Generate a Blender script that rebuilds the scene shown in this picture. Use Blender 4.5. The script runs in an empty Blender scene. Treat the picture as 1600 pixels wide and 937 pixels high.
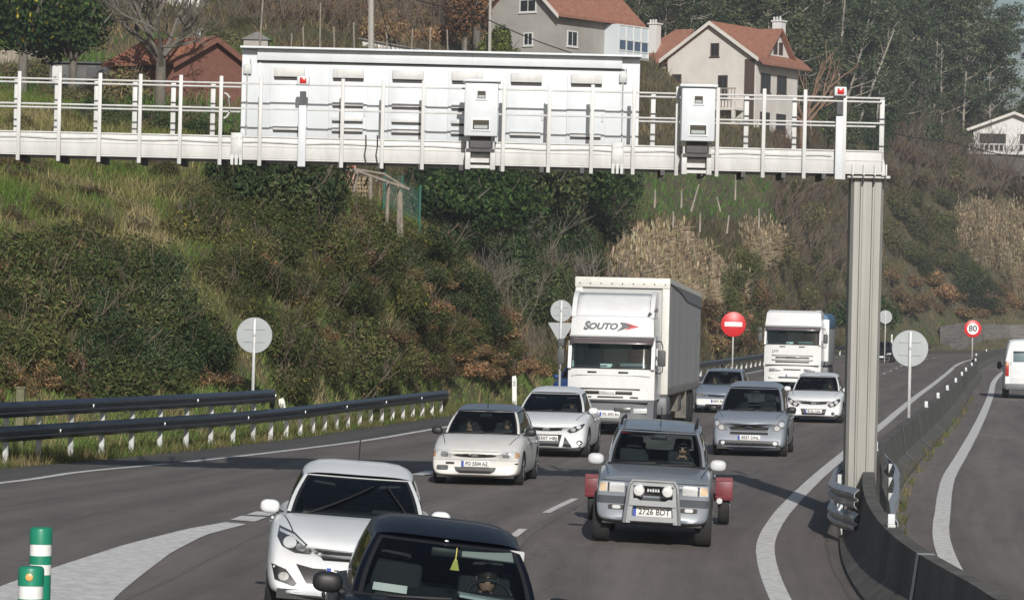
import bpy, bmesh, math, random
import numpy as np
from mathutils import Vector, Matrix, Euler, noise
from mathutils.bvhtree import BVHTree
from mathutils.geometry import delaunay_2d_cdt

random.seed(7)
RNG = np.random.default_rng(7)
S = bpy.context.scene
COL = S.collection
rad = math.radians

# ------------------------------------------------------------------ camera
F_PX, CAM_H, HORIZON, ROLL = 5500.0, 3.25, 484.0, 1.35
cam_data = bpy.data.cameras.new('camera')
cam = bpy.data.objects.new('camera', cam_data)
COL.objects.link(cam)
cam_data.sensor_fit = 'HORIZONTAL'
cam_data.sensor_width = 36.0
cam_data.lens = F_PX / 1600 * 36.0
cam_data.clip_start, cam_data.clip_end = 0.5, 5000
pitch = math.atan((HORIZON - 468.5) / F_PX)
CAM_M = (Matrix.Rotation(rad(90) + pitch, 3, 'X') @ Matrix.Rotation(rad(ROLL), 3, 'Z'))
cam.matrix_world = Matrix.Translation((0, 0, CAM_H)) @ CAM_M.to_4x4()
S.camera = cam

# ------------------------------------------------------------------ daylight
SUN_AZ, SUN_EL = 5.0, 23.8         # low winter sun behind the camera, a little to the right
sdir = Vector((math.sin(rad(SUN_AZ)) * math.cos(rad(SUN_EL)), -math.cos(rad(SUN_AZ)) * math.cos(rad(SUN_EL)), math.sin(rad(SUN_EL))))
world = bpy.data.worlds.new('World')
S.world = world
world.use_nodes = True
wn = world.node_tree.nodes
sky = wn.new('ShaderNodeTexSky')
sky.sky_type = 'NISHITA'
sky.sun_disc = False
sky.sun_elevation = rad(SUN_EL)
sky.sun_rotation = rad(180 - SUN_AZ)
sky.air_density, sky.dust_density, sky.ozone_density = 1.0, 1.5, 1.0
world.node_tree.links.new(sky.outputs[0], wn['Background'].inputs[0])
wn['Background'].inputs[1].default_value = 0.058
sun_data = bpy.data.lights.new('sun', 'SUN')
sun_data.energy, sun_data.angle, sun_data.color = 4.4, rad(0.5), (1.0, 0.97, 0.925)
sun = bpy.data.objects.new('sun', sun_data)
sun.rotation_euler = (-sdir).to_track_quat('-Z', 'Y').to_euler()
COL.objects.link(sun)
S.view_settings.view_transform = 'Standard'
S.view_settings.look = 'None'
S.view_settings.exposure = 0.16
S.view_settings.gamma = 1.0
S.cycles.max_bounces = 6
S.cycles.transparent_max_bounces = 12

# ------------------------------------------------------------------ pixels of the photograph (1600 wide) to points of the place
def bank(Y):                        # superelevation of the near curve, in radians
    return np.radians(np.interp(Y, [26, 37, 50, 64], [5.5, 3.2, 1.6, 0.0]))
def gz(X, Y):                       # height of the road plane
    return -np.tan(bank(Y)) * (np.clip(X, -11, 5.5) + 1.2)
def ray(px, py):
    return CAM_M @ Vector(((px - 800) / F_PX, -(py - 468.5) / F_PX, -1.0))
def P(px, py, Y):
    r = ray(px, py)
    return Vector((0, 0, CAM_H)) + r * (Y / r.y)
def G(px, py, h=0.0):
    r = ray(px, py)
    Y = 60.0
    t = (h - CAM_H) / r.z
    for _ in range(25):
        p = Vector((0, 0, CAM_H)) + r * t
        z = float(gz(p.x, p.y)) + h
        t = 0.5 * t + 0.5 * (z - CAM_H) / r.z
    return Vector((0, 0, CAM_H)) + r * t
class Curve1:                       # smooth X(Y) through control points
    def __init__(s, pts):
        pts = sorted((p[1], p[0]) for p in pts)
        s.y = np.array([p[0] for p in pts]); s.x = np.array([p[1] for p in pts])
        d = np.diff(s.x) / np.diff(s.y)
        m = np.empty_like(s.x); m[0], m[-1] = d[0], d[-1]
        h = np.diff(s.y)
        m[1:-1] = (d[:-1] * h[1:] + d[1:] * h[:-1]) / (h[1:] + h[:-1])
        s.m = m
    def __call__(s, Y):
        Y = np.asarray(Y, float)
        i = np.clip(np.searchsorted(s.y, Y) - 1, 0, len(s.y) - 2)
        h = s.y[i + 1] - s.y[i]; t = (Y - s.y[i]) / h
        tt = np.clip(t, 0, 1)
        r = ((2*tt**3 - 3*tt**2 + 1) * s.x[i] + (tt**3 - 2*tt**2 + tt) * h * s.m[i]
             + (-2*tt**3 + 3*tt**2) * s.x[i+1] + (tt**3 - tt**2) * h * s.m[i+1])
        r = r + np.where(t > 1, (t - 1) * h * s.m[i + 1], 0) + np.where(t < 0, t * h * s.m[i], 0)
        return r
def curve_px(pts, h=0.0, extra=()):
    return Curve1([(g.x, g.y) for g in (G(a, b, h) for a, b in pts)] + list(extra))

# ------------------------------------------------------------------ materials
MATS = {}
def mat(name, col, rough=0.6, metal=0.0, var=0.0, scale=6.0, bump=0.0, coat=0.0, col2=None, spec=0.5, attr=None, bscale=None, stretch=None):
    if name in MATS: return MATS[name]
    m = bpy.data.materials.new(name); MATS[name] = m
    m.use_nodes = True
    nt = m.node_tree; N, Lk = nt.nodes, nt.links
    b = N['Principled BSDF']
    b.inputs['Base Color'].default_value = (*col, 1)
    b.inputs['Roughness'].default_value = rough
    b.inputs['Metallic'].default_value = metal
    b.inputs['Specular IOR Level'].default_value = spec
    if coat:
        b.inputs['Coat Weight'].default_value = coat
        b.inputs['Coat Roughness'].default_value = 0.04
    if attr:
        a = N.new('ShaderNodeAttribute'); a.attribute_name = attr
        src = a.outputs['Color']
    else: src = None
    if var or bump or col2:
        tc = N.new('ShaderNodeTexCoord')
        vec = tc.outputs['Object']
        if stretch:
            mp = N.new('ShaderNodeMapping'); mp.inputs['Scale'].default_value = stretch
            Lk.new(vec, mp.inputs['Vector']); vec = mp.outputs['Vector']
        n = N.new('ShaderNodeTexNoise')
        n.inputs['Scale'].default_value = scale; n.inputs['Detail'].default_value = 5; n.inputs['Roughness'].default_value = 0.65
        Lk.new(vec, n.inputs['Vector'])
        if var or col2:
            r = N.new('ShaderNodeValToRGB')
            r.color_ramp.elements[0].position, r.color_ramp.elements[1].position = 0.32, 0.68
            c2 = col2 or tuple(min(1, c * (1 + var)) for c in col)
            c1 = col if col2 else tuple(c * (1 - var) for c in col)
            r.color_ramp.elements[0].color = (*c1, 1); r.color_ramp.elements[1].color = (*c2, 1)
            Lk.new(n.outputs['Fac'], r.inputs['Fac'])
            if src is not None:
                mx = N.new('ShaderNodeMix'); mx.data_type = 'RGBA'; mx.blend_type = 'MULTIPLY'
                mx.inputs['Factor'].default_value = 1
                Lk.new(src, mx.inputs['A']); Lk.new(r.outputs['Color'], mx.inputs['B']); src = mx.outputs['Result']
            else: src = r.outputs['Color']
        if bump:
            bp = N.new('ShaderNodeBump'); bp.inputs['Strength'].default_value = bump; bp.inputs['Distance'].default_value = 0.02
            n2 = n
            if bscale:
                n2 = N.new('ShaderNodeTexNoise'); n2.inputs['Scale'].default_value = bscale; n2.inputs['Detail'].default_value = 4
                Lk.new(vec, n2.inputs['Vector'])
            Lk.new(n2.outputs['Fac'], bp.inputs['Height']); Lk.new(bp.outputs['Normal'], b.inputs['Normal'])
    if src is not None: Lk.new(src, b.inputs['Base Color'])
    return m
def leaf_mat(name, trans=0.25, rough=0.85, vary=None):      # colour of each leaf comes from the mesh
    if name in MATS: return MATS[name]
    m = bpy.data.materials.new(name); MATS[name] = m; m.use_nodes = True
    nt = m.node_tree; N, Lk = nt.nodes, nt.links
    b = N['Principled BSDF']; b.inputs['Roughness'].default_value = rough; b.inputs['Specular IOR Level'].default_value = 0.06
    a = N.new('ShaderNodeAttribute'); a.attribute_name = 'col'
    src = a.outputs['Color']
    if vary:                                       # every plant a little lighter or darker, greener or browner than its neighbours
        oi = N.new('ShaderNodeObjectInfo'); r = N.new('ShaderNodeValToRGB'); mx_ = N.new('ShaderNodeMix'); mx_.data_type = 'RGBA'; mx_.blend_type = 'MULTIPLY'; mx_.inputs['Factor'].default_value = 1
        e = r.color_ramp.elements; e[0].color = (*[vary[0] * q for q in (0.92, 1.0, 0.95)], 1); e[1].color = (*[vary[1] * q for q in (1.08, 1.0, 0.92)], 1)
        k = e.new(0.5); k.color = (*[(vary[0] + vary[1]) / 2 * q for q in (0.98, 1.04, 0.9)], 1)
        Lk.new(oi.outputs['Random'], r.inputs['Fac']); Lk.new(src, mx_.inputs['A']); Lk.new(r.outputs['Color'], mx_.inputs['B']); src = mx_.outputs['Result']
    Lk.new(src, b.inputs['Base Color'])
    t = N.new('ShaderNodeBsdfTranslucent'); Lk.new(src, t.inputs['Color'])
    mx = N.new('ShaderNodeMixShader'); mx.inputs[0].default_value = trans
    Lk.new(b.outputs[0], mx.inputs[1]); Lk.new(t.outputs[0], mx.inputs[2])
    Lk.new(mx.outputs[0], N['Material Output'].inputs['Surface'])
    return m
def glass_mat(name, tint=(0.35, 0.42, 0.42), refl=0.04):
    if name in MATS: return MATS[name]
    m = bpy.data.materials.new(name); MATS[name] = m; m.use_nodes = True
    nt = m.node_tree; N, Lk = nt.nodes, nt.links
    N.remove(N['Principled BSDF'])
    tr = N.new('ShaderNodeBsdfTransparent'); tr.inputs[0].default_value = (*tint, 1)
    gl = N.new('ShaderNodeBsdfGlossy'); gl.inputs['Roughness'].default_value = 0.015
    lw = N.new('ShaderNodeFresnel'); lw.inputs[0].default_value = 1.5
    mx = N.new('ShaderNodeMixShader')
    Lk.new(lw.outputs[0], mx.inputs[0]); Lk.new(tr.outputs[0], mx.inputs[1]); Lk.new(gl.outputs[0], mx.inputs[2])
    Lk.new(mx.outputs[0], N['Material Output'].inputs['Surface'])
    return m

# ------------------------------------------------------------------ mesh building
class MB:
    def __init__(s): s.v, s.f, s.mi = [], [], []
    def add(s, vs, fs, mi=0):
        o = len(s.v); s.v.extend(tuple(x) for x in vs)
        s.f.extend([tuple(i + o for i in f) for f in fs]); s.mi.extend([mi] * len(fs))
        return s
    def box(s, c, d, mi=0, bev=0.0, rot=None):
        hx, hy, hz = d[0] / 2, d[1] / 2, d[2] / 2
        if bev <= 0:
            vs = [Vector((x * hx, y * hy, z * hz)) for x in (-1, 1) for y in (-1, 1) for z in (-1, 1)]
            fs = [(0, 1, 3, 2), (4, 6, 7, 5), (0, 4, 5, 1), (2, 3, 7, 6), (0, 2, 6, 4), (1, 5, 7, 3)]
        else:
            bm = bmesh.new(); bmesh.ops.create_cube(bm, size=1)
            for v in bm.verts: v.co = Vector((v.co.x * d[0], v.co.y * d[1], v.co.z * d[2]))
            bmesh.ops.bevel(bm, geom=bm.edges[:], offset=min(bev, min(hx, hy, hz) * 0.95), segments=2, affect='EDGES', profile=0.5)
            bm.verts.index_update()
            vs = [v.co.copy() for v in bm.verts]; fs = [tuple(v.index for v in f.verts) for f in bm.faces]; bm.free()
        M = rot if rot is not None else Matrix.Identity(3)
        c = Vector(c)
        return s.add([M @ v + c for v in vs], fs, mi)
    def tube(s, pts, r, n=8, mi=0, cap=True, flat=1.0):
        pts = [Vector(p) for p in pts]
        rs = r if isinstance(r, (list, tuple)) else [r] * len(pts)
        vs, fs = [], []
        up = Vector((0, 0, 1))
        for i, p in enumerate(pts):
            t = (pts[min(i + 1, len(pts) - 1)] - pts[max(i - 1, 0)]).normalized()
            a = t.cross(up)
            if a.length < 0.05: a = t.cross(Vector((0, 1, 0)))
            a.normalize(); b = a.cross(t)
            for k in range(n):
                w = 2 * math.pi * (k + 0.5) / n
                vs.append(p + (a * math.cos(w) + b * math.sin(w) * flat) * rs[i])
        for i in range(len(pts) - 1):
            for k in range(n):
                fs.append((i * n + k, i * n + (k + 1) % n, (i + 1) * n + (k + 1) % n, (i + 1) * n + k))
        if cap:
            fs.append(tuple(range(n - 1, -1, -1))); fs.append(tuple(range((len(pts) - 1) * n, len(pts) * n)))
        return s.add(vs, fs, mi)
    def lathe(s, prof, n=24, axis='X', c=(0, 0, 0), mi=0):
        vs, fs = [], []
        for (r, h) in prof:
            for k in range(n):
                w = 2 * math.pi * k / n
                q = (r * math.cos(w), r * math.sin(w))
                p = {'X': (h, q[0], q[1]), 'Y': (q[0], h, q[1]), 'Z': (q[0], q[1], h)}[axis]
                vs.append((p[0] + c[0], p[1] + c[1], p[2] + c[2]))
        for i in range(len(prof) - 1):
            for k in range(n):
                fs.append((i * n + k, i * n + (k + 1) % n, (i + 1) * n + (k + 1) % n, (i + 1) * n + k))
        fs.append(tuple(range(n))); fs.append(tuple(range((len(prof) - 1) * n, len(prof) * n)))
        return s.add(vs, fs, mi)
    def prism(s, poly, y0, y1, mi=0, fn=None):      # poly in (x, z), extruded along y
        n = len(poly)
        fn = fn or (lambda x, y, z: (x, y, z))
        vs = [fn(x, y0, z) for x, z in poly] + [fn(x, y1, z) for x, z in poly]
        fs = [tuple(range(n)), tuple(range(2 * n - 1, n - 1, -1))] + [(i, (i + 1) % n + 0, (i + 1) % n + n, i + n) for i in range(n)]
        return s.add(vs, fs, mi)
    def grid(s, nu, nv, fn, mi=0):
        vs = [fn(i, j) for j in range(nv) for i in range(nu)]
        fs = [(j * nu + i, j * nu + i + 1, (j + 1) * nu + i + 1, (j + 1) * nu + i) for j in range(nv - 1) for i in range(nu - 1)]
        return s.add(vs, fs, mi)
    def mesh(s, name, mats, smooth=35.0, fix=True):
        me = bpy.data.meshes.new(name)
        me.from_pydata([tuple(v) for v in s.v], [], s.f)
        for m in (mats if isinstance(mats, (list, tuple)) else [mats]): me.materials.append(m)
        me.polygons.foreach_set('material_index', s.mi)
        if fix:
            bm = bmesh.new(); bm.from_mesh(me); bmesh.ops.recalc_face_normals(bm, faces=bm.faces); bm.to_mesh(me); bm.free()
        if smooth:
            me.polygons.foreach_set('use_smooth', [True] * len(me.polygons))
            me.set_sharp_from_angle(angle=rad(smooth))
        me.update()
        return me
    def build(s, name, mats, parent=None, smooth=35.0, fix=True, **kw):
        return link(name, s.mesh(name, mats, smooth, fix), parent, **kw)
def link(name, me, parent=None, loc=None, rot=None, label=None):
    o = bpy.data.objects.new(name, me); COL.objects.link(o)
    if parent is not None: o.parent = parent
    if loc is not None: o.location = loc
    if rot is not None: o.rotation_euler = rot
    if label: o['label'] = label
    return o
def tag(o, label, cat, group=None, kind=None):
    o['label'] = label; o['category'] = cat
    if group: o['group'] = group
    if kind: o['kind'] = kind
    return o
def struct(o, label=None, cat=None):
    o['kind'] = 'structure'
    if label: o['label'] = label; o['category'] = cat
    return o
def thing(name, label, cat, loc=(0, 0, 0), rotz=0.0, group=None):
    o = bpy.data.objects.new(name, None); COL.objects.link(o)
    o.location = loc; o.rotation_euler = (0, 0, rotz); o.empty_display_size = 0.3
    return tag(o, label, cat, group)
def copy_tree(o, parent=None):
    c = o.copy(); COL.objects.link(c)
    if parent is not None: c.parent = parent
    for ch in list(o.children): copy_tree(ch, c)
    return c
def text_mesh(body, size, shear=0.0, bold=0.0, space=1.0, extr=0.003):
    cu = bpy.data.curves.new('text', 'FONT'); cu.body = body; cu.size = size; cu.shear = shear
    cu.align_x, cu.align_y = 'CENTER', 'CENTER'; cu.offset = bold; cu.space_character = space; cu.extrude = extr
    cu.resolution_u = 3
    o = bpy.data.objects.new('text', cu); COL.objects.link(o)
    dg = bpy.context.evaluated_depsgraph_get()
    me = bpy.data.meshes.new_from_object(o.evaluated_get(dg))
    bpy.data.objects.remove(o); bpy.data.curves.remove(cu)
    me.transform(Matrix.Rotation(rad(90), 4, 'X'))      # stands upright and reads from -Y
    return me
def evaluated(o):                    # a mesh with the object's modifiers applied
    dg = bpy.context.evaluated_depsgraph_get()
    return bpy.data.meshes.new_from_object(o.evaluated_get(dg))
# ------------------------------------------------------------------ the roads
R_line = curve_px([(1222, 937), (1204, 900), (1195, 859), (1203, 831), (1220, 804), (1245, 776), (1273, 749), (1315, 713), (1371, 670), (1421, 628), (1463, 596.5), (1492, 573)],
                  extra=[(2.6, 26), (2.5, 10)])
_far = float(R_line(300)); 
R_line = Curve1([(float(R_line(y)), y) for y in (10, 26, 33, 40, 46, 52, 58, 64, 72, 80, 92, 104, 125, 150, 180, 220)] + [(32.3, 255), (37.0, 285), (43.5, 318), (54, 350), (70, 380)])
L_near = curve_px([(0, 754.5), (152, 734), (267, 724), (400, 709.5), (522, 695), (691, 668)])
L_line = Curve1([(float(L_near(y)), y) for y in (50, 62, 66, 71, 78, 86, 93)] + [(float(R_line(y)) - 10.9, y) for y in (125, 150, 192, 230, 270, 300)] + [(44, 345), (62, 385), (85, 415)])
B_line = curve_px([(1562, 931), (1500, 893), (1450, 866), (1410, 840), (1387, 817.5), (1367, 790), (1356.6, 749), (1379.5, 689), (1433, 647), (1478, 611.5), (1510, 578.6)], h=0.85)
B_line = Curve1([(4.3, 10)] + [(float(B_line(y)), y) for y in (30, 36, 42, 48, 53, 60, 69, 80, 92, 110, 135, 170, 210)] + [(30.4, 231)] + [(float(R_line(y)) + 1.7, y) for y in (255, 285, 318, 350, 380)])
RR_line = curve_px([(1487, 885), (1475, 861.5), (1471, 831), (1475, 782), (1480.5, 751.5), (1497, 721), (1523, 674), (1547, 620), (1556, 584.5)], extra=[])
RR_line = Curve1([(5.5, 20), (5.6, 38)] + [(float(RR_line(y)), y) for y in (48, 54, 62, 72, 84, 100, 125, 150, 190)] + [(float(B_line(y)) + 2.2, y) for y in (255, 285, 318, 350, 380)])
GR_line = curve_px([(0, 726), (400, 690), (550, 668), (700, 646)], extra=[(-13.6, 55), (-17, 42)])

def strip(name, left, right, ys, dz, m, ncol=2):
    ys = np.asarray(ys, float); a = left(ys); b = right(ys)
    mb = MB(); vs = []; lat = []
    for j, y in enumerate(ys):
        for i in range(ncol):
            x = a[j] + (b[j] - a[j]) * i / (ncol - 1)
            vs.append((x, y, float(gz(x, y)) + dz)); lat.append(x - float(R_line(y)))
    fs = [(j * ncol + i, j * ncol + i + 1, (j + 1) * ncol + i + 1, (j + 1) * ncol + i) for j in range(len(ys) - 1) for i in range(ncol - 1)]
    mb.add(vs, fs)
    o = mb.build(name, m, smooth=60)
    at = o.data.attributes.new('lat', 'FLOAT', 'POINT'); at.data.foreach_set('value', lat)
    return o
def asphalt(name, base, tint):
    m = bpy.data.materials.new(name); m.use_nodes = True
    nt = m.node_tree; N, Lk = nt.nodes, nt.links
    b = N['Principled BSDF']; b.inputs['Roughness'].default_value = 0.78; b.inputs['Specular IOR Level'].default_value = 0.4
    tc = N.new('ShaderNodeTexCoord')
    def noise_(sc, det=4, stretch=None):
        n = N.new('ShaderNodeTexNoise'); n.inputs['Scale'].default_value = sc; n.inputs['Detail'].default_value = det
        if stretch:
            mp = N.new('ShaderNodeMapping'); mp.inputs['Scale'].default_value = stretch
            Lk.new(tc.outputs['Object'], mp.inputs['Vector']); Lk.new(mp.outputs['Vector'], n.inputs['Vector'])
        else: Lk.new(tc.outputs['Object'], n.inputs['Vector'])
        return n.outputs['Fac']
    def mth(op, a, c):
        q = N.new('ShaderNodeMath'); q.operation = op
        for k, x in enumerate((a, c)):
            if isinstance(x, (int, float)): q.inputs[k].default_value = x
            else: Lk.new(x, q.inputs[k])
        return q.outputs[0]
    big, mid, fine = noise_(0.12, 3, (1.0, 0.25, 1)), noise_(1.4, 5, (1.2, 0.4, 1)), noise_(38, 3)
    la = N.new('ShaderNodeAttribute'); la.attribute_name = 'lat'
    wav = mth('COSINE', mth('MULTIPLY', la.outputs['Fac'], 2 * math.pi / 1.8), 0.0)     # worn wheel tracks
    v = mth('ADD', mth('MULTIPLY', big, 0.5), mth('ADD', mth('MULTIPLY', mid, 0.34), mth('MULTIPLY', fine, 0.5)))
    v = mth('ADD', v, mth('MULTIPLY', wav, 0.07))
    sp = N.new('ShaderNodeSeparateXYZ'); Lk.new(tc.outputs['Object'], sp.inputs[0])
    cb = N.new('ShaderNodeCombineXYZ'); Lk.new(la.outputs['Fac'], cb.inputs[0]); Lk.new(mth('MULTIPLY', sp.outputs['Y'], 0.035), cb.inputs[1])
    stn = N.new('ShaderNodeTexNoise'); stn.inputs['Scale'].default_value = 2.2; stn.inputs['Detail'].default_value = 6; stn.inputs['Roughness'].default_value = 0.7; Lk.new(cb.outputs[0], stn.inputs['Vector'])
    v = mth('ADD', v, mth('MULTIPLY', mth('SUBTRACT', stn.outputs['Fac'], 0.5), 1.05))
    for c_ in (-7.0, -3.42, 0.9):                       # paving seams
        wob = mth('MULTIPLY', mth('SUBTRACT', mid, 0.5), 0.10)
        dd = mth('ABSOLUTE', mth('ADD', mth('SUBTRACT', la.outputs['Fac'], c_), wob), 0.0)
        v = mth('SUBTRACT', v, mth('MULTIPLY', mth('LESS_THAN', dd, 0.022), 0.22))
    vor = N.new('ShaderNodeTexVoronoi'); vor.feature = 'DISTANCE_TO_EDGE'; vor.inputs['Scale'].default_value = 0.5
    cb2 = N.new('ShaderNodeCombineXYZ'); Lk.new(mth('ADD', la.outputs['Fac'], mth('MULTIPLY', mid, 1.2)), cb2.inputs[0]); Lk.new(mth('MULTIPLY', sp.outputs['Y'], 0.28), cb2.inputs[1]); Lk.new(cb2.outputs[0], vor.inputs['Vector'])
    crk = mth('MULTIPLY', mth('LESS_THAN', vor.outputs['Distance'], 0.006), mth('GREATER_THAN', big, 0.52))
    v = mth('SUBTRACT', v, mth('MULTIPLY', crk, 0.2))
    r = N.new('ShaderNodeValToRGB')
    r.color_ramp.elements[0].position, r.color_ramp.elements[1].position = 0.35, 1.0
    r.color_ramp.elements[0].color = (*[c * base * 0.62 for c in tint], 1); r.color_ramp.elements[1].color = (*[c * base * 1.42 for c in tint], 1)
    Lk.new(v, r.inputs['Fac']); Lk.new(r.outputs['Color'], b.inputs['Base Color'])
    bp = N.new('ShaderNodeBump'); bp.inputs['Strength'].default_value = 0.35; bp.inputs['Distance'].default_value = 0.008
    Lk.new(fine, bp.inputs['Height']); Lk.new(bp.outputs['Normal'], b.inputs['Normal'])
    return m
M_road = asphalt('asphalt_worn', 0.126, (1.13, 0.975, 0.88))
M_road2 = asphalt('asphalt_old', 0.14, (1.12, 0.975, 0.89))
M_shoulder = asphalt('asphalt_dark', 0.082, (1.04, 1, 0.95))
M_paint = mat('road_paint', (0.62, 0.61, 0.58), 0.7, var=0.24, scale=7, bump=0.2)
M_soil = mat('verge_soil', (0.075, 0.07, 0.035), 0.95, var=0.5, scale=1.2, bump=0.5)

YS = np.concatenate([np.arange(10, 110, 2.0), np.arange(110, 420, 6.0)])
gm = MB()                           # one ground sheet to the horizon
xs = np.concatenate([[-3000, -800, -250, -100, -50, -25], np.arange(-11, 8, 2.0), [12, 25, 60, 140, 400, 1200, 3000]])
yy = np.concatenate([[-300, -50, 0], np.arange(10, 70, 4.0), [80, 120, 200, 400, 900, 2000, 4500]])
gm.grid(len(xs), len(yy), lambda i, j: (xs[i], yy[j], float(gz(xs[i], yy[j])) - 0.03))
struct(gm.build('ground', M_soil, smooth=0))
W = lambda c, dx: (lambda y: c(y) + dx)
struct(strip('road', W(L_line, -1.1), W(B_line, -0.2), YS, 0.0, M_road, 16))
struct(strip('opposite_road', W(B_line, 0.2), W(B_line, 14.0), YS, 0.0, M_road2, 10))
struct(strip('shoulder', W(L_line, -1.7), W(L_line, -0.12), YS, 0.004, M_shoulder, 2))
#struct(strip('median_edge', W(B_line, -1.15), W(B_line, -0.22), YS[:60], 0.004, M_shoulder, 2))

def line(mb, cu, y0, y1, w, dz=0.008, step=1.2, off=0.0):
    n = max(2, int((y1 - y0) / step) + 1)
    ys = np.linspace(y0, y1, n); x = cu(ys) + off
    vs = []
    for k in range(n):
        for sgn in (-1, 1):
            ww = w * (1 + 0.05 * noise.noise((x[k], ys[k] * 0.7, sgn)))
            vs.append((x[k] + sgn * ww / 2, ys[k], float(gz(x[k] + sgn * ww / 2, ys[k])) + dz))
    mb.add(vs, [(2 * k, 2 * k + 1, 2 * k + 3, 2 * k + 2) for k in range(n - 1)])
mk = MB(); line(mk, R_line, 12, 330, 0.27); struct(mk.build('edge_line', M_paint, smooth=0))
mk = MB()
y_gap = G(272, 723.5).y
line(mk, L_line, 50, y_gap - 0.3, 0.2); line(mk, L_line, y_gap + 0.5, 112, 0.2); line(mk, L_line, 150, 330, 0.18)
struct(mk.build('exit_edge_line', M_paint, smooth=0))
mk = MB(); line(mk, RR_line, 22, 330, 0.27); struct(mk.build('opposite_edge_line', M_paint, smooth=0))
mk = MB()
d0 = G(900, 779).y; d1 = G(851, 801).y
per = 11.5
for k in range(-3, 24):
    a = d1 + per * k
    if a > 10: line(mk, R_line, a, a + (d0 - d1), 0.13, off=float(G(875, 790).x - R_line(G(875, 790).y)) if k < 3 else -3.6)
g = G(812, 830); line(mk, R_line, g.y - 1.2, g.y + 0.6, 0.13, off=g.x - float(R_line(g.y)))
struct(mk.build('lane_line', M_paint, smooth=0))
mk = MB()                           # gore and the short broken line that goes on from it
rt = [(160, 960), (183, 930), (222, 898), (268, 863), (320, 836), (385, 819)]
lt = [(-60, 948), (0, 916), (90, 885), (195, 851), (290, 827), (352, 816)]
def dens(pp, n=18):
    pp = np.array(pp, float); t = np.linspace(0, len(pp) - 1, n); i = np.arange(len(pp))
    return list(zip(np.interp(t, i, pp[:, 0]), np.interp(t, i, pp[:, 1])))
A_, B_ = [G(*q) for q in dens(lt)], [G(*q) for q in dens(rt)]
vs = []
for a, b in zip(A_, B_):
    for k in range(5):
        q = a.lerp(b, k / 4); vs.append((q.x, q.y, float(gz(q.x, q.y)) + 0.009))
mk.add(vs, [(j * 5 + i, j * 5 + i + 1, j * 5 + i + 6, j * 5 + i + 5) for j in range(len(A_) - 1) for i in range(4)])
for q in ([(360, 812), (377, 806), (417, 808), (398, 815)], [(385, 804), (401, 799), (432, 801), (420, 806)], [(411, 796), (424, 791), (452, 794), (440, 799)]):
    mk.add([(p.x, p.y, float(gz(p.x, p.y)) + 0.009) for p in (G(*c) for c in q)], [(0, 1, 2, 3)])
g2 = G(664, 739); line(mk, R_line, g2.y - 0.9, g2.y + 1.0, 0.3, off=g2.x - float(R_line(g2.y)))
for k in range(1, 16):
    y = g2.y + 0.1 + 9.0 * k
    line(mk, R_line, y - 0.9, y + 1.0, 0.25, off=-7.3)
struct(mk.build('gore_marking', M_paint, smooth=0))

# ------------------------------------------------------------------ hillside terrain: screen columns give the fall line, each point has its own distance
def terrain(name, cols, nx, nt, amp, m, seed, back=True):
    """cols: {px: [(py, Y), ...] from the foot to the top}"""
    keys = sorted(cols)
    n = 24
    prof = []
    for kx in keys:
        pts = [P(kx, py, Y) if not isinstance(py, Vector) else py for py, Y in cols[kx]]
        L = np.concatenate([[0], np.cumsum([(pts[i + 1] - pts[i]).length for i in range(len(pts) - 1)])])
        t = np.linspace(0, L[-1], n)
        prof.append(np.array([np.interp(t, L, [p[c] for p in pts]) for c in range(3)]).T)
    prof = np.array(prof)           # key, n, 3
    u = np.linspace(0, len(keys) - 1, nx)
    i0 = np.clip(u.astype(int), 0, len(keys) - 2); fr = (u - i0)[:, None, None]
    fr = fr * fr * (3 - 2 * fr) * 0.5 + fr * 0.5
    Pn = prof[i0] * (1 - fr) + prof[i0 + 1] * fr
    tt = np.linspace(0, n - 1, nt); k0 = np.clip(tt.astype(int), 0, n - 2); g_ = (tt - k0)[None, :, None]
    Pn = Pn[:, k0] * (1 - g_) + Pn[:, k0 + 1] * g_
    for a in range(nx):
        for b in range(nt):
            p = Pn[a, b]
            w = min(1, b / (nt * 0.12))
            d = noise.fractal(Vector((p[0] * 0.16 + seed, p[1] * 0.16, p[2] * 0.16)), 1.0, 2.1, 4)
            Pn[a, b, 2] += amp * d * w
    mb = MB(); mb.grid(nx, nt, lambda i, j: tuple(Pn[i, j]))
    o = mb.build(name, m, smooth=180)
    return o
def grounded(px, Y):
    p = P(px, 500, Y); return Vector((p.x, p.y, -0.1))
def gr_foot(px):                    # verge behind the guardrail
    best = min(np.arange(55, 140, 0.5), key=lambda y: abs(800 + float(GR_line(y) - 0.9) * F_PX / y - px))
    return float(best)
M_bank = mat('bank_earth', (0.060, 0.052, 0.026), 0.95, col2=(0.11, 0.095, 0.045), scale=0.9, bump=0.6)
M_hill = mat('hill_earth', (0.065, 0.055, 0.028), 0.95, col2=(0.115, 0.10, 0.048), scale=0.35, bump=0.6)
colsA = {}
crest = {-420: (150, 112), -200: (155, 116), 0: (160, 120), 200: (172, 120), 330: (196, 117), 420: (236, 113), 480: (268, 110), 560: (306, 112), 640: (350, 117), 700: (385, 122), 750: (430, 126), 800: (490, 131), 840: (560, 136), 872: (615, 140), 900: (655, 142)}
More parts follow.
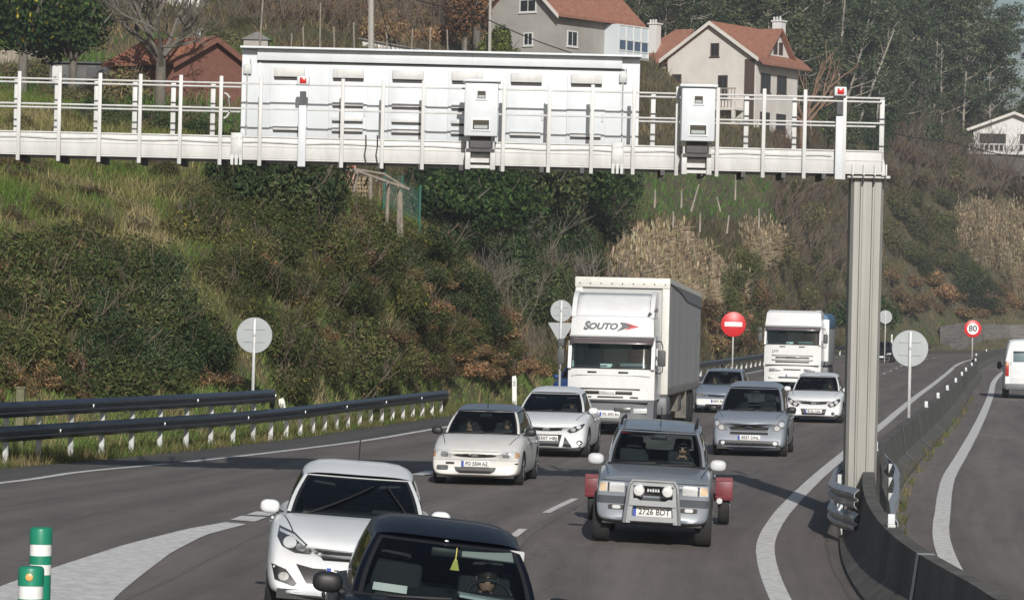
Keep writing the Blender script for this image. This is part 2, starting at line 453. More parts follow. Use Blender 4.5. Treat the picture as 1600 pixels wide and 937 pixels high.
for kx, (cy, cd) in crest.items():
    if kx <= 705: f = gr_foot(max(kx, -60)) if kx > -60 else gr_foot(-60) - 6
    else: f = np.interp(kx, [705, 900], [110, 134])
    fp = grounded(kx, f)
    tp = P(kx, cy, cd)
    m1 = fp.lerp(tp, 0.12) + Vector((0, 0, 0.10)) * min(1, tp.z / 5)
    m2 = fp.lerp(tp, 0.42) + Vector((0, -0.5, 0.9)) * min(1, tp.z / 8)
    m3 = fp.lerp(tp, 0.72) + Vector((0, 0, 0.9)) * min(1, tp.z / 8)
    bk1 = tp + Vector((-0.5, 6, -0.4)); bk2 = Vector((tp.x - 1, tp.y + 16, max(-0.3, tp.z * 0.35)))
    colsA[kx] = [(fp, 0), (m1, 0), (m2, 0), (m3, 0), (tp, 0), (bk1, 0), (bk2, 0)]
bank_o = struct(terrain('hillside_bank', colsA, 120, 60, 0.45, M_bank, 3.1))
colsB = {
    -300: [(grounded(-300, 132), 0), (250, 140), (180, 165), (90, 200), (0, 250), (-120, 320), (-300, 420)],
    0: [(grounded(0, 136), 0), (250, 145), (170, 168), (95, 200), (10, 250), (-110, 320), (-300, 420)],
    300: [(grounded(300, 138), 0), (270, 146), (200, 168), (120, 200), (40, 250), (-70, 320), (-280, 420)],
    500: [(grounded(500, 138), 0), (330, 146), (250, 170), (150, 200), (70, 240), (-30, 310), (-260, 420)],
    700: [(grounded(700, 142), 0), (430, 150), (300, 180), (210, 215), (110, 255), (10, 310), (-230, 420)],
    860: [(grounded(860, 146), 0), (490, 160), (340, 190), (240, 225), (140, 262), (60, 310), (-180, 430)],
    1000: [(grounded(1000, 172), 0), (500, 186), (350, 210), (270, 237), (190, 268), (90, 320), (-120, 440)],
    1150: [(grounded(1150, 230), 0), (500, 241), (360, 260), (275, 278), (215, 298), (110, 350), (-60, 450)],
    1235: [(grounded(1235, 288), 0), (500, 292), (400, 297), (300, 302), (240, 306), (212, 316), (110, 362), (-20, 470)],
    1300: [(grounded(1300, 342), 0), (500, 348), (370, 360), (290, 372), (220, 384), (150, 410), (20, 500)],
    1400: [(grounded(1400, 374), 0), (480, 383), (390, 395), (300, 408), (225, 420), (180, 445), (90, 530)],
    1500: [(grounded(1500, 392), 0), (490, 402), (400, 414), (310, 425), (240, 435), (205, 455), (150, 540)],
    1620: [(grounded(1620, 402), 0), (500, 412), (410, 424), (310, 435), (250, 445), (225, 465), (190, 540)],
    2700: [(grounded(2700, 420), 0), (500, 430), (410, 442), (310, 453), (250, 463), (225, 483), (190, 560)],
    1900: [(grounded(1900, 410), 0), (500, 420), (410, 432), (310, 443), (250, 453), (225, 473), (190, 550)],
}
hill_o = struct(terrain('hill', colsB, 130, 70, 1.0, M_hill, 9.7))
def bvh(o): return BVHTree.FromPolygons([v.co for v in o.data.vertices], [p.vertices[:] for p in o.data.polygons])
BV_A, BV_B = bvh(bank_o), bvh(hill_o)
def onto(bv, px, py):
    r = ray(px, py).normalized()
    h = bv.ray_cast(Vector((0, 0, CAM_H)), r)
    return h[0]
def drop(bv, x, y):
    h = bv.ray_cast(Vector((x, y, 400)), Vector((0, 0, -1)))
    return h[0].z if h[0] else 0.0
# ------------------------------------------------------------------ the sign gantry
GY = 57.0
M_white = mat('gantry_white', (0.50, 0.50, 0.485), 0.5, var=0.12, scale=1.6, stretch=(3, 3, 0.8))
M_whiteb = mat('panel_white', (0.545, 0.57, 0.585), 0.45, var=0.07, scale=1.1, stretch=(2.5, 1, 0.7))
M_galv = mat('galvanised', (0.50, 0.50, 0.50), 0.42, metal=0.85, var=0.18, scale=4)
M_galvd = mat('galvanised_dull', (0.42, 0.43, 0.42), 0.6, metal=0.3, var=0.2, scale=3)
M_black = mat('black_plastic', (0.012, 0.012, 0.013), 0.55)
M_dark = mat('dark_grey', (0.05, 0.05, 0.052), 0.6, var=0.2)
M_redl = mat('red_lens', (0.45, 0.015, 0.015), 0.25)
M_conc = mat('concrete', (0.088, 0.084, 0.073), 0.9, var=0.4, scale=1.6, bump=0.3, stretch=(1, 1, 0.4))
M_colm = mat('column_steel', (0.25, 0.245, 0.225), 0.5, metal=0.25, var=0.12, scale=1.5, stretch=(6, 6, 0.35))
SX = F_PX / GY
gx = lambda px: (px - 806.5) / SX
gantry = thing('sign_gantry', 'white steel gantry with railed walkway crossing over the road on one square column', 'gantry', (0, GY, 0))
xl, xr = -14.0, gx(1381)
for k, yb in enumerate((0.0, 1.05)):
    mb = MB(); mb.box(((xl + xr) / 2, yb + 0.13, 5.77), (xr - xl, 0.26, 0.34), bev=0.012)
    mb.box(((xl + xr) / 2, yb + 0.13, 5.952), (xr - xl, 0.30, 0.02))
    mb.box(((xl + xr) / 2, yb + 0.13, 5.588), (xr - xl, 0.30, 0.02))
    if k == 0: mb.box(((xl + xr) / 2, -0.004, 5.80), (xr - xl, 0.012, 0.015))
    mb.build('beam', M_white, gantry)
mb = MB(); mb.box(((xl + xr) / 2, 0.655, 5.70), (xr - xl, 0.76, 0.05)); mb.build('walkway', M_dark, gantry)
for px in range(-286, 1300, 63):
    mb = MB(); mb.box((gx(px), 0.62, 5.53), (0.07, 1.3, 0.09)); mb.build('cross_bearer', M_dark, gantry)
front = [-286, -223, -160, -97, -34, 30, 93, 156, 219, 282, 345, 407, 535, 598, 661, 787, 858, 925, 990, 1058, 1121, 1193, 1257, 1319]
for px in front:
    mb = MB(); mb.box((gx(px), -0.055, 6.20), (0.06, 0.045, 1.44), bev=0.006); mb.box((gx(px), -0.03, 6.81), (0.075, 0.055, 0.04)); mb.build('railing_post', M_white, gantry)
for px in [-160, -97, -34, 25, 88, 150, 210, 270, 332, 1020, 1166, 1241, 1378]:
    x = gx(px) * (GY + 1.35) / GY
    mb = MB(); mb.box((x, 1.37, 6.40), (0.08, 0.05, 0.95), bev=0.006)
    for z in (6.46, 6.55, 6.10): mb.box((x, 1.34, z), (0.086, 0.02, 0.022), 1)
    mb.build('railing_post', [M_white, M_dark], gantry)
for (y, z, x0, x1) in ((-0.02, 6.81, xl, xr), (-0.02, 6.405, xl, xr), (1.30, 6.83, xl, xr + 0.1), (1.30, 6.42, xl, xr)):
    mb = MB(); mb.tube([(x0, y, z), (x1, y, z)], 0.016, 8); mb.build('handrail', M_white, gantry)
for px in (349, 998):               # rounded gate ends of the rear rail by the cabinet
    x = gx(px) * 1.02; sg = 1 if px < 800 else -1
    mb = MB(); mb.tube([(x, 1.2, 6.72), (x + sg * 0.05, 1.2, 6.70), (x + sg * 0.09, 1.2, 6.64), (x + sg * 0.09, 1.2, 6.4), (x + sg * 0.05, 1.2, 6.33), (x, 1.2, 6.3)], 0.018, 6); mb.build('gate_loop', M_white, gantry)
for px, h in ((371, 0.42), (966, 0.40)):
    mb = MB(); mb.box((gx(px), -0.03, 5.80), (0.19, 0.05, h), bev=0.01)
    for sx in (-0.07, 0.0, 0.07):
        mb.box((gx(px) + sx, -0.05, 5.57), (0.045, 0.05, 0.16)); mb.tube([(gx(px) + sx, -0.065, 5.93), (gx(px) + sx, -0.05, 5.93)], 0.02, 8)
    mb.build('splice_plate', M_galvd, gantry)
mb = MB(); mb.tube([(xl, -0.02, 5.86)] + [(gx(px), -0.02, 5.86 + 0.012 * math.sin(px * 0.05)) for px in range(0, 1300, 40)] + [(gx(1300), -0.02, 5.86)], 0.012, 5, cap=False); mb.build('cable', M_galvd, gantry)
for px in (572, 590):
    mb = MB(); q = gx(px); mb.tube([(q, -0.03, 6.02), (q + 0.01, -0.035, 5.85), (q - 0.01, -0.04, 5.7), (q + 0.015, -0.03, 5.55)], 0.013, 5); mb.build('cable', M_dark, gantry)
# column with its cap
cx = gx(1360)
prof = []
hw = 0.268
pts = [(-hw, -0.20), (-hw + 0.05, -0.26), (-0.125, -0.26), (-0.115, -0.295), (-0.085, -0.295), (-0.075, -0.265), (0.07, -0.265), (0.08, -0.295), (0.11, -0.295), (0.12, -0.26), (hw - 0.05, -0.26), (hw, -0.20), (hw, 0.20), (hw - 0.05, 0.26), (-hw + 0.05, 0.26), (-hw, 0.20)]
mb = MB()
zs = (-0.3, 1.2, 2.8, 4.2, 5.52)
vs = []
for z in zs:
    f = 0.94 + 0.06 * max(0, z) / 5.5
    vs += [(cx + a * f, 0.45 + b * f, z) for a, b in pts]
n = len(pts)
mb.add(vs, [(j * n + i, j * n + (i + 1) % n, (j + 1) * n + (i + 1) % n, (j + 1) * n + i) for j in range(len(zs) - 1) for i in range(n)])
mb.build('column', M_colm, gantry, smooth=20)
mb = MB(); mb.box((cx + 0.0, 0.45, 5.54), (0.70, 0.80, 0.045), bev=0.008)
for k in range(4):
    xx = cx - 0.27 + k * 0.18
    mb.prism([(xx - 0.012, 5.56), (xx + 0.012, 5.56), (xx + 0.012, 5.74), (xx - 0.012, 5.74)], -0.05, 0.02)
    mb.tube([(xx, 0.08, 5.42), (xx, 0.08, 5.60)], 0.016, 6, mi=1)
mb.build('column_cap', [M_white, M_dark], gantry)
mb = MB(); mb.prism([(xr - 0.02, 5.98), (xr - 0.02, 5.56), (xr + 0.07, 5.56)], 0.0, 0.26); mb.build('end_gusset', M_white, gantry)

# variable message sign seen from behind: closed white cabinet with hooded doors
x0, x1 = gx(376) * 1.011, gx(998) * 1.011
ys0 = 0.62
vms = thing('message_sign_cabinet', 'long white metal cabinet with six hooded doors standing on the gantry walkway', 'sign cabinet', (0, GY + ys0, 0))
mb = MB(); mb.box(((x0 + x1) / 2, 0.18, 6.56), (x1 - x0, 0.36, 1.70), bev=0.01); mb.build('housing', M_whiteb, vms)
mb = MB(); mb.box(((x0 + x1) / 2, 0.02, 7.435), (x1 - x0 + 0.03, 0.5, 0.03)); mb.build('roof_sheet', M_whiteb, vms)
mb = MB(); mb.box(((x0 + x1) / 2, -0.016, 7.215), (x1 - x0 - 0.5, 0.03, 0.03)); mb.build('band_gap', M_dark, vms)
mb = MB(); mb.box(((x0 + x1) / 2 - 0.02, -0.045, 7.325), (x1 - x0 - 0.55, 0.09, 0.19), bev=0.006)
for k in range(1, 5): mb.box((x0 + 0.3 + k * 1.16, -0.091, 7.325), (0.006, 0.004, 0.18), 1)
mb.build('top_band', [M_whiteb, M_galvd], vms)
for xx in (x0 + 0.04, x1 - 0.04, x0 + 0.30, x1 - 0.28):
    mb = MB(); mb.box((xx, -0.008, 6.52), (0.05, 0.014, 1.5)); mb.build('edge_trim', M_whiteb, vms)
dw = 0.51
for k, px in enumerate((451, 543, 636, 729, 821, 915)):
    xc = gx(px) * 1.011
    d = MB(); d.box((xc, -0.012, 6.50), (dw + 0.12, 0.024, 1.28), bev=0.006); door = d.build('door', M_whiteb, vms)
    d = MB(); d.box((xc, -0.05, 7.045), (dw, 0.075, 0.15), bev=0.012); d.build('vent_hood', M_white, door)
    d = MB()
    zl = (6.52, 6.27, 6.10) if k in (1, 2, 3) else (6.10,)
    for z in zl: d.box((xc, -0.04, z + 0.03), (dw, 0.05, 0.06), bev=0.008)
    d.build('lower_vent', M_white, door)
    d = MB()
    for z, hh in [(6.945, 0.045)] + [(z_ - 0.018, 0.036) for z_ in zl]:
        d = MB(); d.box((xc, -0.030, z), (dw - 0.01, 0.02, hh)); d.build('vent_slot', M_black, door)
    d = MB(); d.box((xc + dw / 2 + 0.02, -0.034, 6.42), (0.03, 0.03, 0.12)); d.build('latch', M_galvd, door)
for px in (385, 972):
    mb = MB(); xc = gx(px) * 1.011
    mb.box((xc, -0.04, 7.08), (0.13, 0.06, 0.16), bev=0.01); mb.tube([(xc, -0.045, 7.0), (xc, -0.045, 5.98)], 0.012, 6); mb.tube([(xc + 0.05, -0.04, 7.16), (xc + 0.05, -0.04, 7.24)], 0.01, 6)
    mb.build('junction_box', M_galvd, vms)

def speed_camera(px, label):
    t = thing('speed_camera', label, 'speed camera', (gx(px), GY - 0.35, 0))
    zb, zt, w = 6.02, 6.88, 0.54
    mb = MB(); mb.box((0, 0, (zb + zt) / 2), (w, 0.46, zt - zb), bev=0.02); mb.build('housing', M_whiteb, t)
    mb = MB(); mb.box((0.0, -0.02, zt + 0.03), (w + 0.07, 0.54, 0.05), bev=0.015); mb.build('lid', M_whiteb, t)
    for (zc, ww, hh) in ((zt - 0.20, 0.13, 0.12), (zb + 0.18, 0.26, 0.15)):
        f = MB()
        for sx in (-1, 1): f.box((sx * (ww / 2 + 0.012), -0.236, zc), (0.024, 0.03, hh + 0.05))
        for sz in (-1, 1): f.box((0, -0.236, zc + sz * (hh / 2 + 0.012)), (ww, 0.03, 0.024))
        fr = f.build('window_frame', M_whiteb, t)
        q = MB(); q.box((0, -0.232, zc), (ww, 0.008, hh)); q.box((0.0, -0.238, zc - hh * 0.22), (ww * 0.82, 0.006, hh * 0.36), 1)
        q.build('pane', [mat('camera_glass', (0.012, 0.015, 0.015), 0.08, coat=1), mat('camera_lens_grey', (0.30, 0.33, 0.33), 0.3)], fr)
    mb = MB(); mb.box((0, 0.05, 5.93), (0.34, 0.22, 0.18)); mb.box((0, 0.05, 5.80), (0.46, 0.3, 0.05)); mb.build('mount', M_dark, t)
    mb = MB()
    for sx in (-1, 1):
        mb.box((sx * 0.20, 0.10, 5.66), (0.085, 0.35, 0.34), bev=0.01); mb.tube([(sx * 0.21, -0.02, 5.8), (sx * 0.21, -0.02, 6.03)], 0.02, 6)
    mb.box((0, 0.0, 5.54), (0.4, 0.06, 0.05)); mb.box((0, 0.12, 5.68), (0.4, 0.02, 0.14))
    mb.build('bracket', M_white, t)
    return t
speed_camera(752, 'white speed camera box with two dark windows, in front of the long cabinet')
speed_camera(1088, 'white speed camera box with two dark windows, below the hipped red roofed villa')
def beacon(px, label, zt):
    t = thing('warning_lamp', label, 'warning lamp', (gx(px), GY - 0.09, 0))
    mb = MB(); mb.box((0, 0, (5.48 + zt) / 2 - 0.2), (0.125, 0.08, zt - 5.48 - 0.4), bev=0.01); mb.build('post', M_whiteb, t)
    mb = MB(); mb.box((0.0, 0.02, zt - 0.27), (0.10, 0.07, 0.2)); mb.build('bracket', M_dark, t)
    mb = MB(); mb.box((0, -0.02, zt), (0.20, 0.12, 0.15), bev=0.02); b = mb.build('lamp_case', M_whiteb, t)
    mb = MB(); mb.box((0, -0.085, zt), (0.105, 0.02, 0.095), bev=0.006); mb.build('lens', M_redl, b)
beacon(473, 'red square lamp in white case on gantry post before the long cabinet', 6.87)
beacon(1311, 'red square lamp in white case on gantry post above the column', 6.90)

# ------------------------------------------------------------------ concrete barrier and what stands on it
PROF = [(-0.42, 0.0), (-0.42, 0.07), (-0.16, 0.30), (-0.09, 0.85), (0.09, 0.85), (0.16, 0.30), (0.42, 0.07), (0.42, 0.0)]
def sweep(cu, ys, prof, mb=None, closed=True, mi=0):
    mb = mb or MB(); vs = []
    ys = np.asarray(ys, float); n = len(prof)
    for y in ys:
        x = float(cu(y)); dx = float(cu(y + 0.1) - cu(y - 0.1)) / 0.2
        nn = Vector((1, -dx, 0)).normalized()
        z0 = float(gz(x, y)); 
        for a, h in prof: vs.append((x + nn.x * a, y + nn.y * a, z0 + h))
    fs = [(j * n + i, j * n + (i + 1) % n, (j + 1) * n + (i + 1) % n, (j + 1) * n + i) for j in range(len(ys) - 1) for i in range(n if closed else n - 1)]
    if closed: fs += [tuple(range(n - 1, -1, -1)), tuple(range((len(ys) - 1) * n, len(ys) * n))]
    return mb.add(vs, fs, mi)
ysb = np.concatenate([np.arange(20, 120, 1.0), np.arange(120, 381, 3.0)])
barrier = sweep(B_line, ysb, [(a, h - 0.05 if h == 0 else h) for a, h in PROF]).build('concrete_barrier', M_conc, smooth=25)
tag(barrier, 'long stained concrete barrier curving between the two carriageways', 'barrier')
def at_barrier(y, a=0.0, h=0.85):
    x = float(B_line(y)); return Vector((x + a, y, float(gz(x, y)) + h))
for y in (40.5, 66, 78, 88, 100, 128, 260):          # metal joint straps
    mb = MB(); w = 0.05 if y > 60 else 0.11
    sweep(B_line, [y - w, y + w], [(a * 1.03 + (0.006 if a > 0 else -0.006), h) for a, h in PROF[1:-1]] , mb, closed=False)
    mb.build('joint_strap', M_galvd, barrier, smooth=0)
first = None
for px, py in ((1390, 785), (1374, 698), (1434, 632), (1456, 618), (1471, 606), (1483, 594), (1495, 584), (1502, 577), (1507, 569), (1513, 562), (1518, 554), (1524, 547)):
    y = max(30, min(330, 5500 * (3.25 - 0.92) / max(4, (py - 0.0236 * (px - 800) - 484))))
    b = at_barrier(y)
    if first is None:
        first = thing('barrier_reflector', 'small white reflector block fixed on top of the concrete barrier', 'reflector', b, 0, 'reflectors along the concrete barrier')
        mb = MB(); mb.box((0, 0, 0.02), (0.10, 0.14, 0.04), bev=0.005); mb.build('foot', M_galvd, first)
        mb = MB(); mb.box((0, 0, 0.105), (0.09, 0.05, 0.13), bev=0.008); mb.build('reflector_plate', M_whiteb, first)
        o = first
    else: o = copy_tree(first)
    o.location = b
# W-beam guards wrapped round the foot of the column
WB = [(-0.155, 0.0), (-0.13, 0.035), (-0.08, 0.075), (-0.035, 0.075), (-0.01, 0.02), (0.01, 0.02), (0.035, 0.075), (0.08, 0.075), (0.13, 0.035), (0.155, 0.0)]
def wbeam(mb, pts, z, side=1, th=0.006, mi=0, tilt=None):
    """pts: plan points with heights; profile bulges to the given side of the walking direction"""
    n = len(WB); vs = []
    for i, p in enumerate(pts):
        t = (Vector(pts[min(i + 1, len(pts) - 1)]) - Vector(pts[max(i - 1, 0)])); t.z = 0; t.normalize()
        nn = Vector((t.y, -t.x, 0)) * side
        for h, o in WB: vs.append(Vector(p) + nn * o + Vector((0, 0, z + h)))
        for h, o in reversed(WB): vs.append(Vector(p) + nn * (o - th) + Vector((0, 0, z + h)))
    m = 2 * n
    fs = [(j * m + i, j * m + (i + 1) % m, (j + 1) * m + (i + 1) % m, (j + 1) * m + i) for j in range(len(pts) - 1) for i in range(m)]
    fs += [tuple(range(m)), tuple(range((len(pts) - 1) * m, len(pts) * m))]
    mb.add(vs, fs, mi)
M_rail = mat('guardrail_zinc', (0.13, 0.145, 0.17), 0.36, metal=0.95, var=0.15, scale=3)
for (sgn, z_list, label) in ((-1, (0.36, 0.72), 'dented double steel crash guard wrapped round the road side of the column foot'), (1, (0.70,), 'single bent steel crash guard behind the barrier beside the column')):
    g = thing('crash_guard', label, 'crash guard', at_barrier(57, 0, 0))
    o_ = Vector(g.location)
    pts = []
    plan = [(52.0, 0.14), (52.5, 0.22), (53.0, 0.36), (53.6, 0.48), (54.6, 0.53), (56.5, 0.53), (58.5, 0.52), (60.0, 0.46), (61.5, 0.30), (62.5, 0.18)] if sgn < 0 else [(46.5, 0.14), (48, 0.18), (50, 0.26), (52, 0.34), (54, 0.40), (56, 0.42), (58, 0.42), (60, 0.38), (62, 0.26), (63, 0.18)]
    for y, a in plan: pts.append(at_barrier(y, sgn * (a + 0.02 * math.sin(y * 2.1)), 0) - o_)
    for z in z_list:
        mb = MB(); wbeam(mb, pts, z, side=sgn); mb.build('rail', M_galv, g)
    for k in (3, 5, 7):
        mb = MB(); mb.box(pts[k] + Vector((-sgn * 0.05, 0, 0.42)), (0.06, 0.1, 0.84)); mb.build('post', M_galvd, g)
    if sgn < 0:
        mb = MB(); mb.box(pts[2] + Vector((-0.10, -0.05, 0.55)), (0.03, 0.30, 0.10), rot=Matrix.Rotation(0.5, 3, 'Y')); mb.build('reflector_plate', M_whiteb, g)

# ------------------------------------------------------------------ roadside guardrail: long lower rail, shorter upper rail on the same posts
def rail_path(y0, y1, cu, n, dx=0.0, rel=Vector((0, 0, 0))):
    return [Vector((float(cu(y)) + dx, y, 0)) - rel for y in np.linspace(y0, y1, n)]
g_near = thing('roadside_guardrail', 'long steel guardrail on close posts below the bank, double height in its near part', 'guardrail', (float(GR_line(80)), 80, 0))
o_ = Vector(g_near.location)
y_up = G(424, 688).y; y_end = G(712, 648).y
pl = rail_path(44, y_end, GR_line, 60, 0.10, o_)
d = (pl[-1] - pl[-2]).normalized()
pl += [pl[-1] + d * 0.8 + Vector((-0.1, 0, -0.08)), pl[-1] + d * 1.8 + Vector((-0.35, 0, -0.28)), pl[-1] + d * 2.8 + Vector((-0.7, 0, -0.52))]
mb = MB(); wbeam(mb, pl, 0.60, side=1); mb.build('rail', M_rail, g_near)
pu = rail_path(44, y_up, GR_line, 36, 0.10, o_)
d = (pu[-1] - pu[-2]).normalized()
pu += [pu[-1] + d * 0.5 + Vector((-0.15, 0, -0.12)), pu[-1] + d * 0.9 + Vector((-0.3, 0, -0.45))]
mb = MB(); wbeam(mb, pu, 1.07, side=1); mb.build('rail', M_rail, g_near)
y = 44.0
while y < y_end:
    hp = 1.2 if y < y_up else 0.72
    x = float(GR_line(y))
    mb = MB(); mb.box(Vector((x, y, hp / 2 - 0.1)) - o_, (0.11, 0.05, hp + 0.2)); mb.box(Vector((x + 0.045, y - 0.03, hp / 2 - 0.1)) - o_, (0.012, 0.06, hp + 0.2))
    mb.build('post', M_galv if hp < 1 else M_galvd, g_near)
    y += 1.55
for q in [pu[k] + Vector((0.075, -0.03, 1.07)) for k in range(0, 36, 5)] + [pl[k] + Vector((0.075, -0.03, 0.60)) for k in range(0, 60, 5)]:
    mb = MB(); mb.box(q, (0.03, 0.06, 0.07), bev=0.008); mb.build('rail_bolt', M_galv, g_near)
mb = MB(); p_ = G(30, 712); mb.box((0, 0, 0.6), (0.17, 0.17, 1.6), bev=0.01); mb.box((0, 0, 1.41), (0.22, 0.22, 0.04))
tag(mb.build('marker_post', mat('mossy_concrete', (0.13, 0.13, 0.07), 0.9, var=0.3, scale=8), loc=(p_.x, p_.y, 0)), 'short mossy concrete post sticking up behind the double guardrail', 'post')
# guardrail far along the same side of the road
FG = Curve1([(float(L_line(y)) - 1.5, y) for y in (150, 175, 200, 240, 270, 300, 330, 360)])
g_far = thing('far_guardrail', 'distant steel guardrail along the outer road edge beyond the no entry sign', 'guardrail', (float(FG(200)), 200, 0))
o_ = Vector(g_far.location)
mb = MB(); wbeam(mb, rail_path(160, 340, FG, 50, 0.1, o_), 0.62, side=1); mb.build('rail', M_rail, g_far)
for y in np.arange(161, 340, 4.0):
    mb = MB(); mb.box(Vector((float(FG(y)), y, 0.3)) - o_, (0.12, 0.06, 0.8)); mb.build('post', M_galvd, g_far)

# ------------------------------------------------------------------ road signs, marker posts, lane dividers
M_signback = mat('sign_back_grey', (0.29, 0.31, 0.315), 0.45, metal=0.15, var=0.06, scale=3)
M_signred = mat('sign_red', (0.55, 0.02, 0.025), 0.4)
M_signwhite = mat('sign_white', (0.72, 0.71, 0.70), 0.4)
M_signblack = mat('sign_black', (0.02, 0.02, 0.022), 0.5)
M_pole = mat('sign_pole', (0.34, 0.345, 0.34), 0.5, metal=0.3, var=0.1)
def sign(label, px, py, diam_px, Y, base_z, kind, front=False, tri=None, name='road_sign', cat='road sign', rotz=0.0):
    c = P(px, py, Y); r = diam_px * Y / F_PX / 2
    t = thing(name, label, cat, (c.x, Y, base_z), rotz)
    zc = c.z - base_z
    py_ = 0.05 if front else -0.05
    top = zc + r * 0.92
    mb = MB(); mb.box((0, py_, top / 2 - 0.15), (0.07, 0.045, top + 0.3), bev=0.006); mb.build('pole', M_pole, t)
    mb = MB(); mb.lathe([(r * 0.985, 0.012), (r, 0.006), (r, -0.006), (r * 0.985, -0.012)], 40, 'Y', (0, 0, zc))
    disc = mb.build('plate', M_signback if not front else (M_signred), t)
    if not front:
        mb = MB()
        for k in (-0.35, 0.35): mb.box((0, -0.022, zc + k * r), (r * 1.3 * 0.9, 0.02, 0.035))
        mb.box((0, -0.078, zc), (0.05, 0.02, 0.06)); mb.build('bracket', M_signback, disc)
    if kind == 'noentry':
        mb = MB(); mb.box((0, -0.016, zc), (r * 1.42, 0.008, r * 0.36), bev=0.003); mb.build('white_bar', M_signwhite, disc)
    if kind == '80':
        mb = MB(); mb.lathe([(r * 0.66, -0.013), (r * 0.66, -0.018)], 36, 'Y', (0, 0, zc)); mb.build('face', M_signwhite, disc)
        me = text_mesh('80', r * 0.98, bold=0.012); me.materials.append(M_signblack)
        link('numerals', me, disc, loc=(0, -0.022, zc))
    if tri:
        zt = P(px, tri[0], Y).z - base_z; w = tri[1] * Y / F_PX / 2; h = tri[2] * Y / F_PX
        mb = MB(); mb.prism([(-w, zt), (-w * 0.9, zt + 0.02), (w * 0.9, zt + 0.02), (w, zt), (0.02, zt - h), (-0.02, zt - h)], -0.012, 0.012)
        mb.build('triangle_plate', M_signback, t)
    return t
sign('round grey sign back on a pole behind the double guardrail', 397.5, 523.5, 56, 86, 0.05, 'back')
sign('round grey sign back above a triangular one, beside the curtain side truck', 877, 485.5, 34, 112, 0.1, 'back', tri=(505, 40, 32))
sign('round red no entry sign with white bar on a pole', 1146, 506.5, 39, 172, 0.0, 'noentry', front=True)
sign('big round grey sign back standing on the concrete barrier', 1422, 544, 57, 86, 0.8, 'back')
sign('round speed limit sign reading 80 with a red rim', 1520, 513.5, 27, 238, 0.8, '80', front=True)
sign('small far round sign back beside the dark distant car', 1383.5, 495, 21, 262, 0.0, 'back')
M_postw = mat('marker_white', (0.70, 0.70, 0.66), 0.5, var=0.05)
def marker(px, yb, yt, lean, label):
    g = G(px, yb); h = (yb - yt) * g.y / F_PX
    t = thing('marker_post', label, 'marker post', (g.x, g.y, -0.05)); t.rotation_euler = (0, lean, 0)
    w = 0.075
    mb = MB(); mb.prism([(-w, 0), (w, 0), (w, h * 0.9), (w * 0.6, h), (-w, h * 0.97)], -0.03, 0.03); mb.build('post_body', M_postw, t)
    mb = MB(); mb.box((0, -0.033, h * 0.75), (w * 1.1, 0.006, h * 0.18)); mb.build('reflector_band', mat('marker_grey', (0.4, 0.4, 0.38), 0.3), t)
marker(804, 634, 584, -0.03, 'white marker post at the foot of the bank left of the trucks')
marker(447, 672, 618, -0.16, 'leaning white marker post behind the guardrail')
marker(1393, 548, 521, 0.0, 'tiny far white marker post between column and big round sign back')
M_green = mat('divider_green', (0.010, 0.20, 0.115), 0.42, var=0.1, scale=4)
M_band = mat('divider_band', (0.72, 0.73, 0.70), 0.4, var=0.06)
def divider(px, py_top, d_px, Y, label):
    c = P(px, py_top, Y); r = d_px * Y / F_PX / 2
    zt = c.z; z0 = float(gz(c.x, Y)); H = zt - z0
    t = thing('lane_divider_post', label, 'bollard', (c.x, Y, z0))
    seg = r * 1.05
    mb = MB(); mb.lathe([(r * 1.25, -0.02), (r * 1.25, 0.04), (r * 0.96, 0.07), (r * 0.94, H * 0.4), (r * 0.94, H - 4.1 * r)], 28, 'Z'); mb.build('base', M_green, t)
    z = H - 4.1 * r
    mb = MB(); mb.lathe([(r * 0.94, z), (r * 0.94, z + 0.9 * r)], 28, 'Z'); mb.build('reflective_band', M_band, t)
    mb = MB(); mb.lathe([(r * 0.97, z + 0.9 * r), (r * 0.97, z + 1.65 * r)], 28, 'Z'); mb.build('ring', M_green, t)
    mb = MB(); mb.lathe([(r * 0.94, z + 1.65 * r), (r * 0.94, z + 2.65 * r)], 28, 'Z'); mb.build('reflective_band', M_band, t)
    mb = MB(); mb.lathe([(r, z + 2.65 * r), (r, z + 3.75 * r), (r * 0.95, z + 3.98 * r), (r * 0.8, z + 4.1 * r)], 28, 'Z'); cap = mb.build('cap', M_green, t)
    return t, H, r
divider(64.5, 823, 36, 30.5, 'green and white lane divider post, the taller rear one of the pair')
t, H, r = divider(49, 884, 41, 27.2, 'green and white lane divider post with orange spot, nearer one of the pair')
mb = MB(); mb.lathe([(r * 0.28, 0.006), (r * 0.28, -0.008), (r * 0.2, -0.012)], 16, 'Y', (0, -r * 0.99, H - 0.75 * r)); mb.build('orange_reflector', mat('orange_spot', (0.75, 0.36, 0.12), 0.3), t)
# ------------------------------------------------------------------ vehicles: shared builders
M_glass = glass_mat('window_glass', (0.66, 0.74, 0.72))
M_glassd = glass_mat('window_glass_dark', (0.42, 0.48, 0.5))
M_tyre = mat('tyre_rubber', (0.018, 0.018, 0.018), 0.85, var=0.2)
M_rim = mat('wheel_alloy', (0.35, 0.35, 0.36), 0.35, metal=0.8)
M_trim = mat('trim_black', (0.014, 0.014, 0.015), 0.5)
M_grille = mat('grille_black', (0.010, 0.010, 0.011), 0.45)
M_inner = mat('cabin_fabric', (0.022, 0.023, 0.026), 0.9, var=0.2)
M_dash = mat('dashboard_plastic', (0.02, 0.021, 0.023), 0.7)
M_lamp = mat('lamp_reflector', (0.42, 0.43, 0.44), 0.18, metal=0.6, coat=1.0, var=0.35, scale=9)
M_lampd = mat('lamp_dark', (0.10, 0.105, 0.11), 0.2, metal=0.5, coat=1.0, var=0.5, scale=14)
M_lens = mat('lamp_bulb', (0.70, 0.71, 0.70), 0.12, metal=0.3, coat=1.0)
